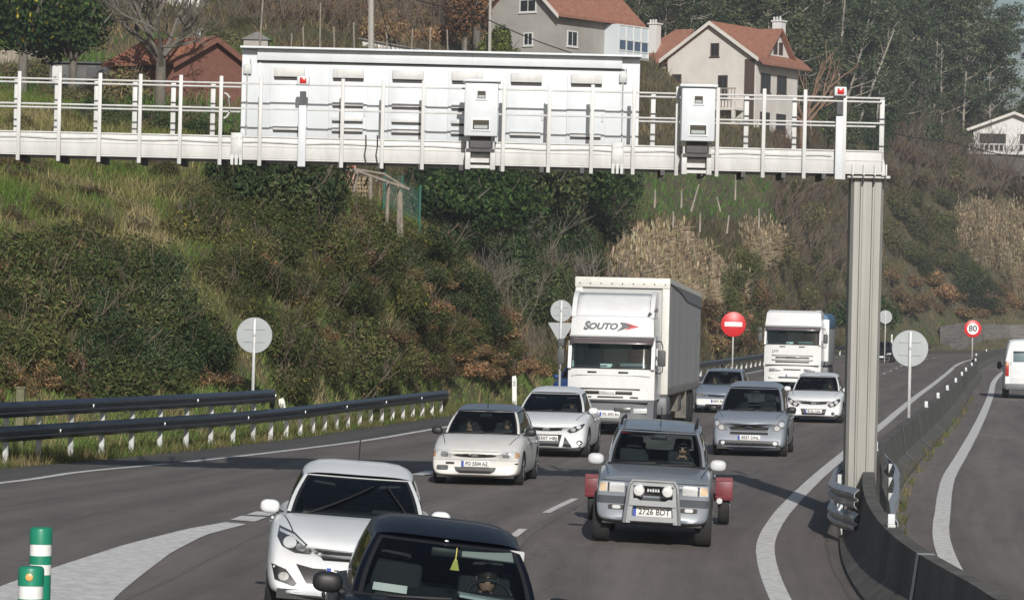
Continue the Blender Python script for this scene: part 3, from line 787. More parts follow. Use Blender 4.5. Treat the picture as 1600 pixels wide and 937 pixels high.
M_amber = mat('amber_lens', (0.52, 0.30, 0.14), 0.25, coat=0.6)
M_chrome = mat('chrome', (0.55, 0.56, 0.57), 0.15, metal=1.0)
M_plate = mat('plate_white', (0.66, 0.66, 0.64), 0.4)
M_plateb = mat('plate_blue', (0.02, 0.06, 0.32), 0.4)
M_platet = mat('plate_text', (0.03, 0.03, 0.035), 0.5)
M_taill = mat('tail_red', (0.35, 0.012, 0.012), 0.25, coat=0.8)
M_mirg = mat('mirror_glass', (0.6, 0.62, 0.64), 0.05, metal=1.0)
def paint(name, c, metal=0.0, rough=0.35, coat=0.3): return mat(name, c, rough, metal, coat=coat, var=0.05, scale=2.5, spec=0.35)
M_pw1 = paint('paint_white', (0.64, 0.655, 0.66))
M_pw2 = paint('paint_old_white', (0.62, 0.61, 0.575))
M_pblack = mat('paint_midnight', (0.002, 0.003, 0.008), 0.45, coat=0.12, spec=0.25, var=0.03)
M_psilver = paint('paint_grey_blue', (0.20, 0.22, 0.248), 0.15, 0.38, 0.6)
M_pblue = paint('paint_silver_blue', (0.25, 0.275, 0.315), 0.15, 0.4, 0.6)
M_pblue2 = paint('paint_slate', (0.21, 0.245, 0.30), 0.15, 0.4, 0.6)

DIRS = {'front': Vector((0, 1, 0)), 'rear': Vector((0, -1, 0)), 'right': Vector((-1, 0, 0)), 'left': Vector((1, 0, 0)), 'top': Vector((0, 0, -1))}
def patch(bv, name, poly, m, parent, off=0.006, side='front', step=0.035, skirt=0.02, deep=10.0):
    """a shaped piece laid on a body: outline in the view of that side, draped over the surface"""
    pts = [Vector(p) for p in poly]
    ring = []
    for i, a in enumerate(pts):
        b = pts[(i + 1) % len(pts)]; n = max(1, int((b - a).length / step))
        ring += [a.lerp(b, k / n) for k in range(n)]
    xs = [p.x for p in ring]; zs = [p.y for p in ring]
    inner = []
    def inside(q):
        c = False
        for i in range(len(pts)):
            a, b = pts[i], pts[i - 1]
            if (a.y > q.y) != (b.y > q.y) and q.x < (b.x - a.x) * (q.y - a.y) / (b.y - a.y) + a.x: c = not c
        return c
    x = min(xs) + step * 0.6
    while x < max(xs):
        z = min(zs) + step * 0.6
        while z < max(zs):
            q = Vector((x, z))
            if inside(q) and min((q - r).length for r in ring) > step * 0.45: inner.append(q)
            z += step
        x += step
    n = len(ring)
    res = delaunay_2d_cdt(ring + inner, [(i, (i + 1) % n) for i in range(n)], [list(range(n))], 1, 1e-6)
    d = DIRS[side]
    co = []
    for p in res[0]:
        o = {'front': Vector((p.x, -deep, p.y)), 'rear': Vector((p.x, deep, p.y)), 'right': Vector((deep, p.x, p.y)), 'left': Vector((-deep, p.x, p.y)), 'top': Vector((p.x, p.y, deep))}[side]
        h = bv.ray_cast(o, d)
        if h[0] is None:
            q = bv.find_nearest(o + d * deep)
            hit = o + d * ((q[0] - o).dot(d))
        else: hit = h[0]
        co.append(hit - d * off)
    fs = [tuple(f) for f in res[2]]
    mb = MB(); mb.add(co, fs)
    if skirt:
        cnt = {}
        for f in fs:
            for i in range(len(f)):
                e = (f[i], f[(i + 1) % len(f)]); cnt[tuple(sorted(e))] = cnt.get(tuple(sorted(e)), []) + [e]
        for es in cnt.values():
            if len(es) == 1:
                a, b = es[0]; mb.add([co[a], co[b], co[b] + d * skirt, co[a] + d * skirt], [(0, 1, 2, 3)])
    return mb.build(name, m, parent, smooth=50)
def mirror_poly(p): return [(-x, z) for x, z in reversed(p)]
def oval(cx, cz, rx, rz, n=18): return [(cx + rx * math.cos(2 * math.pi * k / n), cz + rz * math.sin(2 * math.pi * k / n)) for k in range(n)]
def rrect(x0, x1, z0, z1, r=0.03):
    r = min(r, abs(x1 - x0) / 2.01, abs(z1 - z0) / 2.01); o = []
    for cx, cz, a in ((x1 - r, z1 - r, 0), (x0 + r, z1 - r, 90), (x0 + r, z0 + r, 180), (x1 - r, z0 + r, 270)):
        for k in range(4): o.append((cx + r * math.cos(rad(a + 30 * k)), cz + r * math.sin(rad(a + 30 * k))))
    return o

SECT = [(0.0, 'c', 1.0), (0.45, 'c', 0.85), (0.80, 'c', 0.25), (0.93, 't', -0.03), (0.985, 't', -0.10), (1.0, 'm', 0.58), (0.995, 'm', 0.30), (0.965, 'b', 0.07), (0.90, 'b', 0.0), (0.45, 'b', 0.0), (0.0, 'b', 0.0)]
def loft_body(st, curv, fade):
    """st: (y, half width, z bottom, z top, crown)"""
    cage, faces = [], []
    ns = len(SECT); per = 2 * ns - 2
    for (y, hw, zb, zt, cr) in st:
        half = []
        for fx, k, v in SECT:
            z = zt + cr * v if k == 'c' else zt + v if k == 't' else zb + (zt - zb) * v if k == 'm' else zb + v
            half.append((fx * hw, z))
        loop = half + [(-x, z) for x, z in half[-2:0:-1]]
        for x, z in loop:
            cage.append((x, y + curv * (x / max(hw, 0.5)) ** 2 * max(0, 1 - y / fade), z))
    for j in range(len(st) - 1):
        for i in range(per): faces.append((j * per + i, j * per + (i + 1) % per, (j + 1) * per + (i + 1) % per, (j + 1) * per + i))
    for base, flip in ((0, False), ((len(st) - 1) * per, True)):
        for i in range(ns - 1):
            a, b, c, d = i, i + 1, (per - i - 1) % per, (per - i) % per
            q = [a, b, c, d]; q = [base + k for k in dict.fromkeys(q)]
            if len(q) > 2: faces.append(tuple(q if not flip else reversed(q)))
    return cage, faces
def shell(st, curv, fade, wheels, hw, m, L):
    cage, faces = loft_body(st, curv, fade)
    mb = MB(); mb.add([(x, y - L / 2, z) for x, y, z in cage], faces)
    me = mb.mesh('shell', [m, M_trim], smooth=0)
    o = link('shell', me)
    sub = o.modifiers.new('s', 'SUBSURF'); sub.levels = 2; sub.render_levels = 2
    cut = []
    for (yw, rr) in wheels:
        for sx in (-1, 1):
            c = MB(); c.lathe([(rr + 0.055, -0.16), (rr + 0.055, 0.16)], 28, 'X', (sx * (hw - 0.10), yw - L / 2, rr))
            co = c.build('cutter', M_trim, smooth=0); cut.append(co)
            bo = o.modifiers.new('b', 'BOOLEAN'); bo.object = co; bo.operation = 'DIFFERENCE'; bo.solver = 'EXACT'
            bo.material_mode = 'TRANSFER'
    me2 = evaluated(o)
    for c in cut: bpy.data.objects.remove(c)
    bpy.data.objects.remove(o)
    me2.polygons.foreach_set('use_smooth', [True] * len(me2.polygons)); me2.set_sharp_from_angle(angle=rad(40))
    return me2
US = [-1, -0.945, -0.895, -0.75, -0.5, -0.25, 0, 0.25, 0.5, 0.75, 0.895, 0.945, 1]
VS = [0, 0.06, 0.10, 0.25, 0.42, 0.6, 0.76, 0.88, 0.94, 0.975, 1.0]
TS = [0, 0.035, 0.07, 0.14, 0.22, 0.30, 0.37, 0.415, 0.455, 0.53, 0.61, 0.69, 0.755, 0.79, 0.86, 0.93, 1]
def cabin(g, L, mp, root, dark=False, rearwin=True, sidewin=True):
    """greenhouse: rings from the waist to the roof edge, panes and pillars cut out of the same surface"""
    def edge(v):
        w = g['wb'] + (g['wt'] - g['wb']) * v + 0.025 * math.sin(math.pi * v); wr = g['wrb'] + (g['wrt'] - g['wrb']) * v + 0.025 * math.sin(math.pi * v)
        yF = g['y0'] + (g['y1'] - g['y0']) * v - 0.035 * math.sin(math.pi * v)
        yR = g['yr0'] + (g['yr1'] - g['yr0']) * v + 0.03 * math.sin(math.pi * v)
        cF = g['cb'] + (g['ct'] - g['cb']) * v
        return w, wr, yF, yR, cF, g['z0'] + (g['z1'] - g['z0']) * v, g['z0'] + (g.get('zr', g['z1']) - g['z0']) * v
    def front(u, v):
        w, wr, yF, yR, cF, z, zr = edge(v); return Vector((u * w, yF + cF * u * u - L / 2, z))
    def side(t, v, sx):
        w, wr, yF, yR, cF, z, zr = edge(v)
        b = 0.04 * math.sin(math.pi * t)
        return Vector((sx * (w + (wr - w) * t + b), yF + cF + (yR - 0.10 - yF - cF) * t - L / 2, z + (zr - z) * t + g.get('arch', 0.045) * v * math.sin(math.pi * t)))
    def rear(u, v):
        w, wr, yF, yR, cF, z, zr = edge(v); return Vector((u * wr, yR - 0.10 * u * u - L / 2, zr))
    sh = MB(); ws = MB(); rw = MB(); sw = {k: MB() for k in ((1, 0), (1, 1), (-1, 0), (-1, 1))}
    def quad(mb, fn, a0, a1, b0, b1, mi=0): mb.add([fn(a0, b0), fn(a1, b0), fn(a1, b1), fn(a0, b1)], [(0, 1, 2, 3)], mi)
    for i in range(len(US) - 1):
        for j in range(len(VS) - 1):
            u0, u1, v0, v1 = US[i], US[i + 1], VS[j], VS[j + 1]; um, vm = abs(u0 + u1) / 2, (v0 + v1) / 2
            if um < 0.895 and 0.06 < vm < 0.94: quad(ws, front, u0, u1, v0, v1)
            else: quad(sh, front, u0, u1, v0, v1, 1 if (um < 0.945 and vm < 0.975) or vm < 0.06 else 0)
            if rearwin and um < 0.8 and 0.25 < vm < 0.88: quad(rw, rear, u0, u1, v0, v1)
            else: quad(sh, rear, u0, u1, v0, v1, 1 if (um < 0.9 and 0.1 < vm < 0.94) else 0)
    for sx in (1, -1):
        f = lambda t, v: side(t, v, sx)
        for i in range(len(TS) - 1):
            for j in range(len(VS) - 1):
                t0, t1, v0, v1 = TS[i], TS[i + 1], VS[j], VS[j + 1]; tm, vm = (t0 + t1) / 2, (v0 + v1) / 2
                gl = sidewin and 0.10 < vm < 0.88
                if gl and 0.07 < tm < 0.415: quad(sw[(sx, 0)], f, t0, t1, v0, v1)
                elif gl and 0.455 < tm < 0.755: quad(sw[(sx, 1)], f, t0, t1, v0, v1)
                else: quad(sh, f, t0, t1, v0, v1, 1 if (0.035 < tm < 0.79 and 0.06 < vm < 0.94) else 0)
    fr = [front(u, 1) for u in US]; rr = [rear(u, 1) for u in US]
    rows = []
    for t in TS:
        l, r_ = side(t, 1, -1), side(t, 1, 1); row = []
        for k, u in enumerate(US):
            p = l.lerp(r_, (u + 1) / 2)
            yy = fr[k].y + (rr[k].y - fr[k].y) * t
            e = (1 - u ** 6) * math.sin(math.pi * min(1, max(0, 0.06 + 0.88 * t))) ** 0.75
            row.append(Vector((p.x, yy, p.z + g.get('crown', 0.05) * e)))
        rows.append(row)
    nU = len(US)
    sh.add([p for r_ in rows for p in r_], [(j * nU + i, j * nU + i + 1, (j + 1) * nU + i + 1, (j + 1) * nU + i) for j in range(len(TS) - 1) for i in range(nU - 1)])
    def merged(mb, name, mats, parent, smooth=40):
        me = mb.mesh(name, mats, 0, fix=False)
        bm = bmesh.new(); bm.from_mesh(me); bmesh.ops.remove_doubles(bm, verts=bm.verts, dist=0.002); bmesh.ops.recalc_face_normals(bm, faces=bm.faces); bm.to_mesh(me); bm.free()
        me.polygons.foreach_set('use_smooth', [True] * len(me.polygons)); me.set_sharp_from_angle(angle=rad(smooth))
        return link(name, me, parent)
    cs = merged(sh, 'cabin_shell', [mp, M_trim], root)
    gm_ = M_glassd if dark else M_glass
    w_ = merged(ws, 'windscreen', gm_, root)
    if rearwin: merged(rw, 'rear_window', gm_, root)
    if sidewin:
        for k in sw: merged(sw[k], 'side_window', gm_, root)
    # cabin floor, seats, wheel
    fl = MB(); ring = [front(u * 0.95, 0.03) + Vector((0, 0.03, 0)) for u in US] + [side(t, 0.03, 1) * 1.0 for t in TS[1:-1]] + [rear(-u, 0.03) for u in US] + [side(t, 0.03, -1) for t in reversed(TS[1:-1])]
    c_ = sum(ring, Vector()) / len(ring)
    ring = [Vector((c_.x + (p.x - c_.x) * 0.965, c_.y + (p.y - c_.y) * 0.97, p.z + 0.012)) for p in ring]
    fl.add(ring + [c_ + Vector((0, 0, 0.02))], [(i, (i + 1) % len(ring), len(ring)) for i in range(len(ring))])
    fl.build('interior_trim', M_dash, root)
    return front, side, rear
def wheel(root, x, y, r, w, sx, rim=None):
    mb = MB(); mb.lathe([(r * 0.62, -w / 2), (r * 0.93, -w / 2), (r, -w * 0.36), (r, w * 0.36), (r * 0.93, w / 2), (r * 0.62, w / 2)], 30, 'X')
    t = mb.build('wheel', M_tyre, root, loc=(x, y, r))
    mb = MB(); s = sx * w * 0.42
    mb.lathe([(r * 0.64, s), (r * 0.60, s + sx * 0.012), (r * 0.56, s - sx * 0.02), (0.05, s - sx * 0.012), (0.045, s + sx * 0.01), (0.0, s + sx * 0.01)], 24, 'X')
    for k in range(5):
        a = k * 2 * math.pi / 5
        mb.box((s, math.cos(a) * r * 0.32, math.sin(a) * r * 0.32), (0.03, 0.07, r * 0.5), rot=None) if False else mb.tube([(s, math.cos(a) * 0.05, math.sin(a) * 0.05), (s, math.cos(a) * r * 0.59, math.sin(a) * r * 0.59)], 0.028, 6)
    mb.build('rim', rim or M_rim, t)
def plate(root, bv, z, txt, w=0.52, h=0.115, x=0.0, off=0.014, y=None, gap=1.0):
    if y is None:
        hit = [bv.ray_cast(Vector((xx, -10, z)), Vector((0, 1, 0)))[0] for xx in (x - w * 0.45, x, x + w * 0.45)]
        y = min(q.y for q in hit if q) - off
    mb = MB(); mb.box((x, y, z), (w, 0.016, h), bev=0.004); mb.box((x - w / 2 + 0.026, y - 0.0095, z), (0.045, 0.004, h * 0.94), 1)
    p = mb.build('number_plate', [M_plate, M_plateb], root)
    if txt:
        me = text_mesh(txt, h * 0.86, bold=0.002, space=gap); me.materials.append(M_platet)
        wd = max(v.co.x for v in me.vertices) - min(v.co.x for v in me.vertices)
        me.transform(Matrix.Diagonal((w * 0.80 / wd, 1, 1, 1)))
        link('plate_text', me, p, loc=(x + 0.028, y - 0.012, z))
def ellip(mb, c, d, n=12, p=2.6, mi=0):
    vs = []
    for j in range(1, n):
        a = -math.pi / 2 + math.pi * j / n
        for k in range(2 * n):
            b = math.pi * k / n
            f = lambda q: math.copysign(abs(q) ** (2 / p), q)
            vs.append((c[0] + d[0] / 2 * f(math.cos(a)) * f(math.cos(b)), c[1] + d[1] / 2 * f(math.cos(a)) * f(math.sin(b)), c[2] + d[2] / 2 * f(math.sin(a))))
    m = 2 * n
    fs = [(j * m + k, j * m + (k + 1) % m, (j + 1) * m + (k + 1) % m, (j + 1) * m + k) for j in range(n - 2) for k in range(m)]
    fs += [tuple(range(m - 1, -1, -1)), tuple(range((n - 2) * m, (n - 1) * m))]
    return mb.add(vs, fs, mi)
def door_mirror(root, x, y, z, sx, m, d=(0.21, 0.13, 0.15)):
    mb = MB(); ellip(mb, (x + sx * 0.11, y, z + 0.05), d); o = mb.build('door_mirror', m, root)
    mb = MB(); mb.tube([(x - sx * 0.03, y + 0.02, z - 0.02), (x + sx * 0.06, y + 0.01, z + 0.02)], 0.03, 8); mb.build('mirror_arm', M_trim, o)
    mb = MB(); mb.box((x + sx * 0.11, y + d[1] / 2 - 0.006, z + 0.05), (d[0] * 0.8, 0.01, d[2] * 0.75), bev=0.004); mb.build('mirror_glass', M_mirg, o)
def seats(root, x, y, z, h=0.30, rear_y=None, zr=0.14):
    for sx in (-1, 1):
        mb = MB(); mb.box((sx * x, y, z + h * 0.28), (0.44, 0.14, h * 0.9), bev=0.05); st = mb.build('seat', M_inner, root)
        mb = MB(); mb.box((sx * x, y + 0.02, z + h * 0.28 + h * 0.45 + 0.085), (0.25, 0.10, 0.17), bev=0.04); mb.build('headrest', M_inner, st)
    if rear_y:
        mb = MB(); mb.box((0, rear_y, z + zr / 2), (1.15, 0.14, zr + 0.05), bev=0.05); st = mb.build('rear_seat', M_inner, root)
        for sx in (-1, 1):
            mb = MB(); mb.box((sx * 0.33, rear_y, z + zr + 0.07), (0.24, 0.1, 0.13), bev=0.035); mb.build('headrest', M_inner, st)
def steering(root, x, y, z, r=0.185):
    mb = MB(); c = Vector((x, y, z)); ax = Matrix.Rotation(rad(-28), 3, 'X')
    pts = [c + ax @ Vector((r * math.cos(a), 0, r * math.sin(a))) for a in np.linspace(0, 2 * math.pi, 25)]
    mb.tube(pts, 0.016, 8); mb.tube([c + ax @ Vector((-r, 0, 0)), c, c + ax @ Vector((r, 0, 0))], 0.02, 6)
    mb.tube([c, c + Vector((0, -0.1, -0.12))], 0.04, 8)
    mb.build('steering_wheel', M_trim, root)
def wipers(root, front, spans):
    mb = MB()
    for (u0, v0, u1, v1) in spans:
        pts = [front(u0 + (u1 - u0) * k / 8, v0 + (v1 - v0) * k / 8) + Vector((0, -0.02, 0.008)) for k in range(9)]
        mb.tube(pts, 0.010, 6)
    mb.build('wiper', M_trim, root)

# people sitting in the vehicles
M_skin = mat('skin', (0.42, 0.25, 0.18), 0.6, var=0.05)
M_hair = mat('hair_dark', (0.02, 0.014, 0.01), 0.7)
PERSON_CACHE = {}
def person(label, loc, rotz, cloth, hands=True, glasses=False, scale=1.0, cap=False, cat='person', group=None):
    """seated figure from the hips up, facing -Y; the origin is the middle of the head"""
    key = (hands,)
    t = None
    if key not in PERSON_CACHE:
        V = [(0, 0.10, -0.62), (0, 0.09, -0.45), (0, 0.07, -0.30), (0, 0.05, -0.20), (0, 0.02, -0.12), (0, 0.0, -0.04)]
        Rr = [(0.17, 0.12), (0.165, 0.115), (0.185, 0.115), (0.10, 0.08), (0.056, 0.056), (0.05, 0.05)]
        E = [(0, 1), (1, 2), (2, 3), (3, 4), (4, 5)]
        for sx in (-1, 1):
            b = len(V)
            if hands: arm = [(sx * 0.19, 0.06, -0.235), (sx * 0.24, -0.02, -0.44), (sx * 0.20, -0.20, -0.36), (sx * 0.165, -0.30, -0.26)]
            else: arm = [(sx * 0.19, 0.06, -0.235), (sx * 0.23, 0.04, -0.46), (sx * 0.19, -0.16, -0.56), (sx * 0.12, -0.26, -0.56)]
            V += arm; Rr += [(0.075, 0.07), (0.05, 0.05), (0.036, 0.036), (0.03, 0.024)]
            E += [(2, b), (b, b + 1), (b + 1, b + 2), (b + 2, b + 3)]
            h = Vector(arm[3]); dr = (Vector(arm[3]) - Vector(arm[2])).normalized()
            pal = len(V); V.append(tuple(h + dr * 0.06)); Rr.append((0.038, 0.018)); E.append((b + 3, pal))
            for k in range(4):
                q = len(V); o_ = Vector((sx * (0.028 - 0.018 * k), 0, 0.012))
                ln = (0.030, 0.036, 0.034, 0.027)[3 - k]
                f1 = h + dr * 0.085 + o_; f2 = f1 + dr * ln + Vector((0, -0.012, -0.012)); f3 = f2 + Vector((-sx * 0.004, 0.010, -0.028))
                V += [tuple(f1), tuple(f2), tuple(f3)]; Rr += [(0.009, 0.009), (0.009, 0.009), (0.008, 0.008)]; E += [(pal, q), (q, q + 1), (q + 1, q + 2)]
            q = len(V); th = h + dr * 0.03 + Vector((-sx * 0.035, 0.0, 0.01)); V += [tuple(th), tuple(th + dr * 0.035 + Vector((-sx * 0.012, 0.015, 0)))]; Rr += [(0.011, 0.011), (0.009, 0.009)]; E += [(b + 3, q), (q, q + 1)]
        me = bpy.data.meshes.new('person'); me.from_pydata(V, E, [])
        o = link('person', me)
        sk = o.modifiers.new('skin', 'SKIN'); sk.use_smooth_shade = True
        for i, v in enumerate(me.skin_vertices[0].data): v.radius = Rr[i]; v.use_root = (i == 0)
        sb = o.modifiers.new('s', 'SUBSURF'); sb.levels = 1; sb.render_levels = 1
        me2 = evaluated(o); bpy.data.objects.remove(o)
        bm = bmesh.new(); bm.from_mesh(me2)
        # head joined to the neck: skull, jaw, nose, brow, ears
        hd = bmesh.ops.create_uvsphere(bm, u_segments=20, v_segments=16, radius=1.0)['verts']
        for v in hd:
            c = v.co.copy(); x, y, z = c
            w = 0.078 * (1 - 0.22 * max(0, -z)); dpt = 0.100 * (1 - 0.10 * max(0, -z))
            nx, ny, nz = x * w, y * dpt, z * 0.118
            if y < -0.3:
                nose = math.exp(-((x / 0.16) ** 2 + ((z + 0.12) / 0.22) ** 2)) * 0.020
                eye = sum(math.exp(-(((x - s_ * 0.38) / 0.16) ** 2 + ((z - 0.08) / 0.11) ** 2)) for s_ in (-1, 1)) * 0.010
                mouth = math.exp(-((x / 0.26) ** 2 + ((z + 0.50) / 0.07) ** 2)) * 0.006
                ny += -nose + eye + mouth
            v.co = Vector((nx, ny, nz))
        for sx in (-1, 1):
            ear = bmesh.ops.create_uvsphere(bm, u_segments=8, v_segments=6, radius=1.0)['verts']
            for v in ear: v.co = Vector((sx * 0.078 + v.co.x * 0.012, 0.008 + v.co.y * 0.02, -0.005 + v.co.z * 0.032))
        bm.to_mesh(me2); bm.free()
        PERSON_CACHE[key] = me2
    me = PERSON_CACHE[key].copy(); me.materials.clear()
    me.materials.append(M_skin); me.materials.append(cloth)
    for p in me.polygons:
        c = p.center; arm_hand = hands and c.y < -0.285 or (not hands and c.y < -0.25)
        p.material_index = 0 if (c.z > -0.15 or arm_hand) else 1
    me.polygons.foreach_set('use_smooth', [True] * len(me.polygons))
    o = link('person', me, None, loc, (0, 0, rotz)); o.scale = (scale,) * 3
    tag(o, label, cat, group)
    mb = MB(); vs = []
    for j in range(9):
        a = rad(90 - j * 13)
        for k in range(20):
            b = 2 * math.pi * k / 20; y = -math.sin(b)
            drop_ = 1.0 if y > -0.25 else 0.42
            aa = rad(90) - (rad(90) - a) * drop_
            vs.append((0.084 * math.cos(aa) * math.cos(b), 0.107 * math.cos(aa) * math.sin(b) * (1) + 0.006, 0.122 * math.sin(aa) + 0.004))
    mb.add(vs, [(j * 20 + k, j * 20 + (k + 1) % 20, (j + 1) * 20 + (k + 1) % 20, (j + 1) * 20 + k) for j in range(8) for k in range(20)])
    mb.build('hair', M_hair, o)
    if glasses:
        mb = MB()
        for sx in (-1, 1): mb.box((sx * 0.033, -0.098, 0.012), (0.055, 0.012, 0.036), bev=0.005); mb.box((sx * 0.074, -0.05, 0.015), (0.006, 0.1, 0.012))
        mb.box((0, -0.1, 0.02), (0.02, 0.01, 0.01)); mb.build('sunglasses', M_black, o)
    else:
        mb = MB()
        for sx in (-1, 1): ellip(mb, (sx * 0.031, -0.088, 0.010), (0.026, 0.012, 0.012), 6, 2)
        mb.build('eyes', M_black, o)
    return o

CARS = {}
def make_car(name, label, cat, sp):
    L, W, hw = sp['L'], sp['W'], sp['W'] / 2
    X, Y, yaw = sp['X'], sp['Y'], rad(sp['yaw'])
    fw = Vector((math.sin(yaw), -math.cos(yaw), 0))
    ctr = Vector((X, Y, 0)) - fw * (L / 2)
    root = thing(name, label, cat, (ctr.x, ctr.y, float(gz(ctr.x, ctr.y)) + sp.get('dz', 0)))
    bk = sp.get('roll', math.degrees(bank(Y)))
    root.rotation_euler = Euler((0, rad(bk), yaw), 'XYZ')
    sc = sp.get('scale', 1.0); root.scale = (sc, sc, sc)
    mp = sp['paint']
    zf, zc, yc = sp['zf'], sp['zc'], sp['yc']
    zb = sp.get('zb', 0.19)
    nf = sp.get('nose', 1.0)
    st = [(0.0, hw * sp.get('w0', 0.84), zb + 0.06, zf - 0.12, 0.02), (0.045, hw * sp.get('w1', 0.90), zb + 0.03, zf - 0.045, 0.025), (0.16, hw * 0.955, zb, zf + 0.01, 0.03),
          (0.42, hw * 0.985, zb, zf + (zc - zf) * 0.42, 0.035), (yc - 0.12, hw * 0.995, zb, zc - 0.01, 0.025), (yc + 0.12, hw, zb, zc, 0.004), (yc + 0.7, hw, zb, zc + 0.0, 0.0),
          (L * 0.55, hw, zb, zc + 0.0, 0.0), (L * 0.8, hw * 0.99, zb, zc, 0.0), (L - 0.28, hw * 0.96, zb + 0.02, zc, 0.0), (L - 0.06, hw * 0.90, zb + 0.06, zc - 0.04, 0.0), (L, hw * 0.82, zb + 0.14, zc - 0.14, 0.0)]
    r = sp.get('r', 0.31); wx = hw - 0.115
    ax = [(sp.get('axf', 0.82), r), (sp.get('axf', 0.82) + sp['wb'], r)]
    me = shell(st, sp.get('curv', 0.2), sp.get('fade', 0.9), ax, hw, mp, L)
    body = link('body', me, root)
    bv = BVHTree.FromPolygons([v.co for v in me.vertices], [p.vertices[:] for p in me.polygons])
    mb = MB(); mb.box((0, 0, zb + 0.03), (W * 0.84, L * 0.9, 0.10)); mb.build('underbody_shade_box', M_trim, root)  # dark box added below the body to keep shade under the car
    for (yy, rr) in ax:
        for sx in (-1, 1): wheel(root, sx * wx, yy - L / 2, rr, sp.get('tw', 0.19), sx)
    g = dict(sp['cab']); g['z0'] = zc - 0.012
    fr, sd, rr_ = cabin(g, L, mp, root, sp.get('dark', False))
    y0 = g['y0'] - L / 2
    seats(root, 0.36, y0 + 1.22, g['z0'], 0.30, y0 + 2.05 if L > 3.5 else None)
    steering(root, 0.36, y0 + 0.70, g['z0'] + 0.02)
    if sp.get('dashc', True):
        mb = MB(); mb.box((0, y0 + 0.42, g['z0'] + 0.02), (g['wb'] * 1.55, 0.5, 0.05), bev=0.025); mb.box((0.36, y0 + 0.55, g['z0'] + 0.06), (0.38, 0.22, 0.06), bev=0.03); mb.build('dashboard', M_dash, root)
    mb = MB(); mb.box((0, g['y1'] - L / 2 + 0.02, g['z1'] - 0.085), (0.24, 0.03, 0.07), bev=0.015); mb.build('rear_view_mirror', M_trim, root)
    for sx in (-1, 1): door_mirror(root, sx * (g['wb'] + 0.075), y0 + sp.get('ym', 0.42), zc - 0.01, sx, sp.get('mirror', mp), sp.get('md', (0.21, 0.13, 0.15)))
    wipers(root, fr, sp.get('wip', [(-0.62, 0.05, 0.05, 0.12), (0.12, 0.05, 0.80, 0.12)]))
    if sp.get('aerial') is not None:
        u, t = sp['aerial']; p = sd(t, 1, 1).lerp(sd(t, 1, -1), 0.5 - u / 2) + Vector((0, 0, 0.03)); mb = MB(); mb.tube([p, p + Vector((0, 0.10, 0.30))], 0.008, 6); mb.build('aerial', M_trim, root)
    # bonnet gap and door lines
    bx = sp.get('bonnet', 0.70); yb = 0.40
    for sx in (-1, 1):
        q = [(sx * bx * hw * 1.0, yb - L / 2), (sx * (bx * hw + 0.012), yb - L / 2), (sx * (g['wb'] + 0.03), yc - 0.02 - L / 2), (sx * (g['wb'] + 0.018), yc - 0.02 - L / 2)]
        patch(bv, 'bonnet_gap', q if sx > 0 else q[::-1], M_trim, root, off=0.002, side='top', skirt=0.004)
        for yy in (yc + 0.18, L * 0.5 + 0.12, L * 0.5 + 0.95):
            if yy < L - 0.5 and not any(abs(yy - a) < 0.36 for a, _ in ax[1:]):
                patch(bv, 'door_gap', [(yy - L / 2, 0.34), (yy + 0.008 - L / 2, 0.34), (yy + 0.008 - L / 2, zc - 0.14), (yy - L / 2, zc - 0.14)], M_trim, root, off=0.002, side='right' if sx > 0 else 'left', skirt=0.004)
        for yy in (L * 0.5 - 0.02, L * 0.5 + 0.80):
            hh = MB(); hh.box((sx * (hw + 0.008), yy - L / 2, zc - 0.17), (0.03, 0.17, 0.03), bev=0.01); hh.build('door_handle', sp.get('handle', mp), root)
    for it in sp.get('front', ()):
        kind, poly, m = it[0], it[1], it[2]; off = it[3] if len(it) > 3 else 0.006; sym = it[4] if len(it) > 4 else False
        par = patch(bv, kind, poly, m, root, off)
        if sym: patch(bv, kind, mirror_poly(poly), m, root, off)
    if 'plate' in sp: plate(root, bv, sp['plate'][0], sp['plate'][1], *sp['plate'][2:])
    # rear: lamps
    for sx in (-1, 1):
        q = rrect(sx * hw * 0.66 if sx > 0 else -hw * 0.92, sx * hw * 0.92 if sx > 0 else -hw * 0.66, zc - 0.32, zc - 0.14, 0.03)
        patch(bv, 'tail_lamp', q, M_taill, root, 0.006, 'rear')
    root['_'] = 1; del root['_']
    CARS[label] = (root, bv, fr, g, L)
    return root, bv, fr, g, L
def seat_in(car, label, side, cloth, dy=1.12, dz=0.20, **kw):
    root, bv, fr, g, L = car
    bpy.context.view_layer.update()
    p = Vector((0.36 * side, g['y0'] - L / 2 + dy, g['z0'] + dz))
    wp = root.matrix_world @ p
    o = person(label, wp, root.rotation_euler.z, cloth, **kw)
    o.rotation_euler = root.rotation_euler
    return o
# ------------------------------------------------------------------ the cars
def at(px, d): return (px - 800) * d / F_PX
M_clothd = mat('cloth_dark', (0.02, 0.022, 0.028), 0.9)
M_clothr = mat('cloth_red', (0.22, 0.03, 0.03), 0.9)
M_clothg = mat('cloth_grey', (0.11, 0.11, 0.12), 0.9)
M_clothl = mat('cloth_light', (0.40, 0.38, 0.34), 0.9)

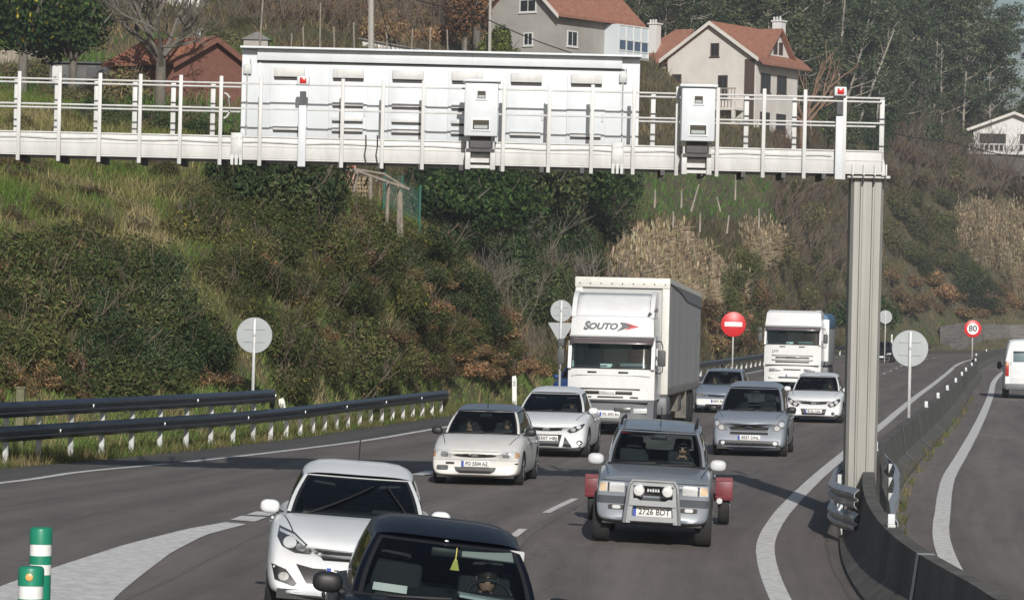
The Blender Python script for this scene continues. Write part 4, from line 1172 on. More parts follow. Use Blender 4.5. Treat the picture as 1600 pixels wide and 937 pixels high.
# nearest: dark car, mostly windscreen and roof in view
c1 = make_car('dark_car', 'midnight blue car nearest the camera with a white note in its windscreen', 'car', dict(
    L=4.0, W=1.72, X=-0.46, Y=25.2, yaw=4, roll=5.6, dz=0.15, zf=0.74, zc=0.955, yc=1.02, wb=2.5, paint=M_pblack, r=0.30, mirror=M_trim, md=(0.23, 0.14, 0.16),
    cab=dict(wb=0.70, wt=0.545, y0=0.98, y1=1.74, cb=0.20, ct=0.10, z1=1.38, zr=1.38, yr0=3.9, yr1=3.45, wrb=0.66, wrt=0.52, crown=0.085), aerial=None,
    front=[('headlight', [(0.45, 0.60), (0.60, 0.72), (0.80, 0.74), (0.80, 0.62)], M_lamp, 0.006, True), ('grille', rrect(-0.4, 0.4, 0.50, 0.60), M_grille), ('air_intake', rrect(-0.5, 0.5, 0.27, 0.40), M_grille)],
    plate=(0.45, '4518 CKD')))
root, bv, fr, g, L = c1
p0, p1 = fr(-0.80, 0.14), fr(-0.42, 0.27)
mb = MB(); mb.add([fr(-0.80, 0.115) + Vector((0, 0.035, 0)), fr(-0.43, 0.115) + Vector((0, 0.035, 0)), fr(-0.43, 0.235) + Vector((0, 0.035, 0)), fr(-0.80, 0.235) + Vector((0, 0.035, 0)),
                    fr(-0.80, 0.115) + Vector((0, 0.039, 0)), fr(-0.43, 0.115) + Vector((0, 0.039, 0)), fr(-0.43, 0.235) + Vector((0, 0.039, 0)), fr(-0.80, 0.235) + Vector((0, 0.039, 0))],
                   [(0, 1, 2, 3), (7, 6, 5, 4), (0, 4, 5, 1), (1, 5, 6, 2), (2, 6, 7, 3), (3, 7, 4, 0)])
mb.build('windscreen_note', M_signwhite, root, smooth=0)
mb = MB(); q = fr(0.62, 0.90) + Vector((0, 0.10, -0.02)); mb.box(q, (0.50, 0.05, 0.10), bev=0.015, rot=Matrix.Rotation(rad(-20), 3, 'X')); mb.build('sun_visor', mat('visor_fabric', (0.42, 0.43, 0.42), 0.9), root)
mb = MB(); q = fr(0.10, 0.62) + Vector((0, 0.10, 0.0)); mb.tube([q + Vector((0, 0, 0.14)), q + Vector((0, 0, 0.04))], 0.004, 5); mb.prism([(-0.035, -0.03), (0.035, -0.03), (0.012, 0.05), (-0.012, 0.05)], -0.008, 0.008, fn=lambda x, y, z: q + Vector((x, y, z))); mb.build('air_freshener', mat('freshener_yellow', (0.55, 0.50, 0.12), 0.6), root)
mb = MB(); q = fr(0.52, 0.10) + Vector((0, 0.2, 0.02)); mb.box(q, (0.52, 0.3, 0.02), rot=Matrix.Rotation(rad(4), 3, 'Y')); mb.build('dashboard_paper', mat('paper_pale', (0.45, 0.5, 0.5), 0.8), root)
mb = MB(); a = fr(-0.02, 0.985); mb.box(a + Vector((0, -0.01, 0.012)), (0.03, 0.02, 0.012), bev=0.004); mb.build('washer_jet', M_lens, root)
seat_in(c1, 'person in dark red top at the wheel of the midnight blue car', 1, M_clothr, dz=0.16)

# white hatchback right behind it
hl = [(-0.79, 0.90), (-0.62, 0.855), (-0.475, 0.75), (-0.425, 0.675), (-0.44, 0.645), (-0.60, 0.65), (-0.74, 0.71), (-0.80, 0.80)]
c2 = make_car('white_car', 'glossy white hatchback with angular headlamps, half hidden behind the midnight blue car', 'car', dict(
    L=4.42, W=1.81, X=-1.62, Y=36.4, yaw=2.5, roll=3.0, dz=-0.03, zf=0.80, zc=1.00, yc=1.12, wb=2.68, paint=M_pw1, r=0.325, axf=0.90, curv=0.26,
    cab=dict(wb=0.735, wt=0.575, y0=1.08, y1=1.98, cb=0.24, ct=0.12, z1=1.39, zr=1.40, yr0=4.25, yr1=3.6, wrb=0.68, wrt=0.54, crown=0.10), aerial=(0.0, 0.55),
    wip=[(-0.70, 0.04, 0.28, 0.80), (0.80, 0.06, 0.52, 0.82)],
    front=[('headlight', hl, M_lampd, 0.008, True), ('headlamp_lens', oval(-0.66, 0.755, 0.07, 0.06), M_lens, 0.014, True), ('headlamp_lens', oval(-0.54, 0.715, 0.055, 0.045), M_lamp, 0.014, True), ('headlamp_strip', [(-0.78, 0.875), (-0.62, 0.835), (-0.5, 0.75), (-0.51, 0.735), (-0.63, 0.81), (-0.78, 0.85)], M_lens, 0.014, True),
           ('chrome_bar', [(-0.40, 0.70), (-0.30, 0.655), (0.30, 0.655), (0.40, 0.70), (0.40, 0.665), (0.31, 0.615), (-0.31, 0.615), (-0.40, 0.665)], M_chrome, 0.012), ('grille', [(-0.40, 0.715), (0.40, 0.715), (0.30, 0.59), (-0.30, 0.59)], M_grille, 0.006),
           ('air_intake', [(-0.58, 0.535), (-0.40, 0.50), (0.40, 0.50), (0.58, 0.535), (0.46, 0.34), (-0.46, 0.34)], M_grille, 0.006),
           ('fog_recess', [(-0.84, 0.525), (-0.68, 0.47), (-0.555, 0.33), (-0.59, 0.30), (-0.79, 0.355)], M_grille, 0.006, True), ('fog_lamp', oval(-0.70, 0.395, 0.055, 0.045), M_lamp, 0.014, True), ('bumper_lip', rrect(-0.72, 0.72, 0.20, 0.245), M_trim, 0.005)],
    plate=(0.46, '7243 HTP')))

# old white estate
c3 = make_car('white_estate_car', 'older white car with two people and an amber corner lamp, beside the gantry shadow', 'car', dict(
    L=4.3, W=1.70, X=at(747, 64.8), Y=64.8, yaw=-6, zf=0.665, zc=0.915, yc=1.10, wb=2.52, paint=M_pw2, r=0.295, curv=0.16, mirror=M_trim, zb=0.16, w0=0.88, w1=0.93,
    cab=dict(wb=0.70, wt=0.555, y0=1.06, y1=1.80, cb=0.17, ct=0.09, z1=1.33, zr=1.34, yr0=4.2, yr1=3.7, wrb=0.68, wrt=0.54, crown=0.065), aerial=(0.0, 0.10),
    front=[('headlight', [(0.43, 0.505), (0.46, 0.66), (0.70, 0.655), (0.81, 0.63), (0.82, 0.52), (0.60, 0.50)], M_lens, 0.008, True), ('headlamp_lens', rrect(0.50, 0.64, 0.52, 0.62), M_lamp, 0.013, True), ('indicator', [(0.73, 0.52), (0.74, 0.625), (0.80, 0.612), (0.81, 0.528)], M_amber, 0.014, True),
           ('grille', oval(0, 0.552, 0.39, 0.036, 26), M_grille, 0.007), ('badge', oval(0, 0.545, 0.07, 0.028), M_lampd, 0.013), ('bonnet_line', rrect(-0.45, 0.45, 0.625, 0.632, 0.002), M_trim, 0.003),
           ('air_intake', [(-0.39, 0.335), (0.39, 0.335), (0.36, 0.26), (0.28, 0.225), (-0.28, 0.225), (-0.36, 0.26)], M_grille, 0.006), ('fog_recess', rrect(-0.72, -0.50, 0.275, 0.365, 0.03), M_lampd, 0.006), ('fog_recess', rrect(0.48, 0.70, 0.275, 0.365, 0.03), M_plate, 0.006), ('bumper_scar', rrect(-0.55, -0.39, 0.385, 0.425, 0.01), M_trim, 0.007), ('bumper_scar', rrect(0.73, 0.79, 0.40, 0.425, 0.01), M_trim, 0.007), ('bumper_line', rrect(-0.76, 0.76, 0.468, 0.474, 0.002), M_trim, 0.003)],
    plate=(0.40, 'PO 5504 AZ')))
seat_in(c3, 'person in light top at the wheel of the older white car', 1, M_clothl, dz=0.17, scale=0.95)
seat_in(c3, 'person in dark top beside the driver of the older white car', -1, M_clothd, dz=0.17, hands=False, scale=0.95)

# white hatchback with trapezoid grille
c4 = make_car('white_car', 'white hatchback with trapezoid grille and triangular intakes, in front of the curtain side truck', 'car', dict(
    L=4.36, W=1.82, X=at(857, 78), Y=78, yaw=-6.5, zf=0.76, zc=0.975, yc=1.15, wb=2.65, paint=M_pw1, r=0.32, curv=0.22, axf=0.88,
    cab=dict(wb=0.735, wt=0.575, y0=1.10, y1=1.98, cb=0.22, ct=0.12, z1=1.38, zr=1.38, yr0=4.2, yr1=3.6, wrb=0.68, wrt=0.54, crown=0.105),
    front=[('headlight', [(0.46, 0.60), (0.52, 0.545), (0.66, 0.575), (0.80, 0.66), (0.855, 0.775), (0.78, 0.75), (0.62, 0.70)], M_lampd, 0.008, True), ('headlamp_lens', oval(0.60, 0.63, 0.055, 0.042), M_lens, 0.014, True), ('headlamp_lens', oval(0.72, 0.69, 0.05, 0.042), M_lens, 0.014, True),
           ('grille', [(-0.38, 0.66), (0.38, 0.66), (0.34, 0.60), (0.10, 0.585), (-0.10, 0.585), (-0.34, 0.60)], M_grille, 0.007), ('badge', oval(0, 0.625, 0.085, 0.038), M_chrome, 0.014), ('grille_bar', rrect(-0.36, 0.36, 0.622, 0.632, 0.003), M_chrome, 0.011),
           ('air_intake', [(-0.345, 0.51), (0.345, 0.51), (0.285, 0.24), (-0.285, 0.24)], M_grille, 0.007), ('air_intake', [(0.365, 0.235), (0.41, 0.47), (0.575, 0.25), (0.56, 0.235)], M_grille, 0.007, True), ('fog_lamp', oval(0.74, 0.335, 0.07, 0.055), M_trim, 0.007, True), ('fog_lens', oval(0.74, 0.335, 0.032, 0.028), M_lamp, 0.013, True), ('intake_slots', rrect(-0.25, 0.25, 0.185, 0.205, 0.005), M_grille, 0.005)],
    plate=(0.425, '3507 HBJ')))
seat_in(c4, 'person at the wheel of the white hatchback with the trapezoid grille', 1, M_clothd, dz=0.18)

# grey-blue off-roader with silver bull bar
c5 = make_car('off_road_car', 'grey blue off-roader with a silver bull bar and two round lamps, towing a red dolly', 'car', dict(
    L=4.2, W=1.70, X=at(1025, 50.3), Y=50.3, yaw=-3.5, roll=1.9, zf=0.93, zc=1.10, yc=1.22, wb=2.46, paint=M_psilver, r=0.36, tw=0.25, axf=0.72, curv=0.10, zb=0.31, mirror=mat('mirror_grey', (0.50, 0.51, 0.52), 0.4), md=(0.24, 0.14, 0.17), w0=0.91, w1=0.955, bonnet=0.78,
    cab=dict(wb=0.715, wt=0.585, y0=1.16, y1=1.76, cb=0.13, ct=0.07, z1=1.58, zr=1.64, yr0=4.12, yr1=3.98, wrb=0.70, wrt=0.58, crown=0.065), aerial=(0.03, 0.12),
    wip=[(-0.7, 0.05, -0.02, 0.10), (0.10, 0.05, 0.80, 0.10)],
    front=[('headlight', rrect(0.415, 0.785, 0.745, 0.885, 0.02), M_lens, 0.01, True), ('headlamp_lens', rrect(0.44, 0.625, 0.76, 0.87, 0.015), M_lens, 0.016, True), ('indicator', rrect(0.675, 0.775, 0.76, 0.87, 0.015), mat('indicator_pale', (0.62, 0.46, 0.30), 0.25, coat=1), 0.016, True), ('lamp_divider', rrect(0.632, 0.660, 0.75, 0.88, 0.004), M_lampd, 0.018, True),
           ('bumper_band', rrect(-0.80, 0.80, 0.585, 0.69, 0.02), mat('band_grey', (0.04, 0.046, 0.055), 0.6), 0.012), ('fog_recess', rrect(0.40, 0.64, 0.50, 0.565, 0.02), M_trim, 0.012, True), ('fog_lamp', rrect(0.46, 0.58, 0.51, 0.56, 0.02), M_lens, 0.018, True), ('bonnet_line', rrect(-0.80, 0.80, 0.905, 0.914, 0.003), M_trim, 0.004), ('grille', rrect(-0.33, 0.33, 0.72, 0.90, 0.03), M_grille, 0.01)],
    plate=(0.49, '2726 BDT', 0.56, 0.135, 0.0, 0.085)))
root, bv, fr, g, L = c5
yf = -L / 2
M_bull = mat('bull_bar_silver', (0.31, 0.325, 0.335), 0.35, metal=0.5, var=0.05)
mb = MB(); _o = len(mb.v)
for sx in (-1, 1):
    pl_ = [(sx * x, z) for x, z in [(-0.455, 0.33), (-0.35, 0.33), (-0.315, 0.60), (-0.325, 0.875), (-0.395, 0.875), (-0.41, 0.72)]]
    mb.prism(pl_, yf - 0.085, yf - 0.02)
    mb.tube([(sx * 0.45, yf - 0.09, 0.33), (sx * 0.41, yf - 0.11, 0.70), (sx * 0.39, yf - 0.11, 0.88), (sx * 0.34, yf - 0.11, 0.93)], 0.028, 8)
mb.prism([(-0.40, 0.865), (0.40, 0.865), (0.37, 0.94), (-0.37, 0.94)], yf - 0.09, yf - 0.03)
mb.tube([(-0.36, yf - 0.10, 0.94), (0.36, yf - 0.10, 0.94)], 0.022, 8)
mb.prism([(-0.38, 0.58), (0.38, 0.58), (0.355, 0.68), (0.26, 0.685), (0.20, 0.655), (-0.20, 0.655), (-0.26, 0.685), (-0.355, 0.68)], yf - 0.115, yf - 0.05)
mb.prism([(-0.38, 0.36), (0.38, 0.36), (0.385, 0.425), (-0.385, 0.425)], yf - 0.10, yf - 0.04)
pass
mb.v = [(x * 0.88, y, z) for x, y, z in mb.v]
bull = mb.build('bull_bar', M_bull, root)
for sx in (-1, 1):
    mb = MB(); mb.lathe([(0.0, -0.045), (0.07, -0.04), (0.082, -0.02), (0.085, 0.02), (0.05, 0.05)], 22, 'Y', (sx * 0.205, yf - 0.10, 0.795)); mb.build('spot_lamp', M_lens, bull)
for k, hh in enumerate((0.042, 0.034, 0.044, 0.036, 0.042)):
    mb = MB(); mb.box((-0.075 + k * 0.037, yf - 0.02, 0.80), (0.024, 0.01, hh)); mb.build('letter_block', M_lens, bull)
for sx in (-1, 1):
    mb = MB(); mb.tube([(sx * 0.56, yf + 1.95, 1.66), (sx * 0.555, yf + 2.05, 1.735), (sx * 0.55, yf + 3.7, 1.745), (sx * 0.55, yf + 3.8, 1.70)], 0.02, 6); mb.build('roof_rail', M_trim, root)
mb = MB(); q = fr(-0.78, 0.93) + Vector((0, 0.03, 0)); mb.box(q, (0.14, 0.006, 0.022)); mb.build('windscreen_sticker', M_redl, root)
seat_in(c5, 'person with dark sunglasses at the wheel of the grey blue off-roader', 1, M_clothd, dz=0.25, glasses=True)
# bonnet edge chips catch the light
# the red towing dolly behind it
yw = rad(-3.5); dl = thing('towing_dolly', 'low red two wheeled towing dolly hitched behind the grey blue off-roader', 'trailer', (at(1038, 55.6), 55.9, float(gz(2.3, 55.9))), yw)
M_dred = mat('dolly_red', (0.15, 0.02, 0.028), 0.45, var=0.2, scale=6, coat=0.3)
for sx in (-1, 1):
    wheel(dl, sx * 1.03, 0.0, 0.30, 0.18, sx)
    mb = MB()
    for k in range(7):
        a0, a1 = rad(20 + k * 20), rad(40 + k * 20)
        mb.box((sx * 1.03, -math.cos((a0 + a1) / 2) * 0.40, 0.30 + math.sin((a0 + a1) / 2) * 0.40), (0.27, 0.17, 0.018), rot=Matrix.Rotation(-((a0 + a1) / 2 - rad(90)), 3, 'X'))
    mb.box((sx * 1.03, -0.37, 0.56), (0.27, 0.03, 0.34), bev=0.01); mb.box((sx * 1.03, -0.39, 0.72), (0.26, 0.02, 0.06))
    fd = mb.build('mudguard', M_dred, dl)
    mb = MB(); mb.lathe([(0.045, -0.02), (0.05, 0.0), (0.03, 0.02)], 14, 'Y', (sx * 0.96, -0.40, 0.38)); mb.build('marker_lamp', M_lens, fd)
mb = MB(); mb.box((0, 0, 0.42), (1.9, 0.10, 0.12), bev=0.01); mb.tube([(0, -2.0, 0.45), (0, 0, 0.42)], 0.05, 8); mb.tube([(-0.8, 0.1, 0.42), (0, -1.3, 0.45), (0.8, 0.1, 0.42)], 0.04, 8); mb.build('frame', M_dred, dl)
for sx in (-1, 1):
    mb = MB(); mb.box((sx * 0.66, 0.15, 0.40), (0.34, 1.3, 0.05), bev=0.01); mb.box((sx * 0.66, -0.52, 0.50), (0.34, 0.04, 0.2)); mb.build('wheel_tray', M_dred, dl)

# silver-blue people carrier
c6 = make_car('silver_car', 'rounded silver blue people carrier with chrome grille, near the column', 'car', dict(
    L=4.28, W=1.75, X=at(1174, 81), Y=81, yaw=-7.5, zf=0.84, zc=1.03, yc=0.95, wb=2.76, paint=M_pblue, r=0.315, curv=0.26, axf=0.86, mirror=M_trim,
    cab=dict(wb=0.735, wt=0.60, y0=0.90, y1=1.90, cb=0.26, ct=0.12, z1=1.545, zr=1.55, yr0=4.15, yr1=3.75, wrb=0.70, wrt=0.58, crown=0.105),
    front=[('headlight', [(0.50, 0.60), (0.66, 0.585), (0.82, 0.68), (0.835, 0.86), (0.76, 0.87), (0.58, 0.73)], M_lamp, 0.008, True), ('headlamp_lens', oval(0.64, 0.665, 0.06, 0.055), M_lens, 0.014, True), ('headlamp_lens', oval(0.75, 0.755, 0.055, 0.055), M_lens, 0.014, True),
           ('grille', [(-0.46, 0.68), (-0.20, 0.70), (0, 0.725), (0.20, 0.70), (0.46, 0.68), (0.42, 0.60), (0, 0.615), (-0.42, 0.60)], M_grille, 0.007), ('chrome_bar', [(-0.46, 0.685), (-0.14, 0.665), (0, 0.705), (0.14, 0.665), (0.46, 0.685), (0.46, 0.665), (0.14, 0.64), (0, 0.68), (-0.14, 0.64), (-0.46, 0.665)], M_chrome, 0.014), ('chrome_bar', rrect(-0.43, 0.43, 0.595, 0.625, 0.01), M_chrome, 0.013),
           ('upper_slot', rrect(-0.44, 0.44, 0.505, 0.565, 0.02), M_grille, 0.007), ('air_intake', rrect(-0.70, 0.70, 0.25, 0.37, 0.04), M_grille, 0.007), ('intake_bar', rrect(-0.55, 0.55, 0.305, 0.315, 0.003), M_lampd, 0.012), ('fog_lamp', oval(0.60, 0.31, 0.045, 0.04), M_lens, 0.014, True)],
    plate=(0.435, '4537 DNL')))
seat_in(c6, 'person in dark top at the wheel of the rounded people carrier', 1, M_clothd, dy=1.35, dz=0.24)

# white hatchback by the column
c7 = make_car('white_car', 'small white hatchback next to the column, with a winged badge grille and dark intake', 'car', dict(
    L=4.25, W=1.775, X=at(1274, 108), Y=108, yaw=-9, zf=0.76, zc=0.97, yc=1.08, wb=2.65, paint=M_pw1, r=0.32, curv=0.24, axf=0.86,
    cab=dict(wb=0.725, wt=0.575, y0=1.03, y1=1.88, cb=0.22, ct=0.12, z1=1.40, zr=1.39, yr0=4.1, yr1=3.6, wrb=0.68, wrt=0.54, crown=0.085),
    front=[('headlight', [(0.42, 0.56), (0.50, 0.48), (0.66, 0.52), (0.80, 0.66), (0.83, 0.76), (0.74, 0.75), (0.56, 0.65)], M_lampd, 0.008, True), ('headlamp_lens', oval(0.56, 0.575, 0.06, 0.055), M_lens, 0.014, True), ('headlamp_lens', oval(0.69, 0.645, 0.055, 0.055), M_lens, 0.014, True),
           ('grille', [(-0.45, 0.66), (0, 0.625), (0.45, 0.66), (0.38, 0.585), (0.12, 0.565), (-0.12, 0.565), (-0.38, 0.585)], M_grille, 0.007), ('badge', oval(0, 0.60, 0.07, 0.035), M_chrome, 0.014), ('grille_bar', [(-0.44, 0.645), (0, 0.605), (0.44, 0.645), (0.44, 0.63), (0, 0.59), (-0.44, 0.63)], M_chrome, 0.012),
           ('air_intake', [(-0.40, 0.43), (0.40, 0.43), (0.34, 0.22), (0.24, 0.195), (-0.24, 0.195), (-0.34, 0.22)], M_grille, 0.007), ('fog_lamp', oval(0.60, 0.30, 0.06, 0.05), M_trim, 0.007, True)],
    plate=(0.355, '8126 GZK')))
seat_in(c7, 'person at the wheel of the small white hatchback next to the column', 1, M_clothd, dz=0.18)

# slate car seen between the trucks
c8 = make_car('slate_car', 'slate blue saloon with two people, partly behind the curtain side truck', 'car', dict(
    L=4.4, W=1.72, X=at(1126, 116), Y=116, yaw=-9, zf=0.70, zc=0.93, yc=1.15, wb=2.6, paint=M_pblue2, r=0.30, curv=0.20,
    cab=dict(wb=0.71, wt=0.56, y0=1.10, y1=1.85, cb=0.20, ct=0.10, z1=1.37, zr=1.36, yr0=4.0, yr1=3.4, wrb=0.66, wrt=0.53, crown=0.045),
    front=[('headlight', [(0.42, 0.54), (0.46, 0.63), (0.70, 0.67), (0.82, 0.66), (0.80, 0.56)], M_lamp, 0.008, True), ('grille', rrect(-0.36, 0.36, 0.555, 0.615), M_grille, 0.007), ('bumper_panel', rrect(-0.74, 0.74, 0.28, 0.47, 0.03), M_plate, 0.006), ('air_intake', rrect(-0.45, 0.45, 0.22, 0.30), M_grille, 0.010)],
    plate=(0.40, '6091 BCN')))
seat_in(c8, 'person at the wheel of the slate blue saloon', 1, M_clothl, dz=0.18)
seat_in(c8, 'passenger beside the driver of the slate blue saloon', -1, M_clothg, dz=0.18, hands=False)
# far dark car and the one hidden behind the truck
c9 = make_car('distant_car', 'very distant black car just right of the column', 'car', dict(
    L=4.3, W=1.75, X=at(1377, 262), Y=262, yaw=-11, zf=0.78, zc=0.98, yc=1.05, wb=2.6, paint=M_pblack, r=0.31, curv=0.22,
    cab=dict(wb=0.72, wt=0.57, y0=1.0, y1=1.8, cb=0.22, ct=0.12, z1=1.45, zr=1.42, yr0=4.1, yr1=3.6, wrb=0.68, wrt=0.54),
    front=[('headlight', [(0.42, 0.58), (0.50, 0.68), (0.80, 0.72), (0.80, 0.60)], M_lens, 0.008, True), ('grille', rrect(-0.4, 0.4, 0.5, 0.6), M_grille)], plate=(0.40, '')))
c10 = make_car('blue_car', 'blue car almost hidden behind the left flank of the curtain side truck', 'car', dict(
    L=4.2, W=1.7, X=at(899, 120), Y=120, yaw=-12, zf=0.76, zc=0.95, yc=1.05, wb=2.5, paint=paint('paint_blue', (0.02, 0.045, 0.16)), r=0.30,
    cab=dict(wb=0.71, wt=0.56, y0=1.0, y1=1.75, cb=0.2, ct=0.1, z1=1.42, zr=1.4, yr0=4.0, yr1=3.5, wrb=0.66, wrt=0.53),
    front=[('headlight', [(0.42, 0.58), (0.50, 0.66), (0.80, 0.68), (0.80, 0.58)], M_lens, 0.008, True), ('grille', rrect(-0.4, 0.4, 0.48, 0.56), M_grille)], plate=(0.40, '')))

# ------------------------------------------------------------------ trucks
def plan_round(w, y, c, n=13): return [(w * math.sin(a), y + c * (1 - math.cos(a)) / 1.0) for a in np.linspace(-1, 1, n)]
def cab_layer(mb, z0, z1, w0, w1, y0, y1, depth, c=0.16, mi=0, cap=True):
    """horizontal slice of a truck cab: rounded front corners, straight flanks"""
    def ring(w, y, z):
        pts = [(w * u, y + c * abs(u) ** 4) for u in np.linspace(-1, 1, 17)]
        pts += [(w, y + depth), (-w, y + depth)]
        return [(a, b, z) for a, b in pts]
    a, b = ring(w0, y0, z0), ring(w1, y1, z1); n = len(a)
    fs = [(i, (i + 1) % n, (i + 1) % n + n, i + n) for i in range(n)]
    if cap: fs += [tuple(range(n)), tuple(range(2 * n - 1, n - 1, -1))]
    return mb.add(a + b, fs, mi)
M_tw = paint('truck_white', (0.64, 0.645, 0.64))
M_visor = mat('visor_smoke', (0.10, 0.08, 0.085), 0.25, coat=0.6)
M_tarp = mat('curtain_grey', (0.30, 0.30, 0.295), 0.75, var=0.12, scale=0.9, stretch=(1, 1, 0.25), bump=0.1)
M_tarpd = mat('curtain_dark_grey', (0.16, 0.165, 0.17), 0.8, var=0.1)
M_ttrim = mat('trailer_frame_cream', (0.60, 0.585, 0.54), 0.5, var=0.08)
M_tdark = mat('truck_bumper_grey', (0.115, 0.12, 0.13), 0.5, var=0.1)
M_chassis = mat('chassis_dusty', (0.13, 0.122, 0.105), 0.85, var=0.35, scale=3)
def truck(label, px, Y, yaw, hw, sp):
    yw = rad(yaw)
    t = thing('lorry', label, 'truck', (at(px, Y), Y, 0.0), yw)      # origin under the middle of the front bumper
    zl, zw0, zw1 = sp['zl'], sp['zw0'], sp['zw1']    # bottom of cab panel, windscreen bottom, top
    D = 2.1
    mb = MB()
    cab_layer(mb, zl, zw0, hw, hw, 0.02, 0.0, D, 0.14)
    cab_layer(mb, zw0, zw0 + 0.03, hw, hw, 0.0, 0.02, D, 0.14)
    cabp = mb.build('cab', M_tw, t, smooth=40)
    # flanks, pillars and back of the glazed zone
    mb = MB(); gh = zw1 - zw0; lean = 0.16
    for sx in (-1, 1):
        mb.prism([(0.12, zw0), (0.26, zw0), (0.36, zw1), (0.12 + lean, zw1)], sx * (hw - 0.06), sx * hw, fn=lambda x, y, z: (y, x, z))
        mb.prism([(0.95, zw0), (D, zw0), (D, zw1), (0.95, zw1)], sx * (hw - 0.06), sx * hw, fn=lambda x, y, z: (y, x, z))
        mb.prism([(0.26, zw0 + gh * 0.82), (0.95, zw0 + gh * 0.82), (0.95, zw1), (0.34, zw1)], sx * (hw - 0.06), sx * hw, fn=lambda x, y, z: (y, x, z))
        mb.box((sx * (hw - 0.045), 0.11, (zw0 + zw1) / 2), (0.09, 0.10, gh), rot=Matrix.Rotation(-math.atan(lean / gh), 3, 'X'))
    mb.box((0, D - 0.03, (zw0 + zw1) / 2), (hw * 2 - 0.12, 0.06, gh))
    mb.build('cab_pillars', M_tw, t)
    for sx in (-1, 1):
        mb = MB(); mb.prism([(0.27, zw0 + 0.02), (0.94, zw0 + 0.02), (0.94, zw0 + gh * 0.81), (0.345, zw0 + gh * 0.81)], sx * (hw - 0.035), sx * (hw - 0.025), fn=lambda x, y, z: (y, x, z)); mb.build('side_window', M_glass, t)
    wsw = hw * 0.93
    def wsf(u, v):
        return Vector((u * wsw, 0.015 + lean * v + 0.08 * abs(u) ** 3, zw0 + 0.03 + (gh - 0.03) * v))
    mb = MB(); mb.grid(17, 7, lambda i, j: wsf(-1 + i / 8, j / 6)); mb.build('windscreen', glass_mat('truck_glass', (0.58, 0.74, 0.74)), t, smooth=60)
    mb = MB()
    for (u0, v0, u1, v1) in ((-1, 0, 1, 0), (-1, 0, -1, 1), (1, 0, 1, 1)): mb.tube([wsf(u0 + (u1 - u0) * k / 8, v0 + (v1 - v0) * k / 8) + Vector((0, -0.005, 0)) for k in range(9)], 0.022, 6)
    for a, b in ((-0.9, -0.1), (0.0, 0.8)): mb.tube([wsf(a + (b - a) * k / 6, 0.06 + 0.03 * k / 6) + Vector((0, -0.03, 0)) for k in range(7)], 0.016, 6)
    mb.build('windscreen_seal', M_trim, t)
    mb = MB(); mb.box((0, 0.75, zw0 + 0.02), (hw * 1.86, 1.2, 0.06), bev=0.02); mb.box((0.55, 0.45, zw0 + 0.10), (0.7, 0.4, 0.14), bev=0.04); mb.build('dashboard', mat('truck_dash', (0.16, 0.18, 0.185), 0.7), t)  # dash and seats lightened teal to stand for sky reflected in the windscreen
    for sx in (-1, 1): 
        mb = MB(); mb.box((sx * 0.58, 1.25, zw0 + 0.22), (0.5, 0.16, 0.6), bev=0.06); mb.box((sx * 0.58, 1.25, zw0 + 0.6), (0.28, 0.12, 0.2), bev=0.04); mb.build('seat', mat('truck_seat', (0.10, 0.125, 0.13), 0.9), t)
    mb = MB(); mb.box((-0.15, 0.25, zw0 + 0.09), (0.32, 0.02, 0.11), rot=Matrix.Rotation(-0.2, 3, 'X')); mb.build('dashboard_paper', M_plate, t)
    mb = MB()
    pts = [Vector((0.58 + 0.23 * math.cos(a), 0.62 + 0.14 * math.sin(a), zw0 + 0.14 + 0.18 * math.sin(a))) for a in np.linspace(0, 2 * math.pi, 21)]
    mb.tube(pts, 0.018, 6); mb.build('steering_wheel', M_trim, t)
    # roof
    mb = MB()
    for (z0, z1, w0, w1, y0, y1) in sp['roof']: cab_layer(mb, z0, z1, hw * w0, hw * w1, y0, y1, D - max(y0, 0), 0.14)
    roof = mb.build('roof', M_tw, t, smooth=40)
    mb = MB(); mb.grid(13, 4, lambda i, j: ((-1 + i / 6) * hw * 0.97, -0.16 + 0.05 * j + 0.13 * abs(-1 + i / 6) ** 3, zw1 - 0.06 + sp['vh'] * j / 3)); 
    vis = mb.build('sun_visor', M_visor, t, smooth=60)
    sm = vis.modifiers.new('t', 'SOLIDIFY'); sm.thickness = 0.012
    for sx in (-1, 1):
        mb = MB(); x = sx * (hw + 0.16)
        mb.tube([(sx * hw, 0.2, zw1 + 0.02), (x, 0.05, zw1 + 0.03), (x + sx * 0.05, 0.02, zw1 - 0.1), (x + sx * 0.05, 0.02, zw0 - 0.02), (x, 0.05, zw0 - 0.08), (sx * hw, 0.2, zw0 - 0.06)], 0.016, 6)
        mm = mb.build('mirror_arm', M_trim, t)
        mb = MB(); mb.box((x + sx * 0.03, 0.0, zw0 + 0.32), (0.20, 0.12, 0.42), bev=0.03)
        if sx < 0: mb.box((x + sx * 0.03, 0.0, zw0 + 0.68), (0.18, 0.12, 0.2), bev=0.03)
        mb.build('mirror', mat('mirror_housing_grey', (0.06, 0.062, 0.06), 0.6), mm)
    for (x0, x1, z0, z1, m, nm) in sp['slots']:
        mb = MB(); mb.box(((x0 + x1) / 2, 0.003 + 0.02 * ((x0 + x1) / 2 / hw) ** 4, (z0 + z1) / 2), (x1 - x0, 0.03, z1 - z0), bev=0.006); mb.build(nm, m, cabp)
    # bumper zone
    zb = sp['zb']
    mb = MB(); cab_layer(mb, zb, zl - 0.01, hw * 0.98, hw * 1.0, -0.02, -0.01, 1.3, 0.16); bp = mb.build('bumper', sp['bumper'], t, smooth=40)
    for (x0, x1, z0, z1, m, nm) in sp['bslots']:
        mb = MB(); mb.box(((x0 + x1) / 2, -0.02 + 0.15 * abs((x0 + x1) / 2 / hw) ** 4, (z0 + z1) / 2), (x1 - x0, 0.05, z1 - z0), bev=0.012); mb.build(nm, m, bp)
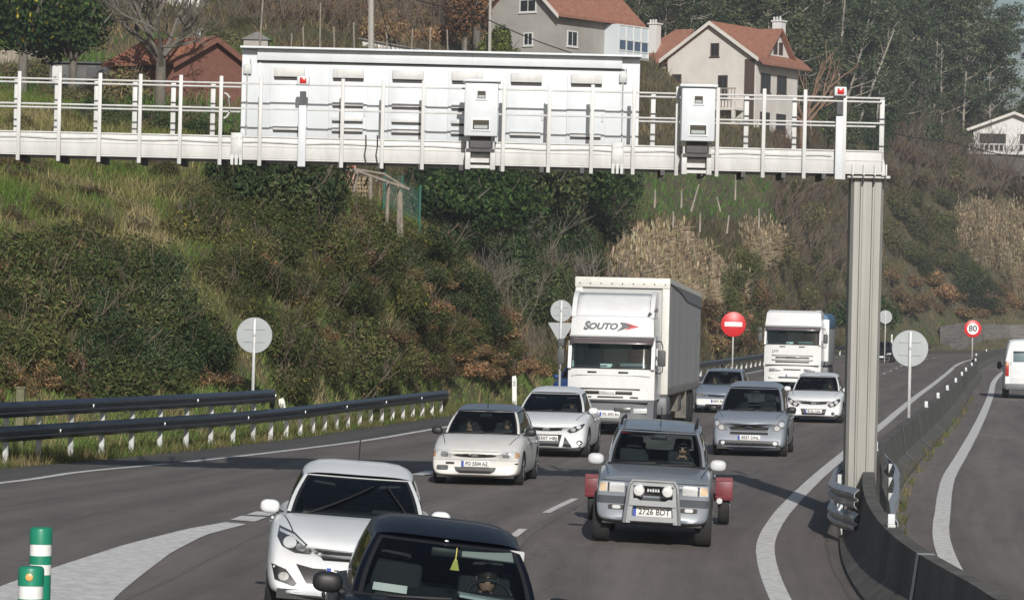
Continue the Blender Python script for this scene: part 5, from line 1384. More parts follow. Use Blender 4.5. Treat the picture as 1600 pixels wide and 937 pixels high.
    for sx in (-1, 1):
        wheel(t, sx * (hw - 0.2), 1.35, 0.5, 0.3, sx); wheel(t, sx * (hw - 0.3), 4.9, 0.5, 0.5, sx)
        mb = MB(); mb.box((sx * (hw - 0.05), 2.6, 0.75), (0.5, 1.1, 0.5), bev=0.08); mb.build('fuel_tank', M_tdark, t)
    mb = MB(); mb.box((0, 4.0, 0.85), (0.9, 6.5, 0.25)); mb.build('chassis', M_chassis, t)
    plate(t, None, sp['pz'], sp['plate'], 0.54, 0.12, 0, 0, y=-0.055)
    return t, cabp, roof
t1, cab1, roof1 = truck('white lorry with a grey curtain sided trailer and lettering on its roof board', 957, 93, -7, 1.15, dict(
    zl=0.95, zw0=1.74, zw1=2.48, zb=0.32, vh=0.16, bumper=M_tdark, pz=0.56, plate='PO 3092 BG',
    roof=[(2.48, 2.60, 0.99, 0.99, 0.20, 0.14), (2.60, 2.64, 0.985, 0.985, 0.02, 0.0), (2.64, 3.13, 0.965, 0.94, 0.0, 0.12), (3.13, 3.16, 0.94, 0.93, 0.12, 0.24)],
    slots=[(-0.62, -0.38, 1.64, 1.69, M_trim, 'wiper_base'), (0.20, 0.46, 1.64, 1.69, M_trim, 'wiper_base'), (-0.92, 0.78, 1.215, 1.245, M_grille, 'grille_slot'), (-0.72, 0.58, 1.09, 1.17, M_grille, 'grille_slot'), (-0.30, 0.14, 1.085, 1.175, M_plate, 'letter_panel'), (-0.34, 0.34, 1.00, 1.035, M_grille, 'grille_slot'), (0.52, 0.74, 1.00, 1.03, M_grille, 'grille_slot'), (-0.80, -0.5, 1.00, 1.03, M_grille, 'grille_slot'), (-1.05, 1.05, 1.585, 1.592, M_galvd, 'panel_gap')],
    bslots=[(-1.0, 1.0, 0.86, 0.93, M_grille, 'step_gap'), (-1.02, 0.25, 0.46, 0.66, M_plate, 'bumper_panel'), (0.62, 0.98, 0.60, 0.73, M_lens, 'headlight'), (-0.98, -0.62, 0.68, 0.80, M_lens, 'headlight'), (0.10, 0.55, 0.62, 0.74, M_lampd, 'fog_lamp'), (-1.0, 1.0, 0.33, 0.40, M_trim, 'lower_lip')]))
for x, (w) in ((-0.27, 0), (-0.21, 0), (-0.15, 0), (-0.03, 0), (0.03, 0), (0.09, 0)):
    mb = MB(); mb.box((x - 0.01, -0.016, 1.13), (0.032, 0.008, 0.055)); mb.build('letter_block', M_galvd, cab1)
me = text_mesh('S', 0.30, shear=0.28, bold=0.012); me.materials.append(mat('lettering_grey', (0.075, 0.08, 0.085), 0.5)); 
tilt = (-math.atan(0.12 / 0.49), 0, 0)
def on_roof(me, x, z): 
    f = (z - 2.64) / 0.49; return link('lettering', me, roof1, loc=(x, 0.12 * f - 0.012, z), rot=tilt)
on_roof(me, -0.69, 2.885)
me = text_mesh('OUTO', 0.235, shear=0.28, bold=0.010, space=0.98); me.materials.append(MATS['lettering_grey']); 
me.transform(Matrix.Diagonal((1.12, 1, 1, 1))); on_roof(me, -0.25, 2.87)
for poly, m in (([(0.20, 2.99), (0.34, 2.985), (0.52, 2.895), (0.30, 2.80), (0.12, 2.745), (0.27, 2.885)], MATS['lettering_grey']), ([(0.36, 2.985), (0.72, 2.885), (0.34, 2.785), (0.47, 2.885)], mat('lettering_red', (0.42, 0.03, 0.04), 0.5))):
    mb = MB(); mb.prism(poly, -0.014, -0.006, fn=lambda x, y, z: (x, y + 0.12 * (z - 2.64) / 0.49 - (0.0 if x < 0.6 else 0.0), z)); mb.build('logo_arrow', m, roof1, smooth=0)
# wind deflector: a shell whose hollow front is framed by two cheeks
mb = MB()
mb.grid(13, 8, lambda i, j: ((-1 + i / 6) * (0.98 - 0.02 * j / 7), 0.34 + 0.75 * (j / 7) ** 1.6 + 0.04 * (1 - abs(-1 + i / 6) ** 2) * -1, 3.14 + 0.62 * (j / 7)))
wd = mb.build('wind_deflector', M_tw, t1, smooth=60); sm = wd.modifiers.new('t', 'SOLIDIFY'); sm.thickness = 0.03
for sx in (-1, 1):
    mb = MB(); mb.prism([(0.20, 3.12), (1.5, 3.12), (1.5, 3.80), (0.95, 3.80), (0.55, 3.60)], sx * 0.98, sx * 1.10, fn=lambda x, y, z: (y, x, z)); mb.build('deflector_cheek', M_tw, t1)
for sx in (0.98,):
    mb = MB(); mb.tube([(sx, 0.3, 3.22), (sx, 0.24, 3.22)], 0.05, 10); mb.tube([(sx + 0.16, 0.3, 3.32), (sx + 0.18, 0.2, 3.34)], 0.05, 10); mb.build('air_horn', M_dark, t1)
# trailer body: tapered roof line
tr_y0, tr_y1, tw = 2.9, 15.6, 1.28
zr0, zr1 = 4.17, 3.86
zr_ = lambda y: zr0 + (zr1 - zr0) * (y - tr_y0) / (tr_y1 - tr_y0)
mb = MB(); vs = []
for y in (tr_y0 + 0.03, tr_y1):
    vs += [(-tw + 0.03, y, 1.12), (tw - 0.03, y, 1.12), (tw - 0.03, y, zr_(y) - 0.03), (-tw + 0.03, y, zr_(y) - 0.03)]
mb.add(vs, [(0, 1, 2, 3), (4, 5, 6, 7), (0, 1, 5, 4), (1, 2, 6, 5), (2, 3, 7, 6), (3, 0, 4, 7)]); trb = mb.build('trailer_box', mat('bulkhead_grey', (0.42, 0.43, 0.42), 0.6, var=0.05), t1, smooth=0)
for sx in (-1, 1):
    mb = MB(); N_ = 90
    mb.grid(N_, 3, lambda i, j: (sx * (tw - 0.012 + 0.012 * math.sin(i * 1.3) * (0.6 + 0.4 * math.sin(i * 0.37))), tr_y0 + 0.14 + (tr_y1 - tr_y0 - 0.2) * i / (N_ - 1), 1.2 + (zr_(tr_y0 + (tr_y1 - tr_y0) * i / (N_ - 1)) - 0.12 - 1.2) * j / 2))
    mb.build('side_curtain', M_tarp, t1, smooth=60)
    mb = MB(); mb.prism([(tr_y0 + 0.4, zr_(tr_y0 + 0.4) - 0.10), (tr_y1, zr_(tr_y1) - 0.10), (tr_y1, zr_(tr_y1) - 0.42), (tr_y0 + 6.5, zr_(tr_y0 + 6) - 0.40), (tr_y0 + 4.2, zr_(tr_y0 + 4) - 0.22)], sx * (tw + 0.006), sx * (tw + 0.016), fn=lambda x, y, z: (y, x, z)); mb.build('curtain_dark_panel', M_tarpd, t1, smooth=0)  # dark grey piece along the curtain top, deeper towards the rear
    mb = MB(); mb.box((sx * (tw - 0.09), tr_y0 + 0.02, 2.5), (0.20, 0.12, 2.9), bev=0.015); mb.build('corner_post', M_ttrim, t1)
    mb = MB(); mb.prism([(tr_y0, zr0), (tr_y1, zr1), (tr_y1, zr1 - 0.10), (tr_y0, zr0 - 0.10)], sx * (tw - 0.04), sx * (tw + 0.02), fn=lambda x, y, z: (y, x, z)); mb.build('roof_edge', M_ttrim, t1, smooth=0)
mb = MB(); mb.box((0, tr_y0 - 0.02, 4.05), (2 * tw + 0.04, 0.10, 0.25), bev=0.012)
for k in range(9): mb.box((-1.17 + k * 0.2925, tr_y0 - 0.075, 4.03), (0.035, 0.014, 0.035), 1)
mb.build('header_beam', [M_ttrim, M_dark], t1)
mb = MB(); vs = []
for y in (tr_y0 - 0.03, tr_y1 + 0.02): vs += [(-tw - 0.01, y, zr_(y)), (tw + 0.01, y, zr_(y)), (tw + 0.01, y, zr_(y) + 0.03), (-tw - 0.01, y, zr_(y) + 0.03)]
mb.add(vs, [(0, 1, 2, 3), (4, 5, 6, 7), (0, 1, 5, 4), (1, 2, 6, 5), (2, 3, 7, 6), (3, 0, 4, 7)]); mb.build('trailer_roof', M_ttrim, t1, smooth=0)
mb = MB(); mb.box((0, (tr_y0 + tr_y1) / 2, 1.08), (2 * tw, tr_y1 - tr_y0, 0.14)); mb.box((0, 9.5, 0.9), (1.0, 11, 0.25)); mb.build('trailer_frame', M_chassis, t1)
for k in range(26):
    mb = MB(); mb.box((tw + 0.01, tr_y0 + 0.4 + k * 0.48, 1.14), (0.02, 0.06, 0.18)); mb.build('curtain_buckle', M_dark, t1)
for sx in (-1, 1):
    for y in (10.6, 11.9, 13.2): wheel(t1, sx * (tw - 0.22), y, 0.5, 0.36, sx)
    mb = MB(); mb.box((sx * (tw - 0.25), 8.1, 0.72), (0.42, 1.3, 0.52), bev=0.05); mb.build('pallet_box', M_chassis, t1)
    mb = MB(); mb.box((sx * (tw - 0.22), 10.0, 0.62), (0.46, 0.03, 0.8)); mb.build('mudflap', M_chassis, t1)
    mb = MB(); mb.box((sx * 0.8, 6.4, 0.62), (0.14, 0.14, 0.95)); mb.build('landing_leg', M_chassis, t1)

t2, cab2, roof2 = truck('white lorry with a high roof, farther up the road by the no entry sign', 1240, 157, -9, 1.27, dict(
    zl=1.10, zw0=1.97, zw1=2.70, zb=0.34, vh=0.14, bumper=M_tw, pz=0.62, plate='',
    roof=[(2.70, 2.84, 0.99, 0.99, 0.18, 0.06), (2.84, 3.40, 0.99, 0.95, 0.04, 0.30), (3.40, 3.52, 0.95, 0.88, 0.30, 0.48)],
    slots=[(-0.58, -0.32, 1.88, 1.93, M_trim, 'wiper_base'), (0.28, 0.55, 1.88, 1.93, M_trim, 'wiper_base'), (-0.92, 0.92, 1.50, 1.525, M_grille, 'grille_slot'), (-0.75, 0.75, 1.39, 1.45, M_grille, 'grille_slot'), (-0.92, 0.92, 1.30, 1.325, M_grille, 'grille_slot'), (-0.75, 0.75, 1.20, 1.26, M_grille, 'grille_slot'), (-0.30, 0.30, 1.38, 1.46, M_lampd, 'badge_panel')],
    bslots=[(-1.02, -0.52, 0.80, 0.93, M_lamp, 'headlight'), (0.52, 1.02, 0.80, 0.93, M_lamp, 'headlight'), (-0.38, 0.38, 0.86, 0.91, M_grille, 'bumper_slot'), (-0.60, 0.42, 0.50, 0.56, M_grille, 'bumper_slot'), (-1.05, -0.80, 0.48, 0.58, M_lens, 'fog_lamp'), (0.80, 1.05, 0.48, 0.58, M_lens, 'fog_lamp'), (-1.2, 1.2, 1.06, 1.10, M_grille, 'bumper_gap')]))
me = text_mesh('LMV', 0.17, bold=0.0); me.materials.append(mat('letter_faint', (0.22, 0.23, 0.24), 0.5)); link('lettering', me, cab2, loc=(-0.75, -0.012, 1.70))
mb = MB(); mb.box((0, 6.5, 1.9), (2.5, 6.0, 1.7), bev=0.02); mb.build('load_body', M_tarp, t2)
mb = MB(); mb.box((0.35, 7.0, 3.0), (1.9, 5.0, 0.85), bev=0.25); mb.build('blue_tarpaulin', mat('tarp_blue', (0.06, 0.13, 0.22), 0.6, var=0.2, scale=2), t2)
mb = MB(); mb.box((1.32, 2.4, 2.2), (0.28, 0.5, 1.9), bev=0.04); mb.build('side_fairing', M_tw, t2)
mb = MB(); mb.box((1.0, 1.9, 3.35), (0.3, 0.3, 0.4), bev=0.05); mb.build('roof_fairing', M_galvd, t2)
mb = MB(); mb.box((0, 6.5, 0.95), (2.3, 6.0, 0.2)); mb.build('load_frame', M_chassis, t2)
for sx in (-1, 1):
    for y in (7.4, 8.7): wheel(t2, sx * 1.02, y, 0.5, 0.4, sx)

# ------------------------------------------------------------------ white van driving away on the right
van = thing('white_van', 'tall white van seen from behind at the right edge, driving away', 'van', (at(1572, 149) + 0.98, 149, 0), rad(-7))
def vsec(y, w, z0, z1, tw_, r): return [(x * 1.0, y, z) for x, z in ([(-w, z0), (-w, z0 + 0.9), (-w * 0.985, z0 + 1.2), (-w * tw_, z1 - r), (-w * tw_ + r * 0.4, z1 - 0.05), (-w * tw_ + r * 1.2, z1), (0, z1 + 0.04), (w * tw_ - r * 1.2, z1), (w * tw_ - r * 0.4, z1 - 0.05), (w * tw_, z1 - r), (w * 0.985, z0 + 1.2), (w, z0 + 0.9), (w, z0)])]
mb = MB(); secs = [vsec(0.0, 0.93, 0.45, 2.42, 0.86, 0.22), vsec(0.08, 0.97, 0.40, 2.47, 0.88, 0.22), vsec(3.4, 0.98, 0.40, 2.50, 0.89, 0.22), vsec(4.0, 0.98, 0.40, 2.42, 0.86, 0.22), vsec(4.7, 0.97, 0.40, 1.55, 0.92, 0.1), vsec(5.4, 0.90, 0.42, 1.05, 0.9, 0.1)]
n = len(secs[0]); mb.add([p for s_ in secs for p in s_], [(j * n + i, j * n + (i + 1) % n, (j + 1) * n + (i + 1) % n, (j + 1) * n + i) for j in range(len(secs) - 1) for i in range(n)] + [tuple(range(n)), tuple(range((len(secs) - 1) * n, len(secs) * n))])
mb.build('body', M_pw1, van, smooth=40)
for sx in (-1, 1):
    mb = MB(); mb.box((sx * 0.86, -0.015, 1.25), (0.15, 0.06, 0.62), bev=0.03); mb.box((sx * 0.86, -0.02, 1.44), (0.13, 0.06, 0.14), 1, bev=0.02); mb.build('tail_lamp', [M_taill, M_amber], van)
    mb = MB(); mb.box((sx * 0.36, -0.012, 1.22), (0.70, 0.03, 1.42), bev=0.02); d = mb.build('rear_door', M_pw1, van)
    mb = MB(); mb.box((sx * 0.36, -0.03, 1.78), (0.52, 0.02, 0.46), bev=0.01); mb.build('door_window', M_glassd, d)
    mb = MB(); mb.box((sx * 0.70, -0.03, 1.5), (0.05, 0.04, 0.10)); mb.build('hinge', M_galvd, d)
    for y in (0.95, 4.5): wheel(van, sx * 0.86, y, 0.34, 0.22, sx)
    mb = MB(); ellip(mb, (sx * 1.13, 4.35, 1.35), (0.2, 0.14, 0.34)); mb.box((sx * 1.0, 4.35, 1.3), (0.16, 0.05, 0.06)); mb.build('door_mirror', M_trim, van)
mb = MB(); mb.box((0, -0.04, 0.50), (1.86, 0.16, 0.26), bev=0.05); mb.build('rear_bumper', M_tdark, van)
mb = MB(); mb.box((-0.36, -0.034, 0.92), (0.52, 0.016, 0.12)); mb.build('number_plate', M_plate, van)
mb = MB(); mb.tube([(0.25, 0.5, 2.5), (0.25, 0.52, 3.1)], 0.02, 6); mb.build('aerial', M_trim, van)
# ------------------------------------------------------------------ vegetation
M_leaf = leaf_mat('leaves', 0.2, vary=(0.72, 1.55))
M_dry = leaf_mat('dry_leaves', 0.3, 0.8)
M_rust = leaf_mat('withered_leaves', 0.3, 0.8, vary=(0.8, 1.5))
M_bark = mat('bark_grey', (0.13, 0.115, 0.095), 0.9, var=0.4, scale=3, stretch=(1, 1, 0.3))
M_barkp = mat('bark_pale', (0.27, 0.24, 0.20), 0.85, var=0.35, scale=2, stretch=(1, 1, 0.3))
M_twig = mat('twig_brown', (0.115, 0.085, 0.065), 0.9, var=0.3)
M_twigg = mat('twig_grey', (0.12, 0.105, 0.085), 0.9, var=0.3)
def unit(a): return a / np.maximum(np.linalg.norm(a, axis=1, keepdims=True), 1e-9)
def leaf_mesh(name, p, n, size, aspect, cols, m, extra=None):
    """many small folded leaves; every leaf keeps its own colour"""
    N = len(p); r = RNG.normal(size=(N, 3))
    n = unit(n + 0.55 * RNG.normal(size=(N, 3)))
    a = unit(np.cross(n, r)); b = np.cross(n, a)
    s = (size * np.ones(N))[:, None]
    v = np.stack([p + a * s, p + b * s * aspect + n * s * 0.12, p - a * s, p - b * s * aspect + n * s * 0.12], 1).reshape(-1, 3)
    return raw_quads(name, v, np.repeat(cols, 4, 0), m)
def raw_quads(name, v, c, m, k=4):
    N = len(v) // k
    me = bpy.data.meshes.new(name)
    me.vertices.add(len(v)); me.vertices.foreach_set('co', np.asarray(v, np.float32).ravel())
    me.loops.add(N * k); me.loops.foreach_set('vertex_index', np.arange(N * k, dtype=np.int32))
    me.polygons.add(N); me.polygons.foreach_set('loop_start', np.arange(0, N * k, k, dtype=np.int32)); me.polygons.foreach_set('loop_total', np.full(N, k, np.int32))
    at = me.attributes.new('col', 'FLOAT_COLOR', 'POINT')
    at.data.foreach_set('color', np.concatenate([np.clip(c, 0.001, 1), np.ones((len(c), 1))], 1).astype(np.float32).ravel())
    me.materials.append(m); me.update(calc_edges=True); me.validate()
    return me
def palette(N, cols, w=None, jit=0.25):
    c = np.array(cols)[RNG.choice(len(cols), N, p=w)]
    return c * np.exp(RNG.normal(size=(N, 1)) * jit) * (1 + RNG.normal(size=(N, 3)) * 0.06)
def lobes_points(n, k, flat=0.75, spread=0.6, r0=0.38, depth=0.5, lo=0.0):
    """points in the outer part of a clump of lobes, about one unit in radius"""
    cs = RNG.normal(size=(k, 3)); cs = unit(cs) * (RNG.random((k, 1)) ** 0.5) * spread; cs[:, 2] = np.abs(cs[:, 2]) * flat + 0.25
    rs = r0 * (0.65 + 0.7 * RNG.random(k))
    i = RNG.choice(k, n, p=rs ** 2 / (rs ** 2).sum())
    d = unit(RNG.normal(size=(n, 3)))
    rr = 1 - depth * RNG.random(n) ** 1.6
    p = cs[i] + d * (rs[i] * rr)[:, None] * np.array([1, 1, flat + 0.1])
    k_ = p[:, 2] > lo - 0.1
    return p[k_], d[k_]
def bush_mesh(kind):
    if kind == 'gorse':
        p, d = lobes_points(5600, 20, 0.8); return leaf_mesh('foliage', p, d, 0.032 + 0.036 * RNG.random(len(p)), 0.24, palette(len(p), [(0.056, 0.070, 0.028), (0.076, 0.088, 0.034), (0.098, 0.09, 0.044), (0.042, 0.056, 0.026), (0.12, 0.10, 0.06)], [0.34, 0.30, 0.13, 0.15, 0.08]), M_leaf)
    if kind == 'flowering':
        p, d = lobes_points(5600, 20, 0.8); return leaf_mesh('foliage', p, d, 0.032 + 0.036 * RNG.random(len(p)), 0.24, palette(len(p), [(0.068, 0.078, 0.03), (0.09, 0.095, 0.038), (0.11, 0.095, 0.045), (0.32, 0.25, 0.04)], [0.42, 0.36, 0.19, 0.03]), M_leaf)
    if kind == 'evergreen':
        p, d = lobes_points(5200, 22, 0.9, 0.65, 0.34); return leaf_mesh('foliage', p, d, 0.03 + 0.032 * RNG.random(len(p)), 0.38, palette(len(p), [(0.034, 0.050, 0.026), (0.048, 0.066, 0.032), (0.064, 0.082, 0.038)], [0.35, 0.4, 0.25]), M_leaf)
    if kind == 'olive':
        p, d = lobes_points(5200, 20, 0.8); return leaf_mesh('foliage', p, d, 0.032 + 0.036 * RNG.random(len(p)), 0.26, palette(len(p), [(0.095, 0.095, 0.046), (0.078, 0.082, 0.038), (0.125, 0.11, 0.06), (0.14, 0.105, 0.065)], [0.35, 0.35, 0.18, 0.12]), M_leaf)
    if kind == 'bracken':
        p, d = lobes_points(2600, 14, 0.6, 0.75, 0.3); d = d * np.array([1, 1, 0.4]); return leaf_mesh('foliage', p, d, 0.042 + 0.042 * RNG.random(len(p)), 0.32, palette(len(p), [(0.20, 0.115, 0.068), (0.25, 0.155, 0.092), (0.13, 0.085, 0.055), (0.28, 0.20, 0.12), (0.10, 0.10, 0.05)], [0.32, 0.25, 0.22, 0.11, 0.10]), M_rust)
    if kind == 'bramble':
        p, d = lobes_points(2200, 14, 0.7, 0.7, 0.32); return leaf_mesh('foliage', p, d, 0.034 + 0.036 * RNG.random(len(p)), 0.4, palette(len(p), [(0.075, 0.055, 0.04), (0.11, 0.075, 0.05), (0.05, 0.05, 0.026), (0.13, 0.075, 0.045)], None), M_rust)
def twigs(mb, base, direc, length, r, depth, spread, nb=3, mi=0, minr=0.006, up=0.15):
    pts = [Vector(base)]; d = Vector(direc).normalized(); seg = 4
    for k in range(seg):
        d = (d + Vector((random.gauss(0, 0.13), random.gauss(0, 0.13), random.gauss(0, 0.10) + up * 0.3))).normalized()
        pts.append(pts[-1] + d * length / seg)
    rs = [max(minr, r * (1 - 0.55 * k / seg)) for k in range(seg + 1)]
    mb.tube(pts, rs, 5 if r > 0.05 else 3, mi, cap=False)
    if depth <= 0: return
    for k in range(nb):
        t = random.uniform(0.35, 1.0); i = min(seg - 1, int(t * seg)); q = pts[i].lerp(pts[i + 1], t * seg - i)
        nd = (d + Vector((random.gauss(0, spread), random.gauss(0, spread), random.gauss(up, spread * 0.6)))).normalized()
        twigs(mb, q, nd, length * random.uniform(0.5, 0.75), r * 0.5, depth - 1, spread, nb, mi, minr, up)
def stems_mesh(n, h, spread, m, r=0.02, depth=1, minr=0.007):
    mb = MB()
    for k in range(n):
        a = random.uniform(0, 2 * math.pi); q = random.uniform(0, 0.4)
        twigs(mb, (q * math.cos(a), q * math.sin(a), -0.05), (math.cos(a) * spread, math.sin(a) * spread, 1), h * random.uniform(0.6, 1.1), r, depth, 0.35, 3, 0, minr)
    return mb.mesh('stems', m, smooth=0, fix=False)
BUSH = {}
STEM = {}
for kd in ('gorse', 'flowering', 'evergreen', 'olive', 'bracken', 'bramble'):
    BUSH[kd] = [bush_mesh(kd) for _ in range(4)]
    STEM[kd] = [stems_mesh(7, 0.85, 0.5, M_twig, 0.022, 1) for _ in range(2)]
BARE = [stems_mesh(11, 1.0, 0.42, M_twigg, 0.014, 2, 0.0035) for _ in range(3)]
BAREB = [stems_mesh(13, 1.0, 0.5, M_twig, 0.014, 2, 0.0035) for _ in range(3)]

def in_poly(px, py, poly):
    c = False
    for i in range(len(poly)):
        (xa, ya), (xb, yb) = poly[i], poly[i - 1]
        if (ya > py) != (yb > py) and px < (xb - xa) * (py - ya) / (yb - ya) + xa: c = not c
    return c
def to_px(v):
    q = CAM_M.transposed() @ (Vector(v) - Vector((0, 0, CAM_H)))
    return 800 + F_PX * q.x / -q.z, 468.5 - F_PX * q.y / -q.z
def scatter(poly, n, bv, min_px):
    xs = [p[0] for p in poly]; ys = [p[1] for p in poly]; out = []; tries = 0
    while len(out) < n and tries < n * 60:
        tries += 1
        x, y = random.uniform(min(xs), max(xs)), random.uniform(min(ys), max(ys))
        if not in_poly(x, y, poly) or any((x - a) ** 2 + ((y - b) * 1.3) ** 2 < min_px ** 2 for a, b, _ in out): continue
        h = onto(bv, x, y)
        if h is None: continue
        out.append((x, y, h))
    return [h for _, _, h in out]
NB = [0]
SHRUB_TXT = {
    'gorse': ('gorse_shrub', 'dark olive gorse shrub in the dense scrub %s'), 'flowering': ('gorse_shrub', 'olive gorse shrub with a few yellow flowers %s'),
    'evergreen': ('evergreen_shrub', 'dark green evergreen shrub %s'), 'olive': ('olive_shrub', 'dull olive brown shrub %s'),
    'bracken': ('bracken_clump', 'rust coloured dead bracken clump %s'), 'bramble': ('bramble_bush', 'brown bramble bush %s'),
    'bare': ('bare_shrub', 'leafless grey twiggy shrub %s'), 'bareb': ('bare_shrub', 'leafless brown twiggy shrub %s')}
def plant(kind, where, rmin, rmax, pts, sink=0.25, tall=1.0):
    nm, txt = SHRUB_TXT[kind]
    lab = txt % where
    for h in pts:
        r = random.uniform(rmin, rmax)
        t = thing(nm, lab, 'shrub', (h.x, h.y, h.z - sink * r), random.uniform(0, 6.28), nm.replace('_', ' ') + 's ' + where)
        t.scale = (r, r * random.uniform(0.85, 1.15), r * random.uniform(0.75, 1.1) * tall)
        if kind in ('bare', 'bareb'):
            link('stems', random.choice(BARE if kind == 'bare' else BAREB), t)
        else:
            link('foliage', random.choice(BUSH[kind]), t); link('stems', random.choice(STEM[kind]), t)
        NB[0] += 1
# near bank
LM = [(-30, 415), (60, 405), (150, 385), (215, 385), (275, 430), (305, 500), (318, 570), (300, 612), (-30, 618)]
SL = [(262, 345), (300, 300), (380, 275), (480, 285), (560, 320), (640, 362), (700, 398), (735, 440), (740, 500), (700, 560), (600, 600), (470, 612), (420, 612), (385, 540), (330, 440)]
plant('gorse', 'in the thicket above the double guardrail', 1.0, 1.6, scatter(LM, 26, BV_A, 34))
plant('evergreen', 'in the thicket above the double guardrail', 0.9, 1.4, scatter([(190, 385), (275, 430), (300, 500), (300, 590), (120, 600), (130, 430)], 16, BV_A, 34))
plant('bracken', 'in the thicket above the double guardrail', 0.7, 1.15, scatter([(-30, 395), (110, 390), (90, 480), (110, 600), (-30, 615)], 18, BV_A, 26))
plant('bramble', 'in the thicket above the double guardrail', 0.6, 1.0, scatter([(-30, 395), (180, 400), (200, 610), (-30, 615)], 12, BV_A, 32))
plant('gorse', 'on the slope behind the round sign', 0.8, 1.45, scatter(SL, 46, BV_A, 33))
plant('flowering', 'on the slope behind the round sign', 0.7, 1.2, scatter(SL, 24, BV_A, 40))
plant('olive', 'on the slope behind the round sign', 0.6, 1.1, scatter(SL, 22, BV_A, 40))
plant('evergreen', 'under the gantry beam by the sign cabinet', 1.3, 1.9, scatter([(365, 275), (420, 258), (475, 285), (490, 330), (420, 350), (380, 320)], 9, BV_A, 30), tall=1.25)
plant('evergreen', 'on the bank edge left of the trucks', 1.0, 1.5, scatter([(630, 365), (700, 395), (740, 440), (745, 520), (690, 480), (620, 420)], 8, BV_A, 36))
plant('bracken', 'on the bank edge left of the trucks', 0.6, 1.05, scatter([(625, 430), (690, 440), (760, 470), (810, 530), (850, 590), (760, 600), (680, 560)], 26, BV_A, 26))
plant('bramble', 'on the bank edge left of the trucks', 0.6, 0.95, scatter([(600, 480), (760, 470), (835, 560), (790, 600), (640, 600)], 14, BV_A, 30))
plant('gorse', 'on the bank edge left of the trucks', 0.7, 1.1, scatter([(720, 430), (800, 500), (850, 580), (780, 590), (700, 520)], 10, BV_A, 32))
plant('bramble', 'in the rough grass under the gantry beam', 0.35, 0.7, scatter([(0, 250), (330, 255), (300, 360), (240, 390), (0, 390)], 16, BV_A, 32))
plant('bare', 'at the end of the bank left of the trucks', 1.2, 1.9, scatter([(720, 400), (760, 440), (800, 500), (840, 560), (860, 590), (830, 600), (770, 520)], 4, BV_A, 34), sink=0.0)
plant('bramble', 'on the slope behind the round sign', 0.6, 1.1, scatter(SL, 20, BV_A, 44))
plant('bracken', 'on the slope behind the round sign', 0.5, 0.9, scatter([(300, 470), (345, 520), (350, 612), (310, 612)], 8, BV_A, 22) + scatter(SL, 10, BV_A, 60))
plant('bracken', 'low beside the double guardrail', 0.5, 0.9, scatter([(-30, 560), (200, 560), (240, 618), (-30, 622)], 14, BV_A, 24))
plant('olive', 'in the rough grass under the gantry beam', 0.4, 0.8, scatter([(0, 260), (330, 255), (260, 380), (0, 390)], 12, BV_A, 34))
plant('evergreen', 'on the bank top behind the gantry railing', 0.6, 1.0, scatter([(150, 180), (372, 207), (372, 226), (150, 204)], 12, BV_A, 20))
plant('olive', 'on the bank top behind the gantry railing', 0.5, 0.9, scatter([(20, 172), (372, 205), (372, 226), (20, 200)], 8, BV_A, 24))
plant('gorse', 'far left on the bank', 1.0, 1.6, scatter([(-280, 380), (-40, 400), (-40, 610), (-280, 600)], 16, BV_A, 40))
# hill beyond
plant('evergreen', 'on the hill between bank and reeds', 1.8, 3.0, scatter([(655, 300), (760, 300), (850, 300), (960, 285), (950, 340), (930, 400), (860, 440), (760, 390)], 30, BV_B, 27), tall=1.3)
plant('evergreen', 'in the hollow left of the curtain side lorry', 1.3, 2.2, scatter([(700, 370), (780, 400), (850, 460), (880, 520), (800, 470)], 12, BV_B, 24), tall=1.2)
plant('olive', 'on the hill between bank and reeds', 1.5, 2.4, scatter([(660, 290), (840, 290), (930, 380), (880, 450), (780, 430)], 16, BV_B, 34))
plant('bare', 'on the hill between bank and reeds', 1.6, 2.4, scatter([(720, 380), (790, 370), (850, 430), (880, 470), (820, 480)], 4, BV_B, 34), sink=0.0)
plant('bracken', 'on the hill behind the lorries', 1.2, 2.0, scatter([(850, 440), (930, 450), (1100, 470), (1190, 450), (1200, 520), (1100, 560), (860, 530)], 24, BV_B, 26))
plant('bramble', 'on the hill behind the lorries', 1.2, 2.2, scatter([(850, 430), (1190, 470), (1320, 440), (1320, 520), (1190, 540), (880, 530)], 22, BV_B, 34))
plant('olive', 'behind the second lorry', 1.3, 2.4, scatter([(1100, 500), (1180, 470), (1320, 450), (1320, 540), (1180, 560)], 14, BV_B, 36))
plant('gorse', 'behind the second lorry', 1.6, 2.6, scatter([(1110, 400), (1160, 400), (1175, 480), (1120, 540)], 7, BV_B, 30))
plant('bareb', 'on the hill above the second lorry', 2.2, 3.6, scatter([(1200, 270), (1325, 260), (1325, 430), (1210, 440)], 24, BV_B, 28), sink=0.0)
plant('olive', 'on the hill above the second lorry', 1.6, 2.6, scatter([(1200, 300), (1325, 270), (1325, 440), (1210, 440)], 20, BV_B, 34))
plant('olive', 'on the hill right of the column', 2.0, 3.6, scatter([(1380, 280), (1490, 260), (1480, 420), (1380, 430)], 22, BV_B, 32))
plant('gorse', 'on the hill right of the column', 2.0, 3.4, scatter([(1400, 330), (1490, 350), (1520, 450), (1420, 430)], 10, BV_B, 34))
plant('bareb', 'below the far white house', 3.0, 5.0, scatter([(1380, 190), (1500, 200), (1600, 260), (1600, 320), (1480, 330), (1390, 290)], 26, BV_B, 26), sink=0.0)
plant('bramble', 'below the far white house', 2.2, 3.6, scatter([(1380, 200), (1500, 215), (1610, 280), (1610, 330), (1380, 300)], 18, BV_B, 34))
plant('bracken', 'above the speed limit sign', 1.6, 2.8, scatter([(1380, 430), (1470, 440), (1500, 470), (1600, 440), (1610, 490), (1480, 495), (1385, 480)], 24, BV_B, 26))
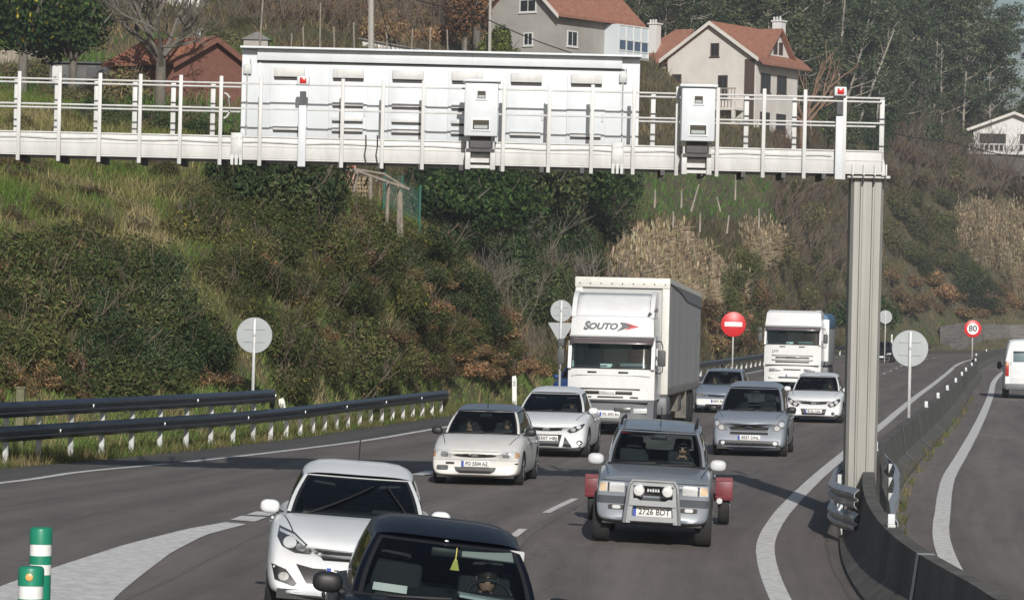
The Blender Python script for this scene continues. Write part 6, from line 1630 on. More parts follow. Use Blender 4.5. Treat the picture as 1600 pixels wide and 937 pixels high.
plant('evergreen', 'above the speed limit sign', 2.0, 3.2, scatter([(1490, 400), (1540, 420), (1545, 480), (1500, 480)], 5, BV_B, 24))
plant('bareb', 'on the vineyard terraces above the sign cabinet', 2.0, 3.4, scatter([(330, 20), (560, 0), (760, 0), (760, 70), (560, 60), (430, 60)], 20, BV_B, 34), sink=0.0)
plant('bracken', 'on the vineyard terraces above the sign cabinet', 1.5, 2.6, scatter([(400, 10), (760, 0), (755, 75), (640, 70), (420, 40)], 18, BV_B, 34), tall=1.4)
plant('olive', 'near the red roofed house on the left', 1.5, 2.6, scatter([(0, 110), (200, 120), (380, 30), (420, 70), (180, 170), (0, 150)], 12, BV_B, 34))
print('shrubs', NB[0])

# grass: blades bent a little, coloured by the patch they grow in
def grass(name, o, n, hmin, hmax, width, colfun, m=M_dry):
    me = o.data; V = np.array([v.co for v in me.vertices]); T = []
    for p in me.polygons:
        q = p.vertices; T.append((q[0], q[1], q[2])); T.append((q[0], q[2], q[3]))
    T = np.array(T); A = V[T[:, 0]]; B = V[T[:, 1]]; Cc = V[T[:, 2]]
    dist = (A + B + Cc)[:, 1] / 3
    ar = np.linalg.norm(np.cross(B - A, Cc - A), axis=1) / np.maximum(dist, 30) ** 1.4
    px = 800 + F_PX * ((A + B + Cc)[:, 0] / 3) / dist
    ar = ar * ((px > -300) & (px < 1850))
    i = RNG.choice(len(T), n, p=ar / ar.sum()); u, v = RNG.random((2, n)); f = u + v > 1; u[f], v[f] = 1 - u[f], 1 - v[f]
    p = A[i] + (B[i] - A[i]) * u[:, None] + (Cc[i] - A[i]) * v[:, None]
    d = np.maximum(p[:, 1], 1); X = 800 + F_PX * p[:, 0] / d; Yp = 484 + 0.0236 * (X - 800) - F_PX * (p[:, 2] - CAM_H) / d
    c, keep, hs = colfun(X, Yp, p)
    p, c, hs, d = p[keep], c[keep], hs[keep], d[keep]; n = len(p)
    a = RNG.random(n) * 2 * math.pi; h = (hmin + (hmax - hmin) * RNG.random(n)) * hs; w = width * (0.6 + 0.8 * RNG.random(n))
    side = np.stack([np.cos(a), np.sin(a), np.zeros(n)], 1) * w[:, None]
    lean = np.stack([RNG.normal(size=n) * 0.45, RNG.normal(size=n) * 0.45, np.ones(n)], 1) * h[:, None]
    v3 = np.stack([p - side - np.array([0, 0, 0.03]), p + side - np.array([0, 0, 0.03]), p + lean], 1).reshape(-1, 3)
    ob = link(name, raw_quads(name, v3, np.repeat(c, 3, 0), m, 3))
    return ob
def nz(p, s, o=0): return np.array([noise.noise(Vector((x * s + o, y * s, z * s))) for x, y, z in p])
def bank_cols(X, Y, p):
    n = len(X); k = nz(p, 0.55) + 0.35 * RNG.normal(size=n) * 0.6; k2 = nz(p, 0.25, 7)
    green, tan, rust, olive = np.array([0.12, 0.175, 0.045]), np.array([0.29, 0.245, 0.125]), np.array([0.17, 0.10, 0.055]), np.array([0.165, 0.17, 0.06])
    c = np.where((k > 0.12)[:, None], tan, np.where((k < -0.22)[:, None], green, olive))
    low = (Y > 575) | ((X > 560) & (Y > 560))
    c = np.where((low & (k < 0.25))[:, None], green * 1.25, c)
    path = np.abs(X - (235 + (Y - 380) * 0.45)) < 26 + 10 * k2; path &= (Y > 330) & (Y < 610); c = np.where((path & (k > -0.3))[:, None], tan * 1.1, c)
    red = (X > 640) & (Y > 400) & (Y < 590) & (k2 > -0.1); c = np.where(red[:, None], np.where((k > 0)[:, None], rust, tan * 0.7), c)
    top = (X < 330) & (Y < 400); c = np.where((top & (k2 > 0.05))[:, None], c * np.array([0.95, 1.0, 0.85]), c)
    c = c * np.exp(RNG.normal(size=(n, 1)) * 0.22)
    return c, np.ones(n, bool), np.where(low, 0.75, 1.0) * (1 + 0.5 * np.clip(k2, -0.6, 1))
tag(grass('bank_grass', bank_o, 175000, 0.13, 0.44, 0.015, bank_cols), 'rough tan and green grass covering the roadside bank', 'grass', kind='stuff')
def hill_cols(X, Y, p):
    n = len(X); k = nz(p, 0.25) + 0.2 * RNG.normal(size=n); k2 = nz(p, 0.08, 3)
    green, tan, rust, olive, brown = np.array([0.085, 0.16, 0.035]), np.array([0.20, 0.155, 0.085]), np.array([0.13, 0.075, 0.045]), np.array([0.085, 0.085, 0.035]), np.array([0.10, 0.075, 0.05])
    c = np.where((k > 0.15)[:, None], tan, np.where((k < -0.15)[:, None], olive, brown))
    mead = (X > 970) & (X < 1215) & (Y > 268) & (Y < 345) & (k2 > -0.6); c = np.where(mead[:, None], np.where((k > 0.5)[:, None], tan, green), c)
    mead2 = (X > 1360) & (X < 1490) & (Y > 490); c = np.where((mead2 & (k < 0.2))[:, None], green * 0.9, c)
    mead3 = (X < 420) & (Y > 60) & (k < 0.1); c = np.where(mead3[:, None], green, c)
    rr = (X > 1200) & (Y < 340) & (k > -0.1); c = np.where(rr[:, None], rust * 0.9, c)
    c = c * np.exp(RNG.normal(size=(n, 1)) * 0.22)
    return c, np.ones(n, bool), np.where(mead, 0.55, 1.0)
tag(grass('hill_grass', hill_o, 185000, 0.35, 1.0, 0.045, hill_cols), 'dry brown and green undergrowth covering the far hill', 'grass', kind='stuff')
# verge between shoulder and bank
vm = strip('verge', W(GR_line, -1.3), W(L_line, -1.68), np.arange(50, 150, 2.0), 0.006, M_soil, 4)
struct(vm)
def verge_cols(X, Y, p):
    n = len(X); k = nz(p, 0.8) + 0.3 * RNG.normal(size=n)
    c = np.where((k > 0.25)[:, None], np.array([0.22, 0.18, 0.09]), np.where((k > -0.1)[:, None], np.array([0.13, 0.135, 0.045]), np.array([0.085, 0.13, 0.032]))) * np.exp(RNG.normal(size=(n, 1)) * 0.2)
    return c, k > -0.75, np.ones(n)
tag(grass('verge_grass', vm, 26000, 0.06, 0.28, 0.012, verge_cols), 'short green grass along the verge under the guardrail', 'grass', kind='stuff')
# weeds along the foot of the barrier, on its right side
n = 1700; y = 52 + 95 * RNG.random(n) ** 1.5; k = np.array([noise.noise(Vector((q * 0.35, 0, 0))) for q in y]); keep = k > 0.0; y = y[keep]; n = len(y)
x = B_line(y) + 0.28 + 0.35 * RNG.random(n) ** 2; p = np.stack([x, y, gz(x, y)], 1)
h = 0.05 + 0.22 * RNG.random(n); a = RNG.random(n) * 6.28
sd_ = np.stack([np.cos(a), np.sin(a), 0 * a], 1) * 0.016; ln = np.stack([RNG.normal(size=n) * 0.5, RNG.normal(size=n) * 0.5, np.ones(n)], 1) * h[:, None]
tag(link('barrier_weeds', raw_quads('barrier_weeds', np.stack([p - sd_, p + sd_, p + ln], 1).reshape(-1, 3), np.repeat(palette(n, [(0.09, 0.14, 0.03), (0.13, 0.13, 0.045), (0.20, 0.165, 0.08)]), 3, 0), M_dry, 3)), 'patchy green weeds along the right foot of the concrete barrier', 'weeds', kind='stuff')

# reed beds: dry canes with plumes
def reeds(label, poly, n, hmin, hmax, bv=BV_B):
    pts = []
    xs = [q[0] for q in poly]; ys = [q[1] for q in poly]
    while len(pts) < n:
        a, b = random.uniform(min(xs), max(xs)), random.uniform(min(ys), max(ys))
        if in_poly(a, b, poly):
            h = onto(bv, a, b)
            if h: pts.append(h)
    p = np.array([tuple(q) for q in pts]); N = len(p)
    clump = 0.78 + 0.75 * (nz(p, 0.45) * 0.9 + 0.2) + 0.12 * RNG.normal(size=N)
    h = (hmin + (hmax - hmin) * RNG.random(N)) * clump
    dr = np.array([noise.noise(Vector((q[0] * 0.3, q[1] * 0.3, 5))) for q in p])
    ln = unit(np.stack([dr * 0.55 + RNG.normal(size=N) * 0.16, RNG.normal(size=N) * 0.2 - 0.1, np.ones(N)], 1)) * h[:, None]
    vs, cs = [], []
    side = np.stack([np.ones(N), np.zeros(N), np.zeros(N)], 1) * 0.020
    base = palette(N, [(0.36, 0.29, 0.185), (0.29, 0.23, 0.145), (0.21, 0.16, 0.10), (0.42, 0.35, 0.24)], None, 0.18)
    vs.append(np.stack([p - side, p + side, p + ln + side * 0.5, p + ln - side * 0.5], 1).reshape(-1, 3)); cs.append(np.repeat(base * 0.8, 4, 0))
    for k in range(12):                              # long drooping leaves
        f = 0.35 + 0.62 * RNG.random(N); q = p + ln * f[:, None]
        a = RNG.random(N) * 6.28; L_ = 0.35 + 0.5 * RNG.random(N)
        tip = q + np.stack([np.cos(a) * L_, np.sin(a) * L_, RNG.normal(size=N) * 0.25 + 0.10], 1); ww = np.stack([0 * a, 0 * a, np.full(N, 0.020)], 1) + np.stack([np.sin(a), np.cos(a), 0 * a], 1) * 0.02
        vs.append(np.stack([q, q * 0.6 + tip * 0.4 + ww, tip, q * 0.6 + tip * 0.4 - ww], 1).reshape(-1, 3)); cs.append(np.repeat(base * np.exp(RNG.normal(size=(N, 1)) * 0.15), 4, 0))
    q = p + ln                                     # feathery heads
    for k in range(3):
        a = RNG.random(N) * 6.28; tip = q + np.stack([np.cos(a) * 0.10, np.sin(a) * 0.10, 0.35 + 0.2 * RNG.random(N)], 1); ww = np.stack([np.cos(a + 1.5), np.sin(a + 1.5), 0 * a], 1) * 0.05
        vs.append(np.stack([q, (q + tip) / 2 + ww, tip, (q + tip) / 2 - ww], 1).reshape(-1, 3)); cs.append(np.repeat(base * 1.12, 4, 0))
    o = link('reed_bed', raw_quads('reed_bed', np.concatenate(vs), np.concatenate(cs), M_dry))
    tag(o, label, 'reeds', kind='stuff')
reeds('big bed of dry tan reeds on the hill behind the curtain side lorry', [(950, 440), (985, 402), (1040, 388), (1090, 408), (1140, 448), (1165, 480), (1140, 496), (1100, 500), (1040, 480), (965, 475)], 3000, 0.7, 1.7)
reeds('narrow upright clump of dry reeds right of the big reed bed', [(1163, 392), (1210, 388), (1212, 424), (1168, 428)], 460, 1.2, 2.2)
reeds('bed of dry tan reeds on the far hill below the white house', [(1485, 372), (1530, 360), (1610, 366), (1620, 460), (1590, 470), (1560, 425), (1500, 415)], 2300, 2.2, 4.4)

# ------------------------------------------------------------------ trees
def tree_mesh_euc(seed):
    random.seed(seed); mb = MB(); H = 1.0
    tr = [Vector((0, 0, -0.03))]; d = Vector((random.gauss(0, 0.04), random.gauss(0, 0.04), 1))
    for k in range(8): d = (d + Vector((random.gauss(0, 0.045), random.gauss(0, 0.045), 0.1))).normalized(); tr.append(tr[-1] + d * 0.115)
    mb.tube(tr, [0.0095 * (1 - 0.085 * k) for k in range(9)], 7)
    cl = []
    for k in range(44):
        t = random.uniform(0.10, 1.0) ** 0.85; i = min(7, int(t * 8)); q = tr[i].lerp(tr[i + 1], t * 8 - i)
        a = random.uniform(0, 6.28); ln = random.uniform(0.07, 0.20) * (1.25 - 0.8 * t)
        e = q + Vector((math.cos(a) * ln, math.sin(a) * ln, random.uniform(0.03, 0.11)))
        mb.tube([q, q.lerp(e, 0.55) + Vector((0, 0, -0.008)), e], [0.0045, 0.003, 0.0015], 4, cap=False); cl.append(e)
    cl.append(tr[-1])
    trunk = mb.mesh('trunk', M_barkp, smooth=60, fix=False)
    P_, D_ = [], []
    for e in cl:
        n = int(RNG.integers(80, 150)); r = RNG.uniform(0.035, 0.075)
        dd = unit(RNG.normal(size=(n, 3))); rr = r * RNG.random((n, 1)) ** 0.45
        P_.append(np.array(e) + dd * rr * np.array([1.15, 1.15, 0.85]) ); D_.append(dd)
    p, d = np.concatenate(P_), np.concatenate(D_)
    crown = leaf_mesh('crown', p, d, 0.0075 + 0.0065 * RNG.random(len(p)), 0.42, palette(len(p), [(0.058, 0.074, 0.046), (0.078, 0.094, 0.058), (0.105, 0.115, 0.072), (0.044, 0.058, 0.040)], [0.35, 0.35, 0.15, 0.15]), M_leaf)
    return trunk, crown
EUC = [tree_mesh_euc(s) for s in range(6)]
random.seed(21)
euc_n = 0
def euc(px, Y, H, where, dens=1):
    global euc_n
    x = (px - 800) * Y / F_PX; z = drop(BV_B, x, Y)
    t = thing('eucalyptus_tree', 'tall dark eucalyptus with a thin pale trunk ' + where, 'tree', (x, Y, z), random.uniform(0, 6.28), 'eucalyptus trees ' + where)
    w = H * random.uniform(0.95, 1.35)
    t.scale = (w, w, H)
    tr, cr = random.choice(EUC); link('trunk', tr, t); link('crown', cr, t); euc_n += 1
def euc_at(px, py, H, where):
    h = onto(BV_B, px, py)
    if h is None or (px > 975 and px < 1275 and h.y < 326) or (px <= 1010 and h.y < 280): return
    euc(800 + F_PX * h.x / h.y, h.y, H, where)
for row, py in enumerate((208, 190, 172, 150, 128, 106, 84, 62)):
    for px in np.arange(985 + row * 9, 1420, 29): euc_at(px + random.uniform(-11, 11), py + random.uniform(-9, 9) - (px - 1000) * 0.02, random.uniform(10, 17), 'in the wood behind the red roofed villa')
for row, py in enumerate((214, 204, 194, 184, 172)):
    for px in np.arange(1370 + row * 9, 1660, 34 + row * 2):
        if abs(px - 1590) > 22 and (px < 1430 or random.random() < 0.68): euc_at(px + random.uniform(-8, 8), py + random.uniform(-5, 5) + max(0, (px - 1450)) * 0.16, random.uniform(15, 21) if px < 1570 else random.uniform(14, 17.5), 'along the skyline at the right')
for row, py in enumerate((72, 50, 28)):
    for px in np.arange(690 + row * 12, 1010, 42): euc_at(px + random.uniform(-12, 12), py, random.uniform(9, 15), 'behind the grey gabled house')
plant('evergreen', 'at the foot of the eucalyptus wood', 2.6, 4.4, [h for h in scatter([(1270, 150), (1390, 130), (1390, 225), (1280, 225)], 14, BV_B, 22) + scatter([(1390, 165), (1500, 165), (1620, 215), (1620, 240), (1400, 225)], 12, BV_B, 24)], tall=1.3)
print('eucalyptus', euc_n)
def bare_tree(label, px, py, Y, H, m=M_bark, depth=4, bv=BV_B, spread=0.5, name='bare_tree', lean=(0, 0)):
    x = (px - 800) * Y / F_PX; z = drop(bv, x, Y)
    t = thing(name, label, 'tree', (x, Y, z - 0.2))
    mb = MB(); top = Vector((lean[0], lean[1], H * 0.28))
    mb.tube([(0, 0, 0), top * 0.5, top], [H * 0.035, H * 0.03, H * 0.026], 8)
    trunk = mb.build('trunk', m, t, smooth=60)
    mb = MB()
    for k in range(6):
        a = k * 1.05 + random.uniform(-0.3, 0.3)
        twigs(mb, top * random.uniform(0.7, 1.0), (math.cos(a) * 0.8, math.sin(a) * 0.8, 0.9), H * 0.36, H * 0.017, depth, spread, 4, 0, 0.012, 0.1)
    mb.build('branches', m, t, smooth=0, fix=False)
bare_tree('wide leafless tree with many grey branches in front of the red walled house', 243, 130, 176, 9.4, M_twigg, 4)
bare_tree('slender leafless sapling with pale forked stem behind the curtain side lorry', 945, 400, 168, 6.0, M_twigg, 2, spread=0.28)
bare_tree('thin leafless tree over the reed bed', 1000, 420, 176, 5.0, M_twig, 2, spread=0.3)
bare_tree('leafless orange barked tree with spreading boughs beside the villa', 1248, 90, 330, 12, mat('bark_orange', (0.20, 0.125, 0.085), 0.9, var=0.3), 2, spread=0.35)
for px, py, H, ln in ((1330, 190, 13, 0.30), (1300, 176, 15, 0.05), (1235, 150, 16, -0.04), (1452, 196, 16, 0.02), (1392, 186, 14, -0.10), (1170, 110, 15, 0.05)):
    h = onto(BV_B, px, py)
    t = thing('dead_trunk', 'bare pale trunk standing in the dark wood' if abs(ln) < 0.2 else 'bare pale trunk leaning far over to the right in the dark wood', 'tree', (h.x, h.y - 4, drop(BV_B, h.x, h.y - 4) - 0.3), 0, 'bare pale trunks in the dark wood')
    mb = MB(); mb.tube([(0, 0, 0), (ln * H * 0.5, 0, H * 0.45), (ln * H * 1.1, 0, H * 0.95)], [0.20, 0.16, 0.07], 7); mb.build('trunk', M_barkp, t, smooth=60)
    mb = MB()
    for k in range(5): twigs(mb, (ln * H * (0.6 + 0.1 * k), 0, H * (0.55 + 0.09 * k)), (random.uniform(-1, 1), random.uniform(-1, 1), 0.9), 1.6, 0.05, 1, 0.4, 3, 0, 0.015)
    mb.build('branches', M_barkp, t, smooth=0, fix=False)
def leafy_tree(name, label, px, Y, H, R, cols, w, bv=BV_B, tw=1.0):
    x = (px - 800) * Y / F_PX; z = drop(bv, x, Y)
    t = thing(name, label, 'tree', (x, Y, z - 0.2))
    mb = MB(); mb.tube([(0, 0, 0), (0.05, 0, H * 0.3), (0.1, 0, H * 0.62)], [H * 0.035, H * 0.028, H * 0.012], 8)
    for k in range(7):
        a = k * 0.9; mb.tube([(0.03, 0, H * 0.32), (math.cos(a) * R * 0.4, math.sin(a) * R * 0.4, H * 0.55), (math.cos(a) * R * 0.7, math.sin(a) * R * 0.7, H * 0.72)], [H * 0.014, H * 0.01, H * 0.004], 5)
    mb.build('trunk', M_bark, t, smooth=60)
    p, d = lobes_points(5200, 22, 1.0, 0.72, 0.30, 0.55, -2); p = p * np.array([R, R, H * 0.45]) + np.array([0, 0, H * 0.36])
    link('crown', leaf_mesh('crown', p, d, 0.10 + 0.09 * RNG.random(len(p)), 0.5, palette(len(p), cols, w), M_leaf), t)
DG = [(0.022, 0.040, 0.017), (0.036, 0.058, 0.022), (0.052, 0.078, 0.028), (0.30, 0.24, 0.03)]
leafy_tree('evergreen_tree', 'rounded dark evergreen tree dotted with yellow fruit at the top left corner', 26, 172, 8.2, 3.3, DG, [0.4, 0.36, 0.2, 0.04])
leafy_tree('evergreen_tree', 'broad dark evergreen tree between corner tree and bare tree', 104, 174, 6.6, 2.9, DG[:3], [0.45, 0.38, 0.17])
leafy_tree('evergreen_tree', 'dark evergreen tree left of the grey gabled house', 735, 275, 10, 3.0, DG[:3], [0.5, 0.35, 0.15])
leafy_tree('yellowish_tree', 'small yellow green tree at the corner of the grey gabled house', 772, 258, 4.6, 2.0, [(0.12, 0.13, 0.035), (0.09, 0.10, 0.03)], [0.5, 0.5])
leafy_tree('brown_leaved_tree', 'tree with withered red brown leaves above the sign cabinet', 716, 262, 7.0, 2.4, [(0.15, 0.075, 0.045), (0.11, 0.06, 0.04)], [0.5, 0.5])
leafy_tree('pine_tree', 'dark round topped tree right above the big reed bed', 905, 186, 7.0, 3.6, DG[:3], [0.5, 0.36, 0.14])
leafy_tree('pine_tree', 'dark bushy tree below the sign cabinet right of the hut', 690, 156, 4.6, 3.0, DG[:3], [0.5, 0.36, 0.14])
leafy_tree('pine_tree', 'dark bushy tree below the first speed camera', 760, 164, 5.4, 3.2, DG[:3], [0.45, 0.4, 0.15])
leafy_tree('pine_tree', 'dull green bushy tree between the speed cameras', 840, 176, 6.2, 3.2, [(0.04, 0.055, 0.026), (0.06, 0.07, 0.034), (0.03, 0.042, 0.02)], [0.4, 0.3, 0.3])
leafy_tree('evergreen_tree', 'dark evergreen shrubby tree at the column side of the second reed clump', 1350, 318, 7, 4.0, DG[:3], [0.5, 0.35, 0.15])
# ------------------------------------------------------------------ houses and yard things
M_wallg = mat('render_grey', (0.30, 0.285, 0.26), 0.9, var=0.14, scale=0.5)
M_wallw = mat('render_cream', (0.56, 0.53, 0.49), 0.9, var=0.10, scale=0.6)
M_wallwh = mat('render_white', (0.60, 0.59, 0.57), 0.85, var=0.06)
M_tile = mat('roof_tile', (0.215, 0.092, 0.058), 0.85, col2=(0.31, 0.15, 0.10), scale=3, bump=0.4, stretch=(1, 1, 1))
M_brick = mat('brick_red', (0.15, 0.062, 0.045), 0.9, col2=(0.22, 0.10, 0.07), scale=4)
M_win = mat('house_glass', (0.02, 0.024, 0.028), 0.12)
M_frame = mat('window_frame_white', (0.6, 0.6, 0.58), 0.5)
M_shut = mat('shutter_brown', (0.07, 0.045, 0.035), 0.6)
M_stone = mat('stone_masonry', (0.20, 0.175, 0.14), 0.95, col2=(0.32, 0.28, 0.22), scale=2.5, bump=0.5)
M_gallery = mat('gallery_white', (0.55, 0.60, 0.63), 0.3)
def window(root, face, a, z, w, h, m=M_frame, glass=M_win, sill=True):
    """face: (origin, along, outward) in house space; the pane sits back in its frame"""
    o, al, out = face
    def B(mb, u, vv, d0, d1, hz, wz):
        vs = []
        for dd in (d0, d1):
            for (x, zz) in ((u - wz / 2, vv - hz / 2), (u + wz / 2, vv - hz / 2), (u + wz / 2, vv + hz / 2), (u - wz / 2, vv + hz / 2)):
                vs.append(o + al * x + out * dd + Vector((0, 0, zz)))
        mb.add(vs, [(0, 1, 2, 3), (4, 5, 6, 7), (0, 1, 5, 4), (1, 2, 6, 5), (2, 3, 7, 6), (3, 0, 4, 7)])
    f = MB(); t = 0.08
    B(f, a - w / 2, z, -0.05, 0.06, h + t, t); B(f, a + w / 2, z, -0.05, 0.06, h + t, t); B(f, a, z + h / 2, -0.05, 0.06, t, w - t); B(f, a, z - h / 2, -0.05, 0.06, t, w - t); B(f, a, z, -0.03, 0.04, h - t, 0.05)
    fr = f.build('window', m, root, smooth=0)
    q = MB(); B(q, a, z, -0.04, 0.018, h - t, w - t); q.build('pane', glass, fr, smooth=0)
    if sill: s_ = MB(); B(s_, a, z - h / 2 - 0.09, -0.02, 0.12, 0.07, w + 0.25); s_.build('sill', m, fr, smooth=0)
def gable_house(name, label, px, Y, yaw, w, l, h, rise, wall, z=None, over=0.5, roof=M_tile, barge=None, base=3.0):
    """gable face towards local -Y, ridge along Y; w across, l deep"""
    x = (px - 800) * Y / F_PX
    z = drop(BV_B, x, Y) if z is None else z
    t = thing(name, label, 'house', (x, Y, z), rad(yaw))
    mb = MB(); vs = []
    for y in (0, l): vs += [(-w / 2, y, -base), (w / 2, y, -base), (w / 2, y, h), (0, y, h + rise), (-w / 2, y, h)]
    mb.add(vs, [(0, 1, 2, 3, 4), (5, 6, 7, 8, 9), (0, 1, 6, 5), (1, 2, 7, 6), (2, 3, 8, 7), (3, 4, 9, 8), (4, 0, 5, 9)])
    mb.build('wall', wall, t, smooth=0)
    sl = rise / (w / 2); mb = MB()
    for sx in (-1, 1):
        e = (sx * (w / 2 + over), h - sl * over)
        vs = []
        for y in (-over, l + over): vs += [(0, y, h + rise + 0.03), (e[0], y, e[1] + 0.03), (e[0], y, e[1] + 0.18), (0, y, h + rise + 0.18)]
        mb.add(vs, [(0, 1, 2, 3), (4, 5, 6, 7), (0, 1, 5, 4), (1, 2, 6, 5), (2, 3, 7, 6), (3, 0, 4, 7)])
        for k in range(int((l + 2 * over) / 0.35)):
            y = -over + 0.17 + 0.35 * k; mb.tube([(0, y, h + rise + 0.19), (e[0], y, e[1] + 0.19)], 0.06, 5, cap=False)
    rf = mb.build('roof', roof, t, smooth=0)
    mb = MB()
    for sx in (-1, 1):
        e = (sx * (w / 2 + over), h - sl * over)
        mb.prism([(0, h + rise - 0.12), (e[0], e[1] - 0.12), (e[0], e[1] + 0.20), (0, h + rise + 0.20)], -over - 0.06, -over)
    mb.build('barge_board', barge or M_wallw, rf, smooth=0)
    return t, rf
FR = lambda w: (Vector((0, 0, 0)), Vector((1, 0, 0)), Vector((0, -1, 0)))
SD = lambda w: (Vector((w / 2, 0, 0)), Vector((0, 1, 0)), Vector((1, 0, 0)))
# grey gabled house
p = P(878, 80, 262)
h1, rf1 = gable_house('gabled_house', 'grey rendered house with steep red roof and a glazed gallery, above the sign cabinet', 807, 264, -38, 6.3, 9.6, 6.6, 2.9, M_wallg, z=P(878, 17, 262).z - 6.45, over=0.75, base=8)
f, s = FR(6.3), SD(6.3)
for a, z, w, h in ((0.45, 6.9, 1.5, 0.9), (0.55, 4.4, 0.8, 0.9), (0.45, 1.6, 0.8, 0.9), (1.6, 1.7, 0.5, 0.6)): window(h1, f, a, z, w, h)
for a, z, w, h in ((2.0, 4.5, 1.2, 1.1), (1.9, 1.3, 0.9, 1.1), (4.2, 1.2, 0.9, 1.0), (4.2, 3.2, 0.0001 + 0.9, 0.12)): window(h1, s, a, z, w, h)
mb = MB(); mb.box((3.15 + 0.65, 8.0, 4.7), (1.3, 3.9, 2.4)); ga = mb.build('gallery', M_gallery, h1, smooth=0)
mb = MB()
for k in range(4): mb.box((3.15 + 1.31, 6.6 + k * 0.95, 4.35), (0.02, 0.78, 0.75))
mb.build('gallery_panes', mat('gallery_glass', (0.07, 0.10, 0.15), 0.15), ga, smooth=0)
mb = MB()
for k in range(5): mb.box((3.15 + 1.33, 6.13 + k * 0.95, 4.7), (0.06, 0.09, 2.35))
for zz in (3.55, 3.95, 4.75, 5.85): mb.box((3.15 + 1.33, 8.0, zz), (0.05, 3.9, 0.09))
mb.build('gallery_frame', M_frame, ga, smooth=0)
mb = MB(); mb.box((3.15 + 0.5, 8.0, 3.42), (1.6, 4.2, 0.16)); mb.build('balcony_slab', M_wallg, h1, smooth=0)
mb = MB(); mb.box((0.1, 6.5, 9.9), (0.6, 0.6, 1.5)); mb.box((0.1, 6.5, 10.7), (0.75, 0.75, 0.12)); mb.build('chimney', M_wallg, rf1, smooth=0)
# hipped villa
hz = P(1165, 231, 310).z
h2, rf2 = gable_house('villa', 'cream villa of several storeys with red roofs, two chimneys and a balcony', 1103, 312, -33, 8.2, 7.0, 7.3, 2.7, M_wallw, z=hz, over=0.5, base=6)
h2.scale = (1.1, 1.1, 1.1)
f, s = FR(8.2), SD(8.2)
for a, z, w, h in ((0.3, 7.9, 0.7, 1.0), (-3.2, 5.3, 0.8, 1.3), (1.1, 4.9, 0.8, 1.8), (-2.2, 1.2, 1.5, 1.6), (1.2, 1.6, 0.9, 1.6)): window(h2, f, a, z, w, h, m=M_shut)
for a, z in ((1.6, 5.3), (4.3, 5.3), (1.6, 2.2), (4.3, 2.2)): window(h2, s, a, z, 1.5, 1.4, m=M_shut)
for a, z in ((1.8, -1.2), (4.6, -1.2)): window(h2, s, a, z, 1.3, 1.2, m=M_shut)
mb = MB(); mb.box((0.9, -0.75, 3.05), (4.4, 1.5, 0.2)); bal = mb.build('balcony', M_wallw, h2, smooth=0)
mb = MB()
for k in range(15): mb.box((-1.2 + k * 0.3, -1.42, 4.25), (0.05, 0.05, 0.8))
mb.box((0.9, -1.42, 4.68), (4.4, 0.09, 0.09)); mb.build('balustrade', M_stone, bal, smooth=0)
for xx in (-0.9, 2.9): mb = MB(); mb.box((xx, -1.35, 1.0), (0.24, 0.24, 5.3)); mb.build('balcony_column', M_wallw, h2, smooth=0)
mb = MB(); mb.prism([(3.1, 0.0), (4.0, 0.0), (4.0, 7.1), (3.1, 7.1)], -0.02, -0.06); mb.build('stair_window', M_shut, h2, smooth=0)
# side gable over the long face
mb = MB(); mb.prism([(1.2, 7.2), (5.8, 7.2), (3.5, 9.5)], 2.0, 4.1 + 0.03, fn=lambda a, y, z: (y, a, z)); sg = mb.build('side_gable', M_wallw, h2, smooth=0)
mb = MB()
for sg_ in (-1, 1): mb.prism([(3.5, 9.62), (3.5 + sg_ * 2.75, 6.9), (3.5 + sg_ * 2.75, 7.08), (3.5, 9.8)], 0.5, 4.55, fn=lambda a, y, z: (y, a, z))
mb.build('side_gable_roof', M_tile, rf2, smooth=0)
for a in (3.05, 3.95): window(h2, (Vector((4.14, 0, 0)), Vector((0, 1, 0)), Vector((1, 0, 0))), a, 8.2, 0.5, 0.9, m=M_shut, sill=False)
mb = MB(); mb.add([(4.05, -0.4, 7.62), (5.1, -0.6, 6.75), (5.1, 7.6, 6.75), (4.05, 7.4, 7.62), (4.05, -0.4, 7.48), (5.1, -0.6, 6.6), (5.1, 7.6, 6.6), (4.05, 7.4, 7.48)], [(0, 1, 2, 3), (4, 5, 6, 7), (0, 1, 5, 4), (1, 2, 6, 5), (2, 3, 7, 6), (3, 0, 4, 7)]); mb.build('roof_skirt', M_tile, rf2, smooth=0)
# lower left wing with hipped roof
mb = MB(); mb.box((-6.1, 3.6, 2.2), (4.2, 6.0, 9.6)); mb.build('wing', M_wallw, h2, smooth=0)
mb = MB(); A = [(-8.7, 0.1, 6.9), (-3.6, 0.1, 6.9), (-3.6, 7.1, 6.9), (-8.7, 7.1, 6.9), (-5.2, 3.0, 9.9), (-3.6, 3.0, 9.9)]
mb.add(A, [(0, 1, 5, 4), (0, 4, 3), (4, 5, 2, 3), (1, 2, 5), (0, 3, 2, 1)]); wr = mb.build('wing_roof', M_tile, rf2, smooth=0)
window(h2, (Vector((-6.1, 0.6, 0)), Vector((1, 0, 0)), Vector((0, -1, 0))), 0.2, 1.2, 1.2, 1.4, m=M_shut)
for (cx_, cy_, z0, z1, sz, par) in ((-6.2, 1.4, 7.2, 10.2, 0.72, wr), (2.6, 6.4, 7.6, 10.6, 0.8, rf2)):
    mb = MB(); mb.box((cx_, cy_, (z0 + z1) / 2), (sz, sz, z1 - z0)); mb.box((cx_, cy_, z1 + 0.06), (sz + 0.2, sz + 0.2, 0.12))
    for k in (-1, 0, 1): mb.box((cx_ + k * sz * 0.35, cy_ - sz * 0.4, z1 + 0.25), (0.12, 0.12, 0.3))
    mb.build('chimney', M_wallwh, par, smooth=0)
mb = MB(); mb.box((1.0, -4.2, -1.2), (12.0, 0.4, 3.0)); mb.box((1.0, -4.2, 0.36), (12.2, 0.55, 0.14))
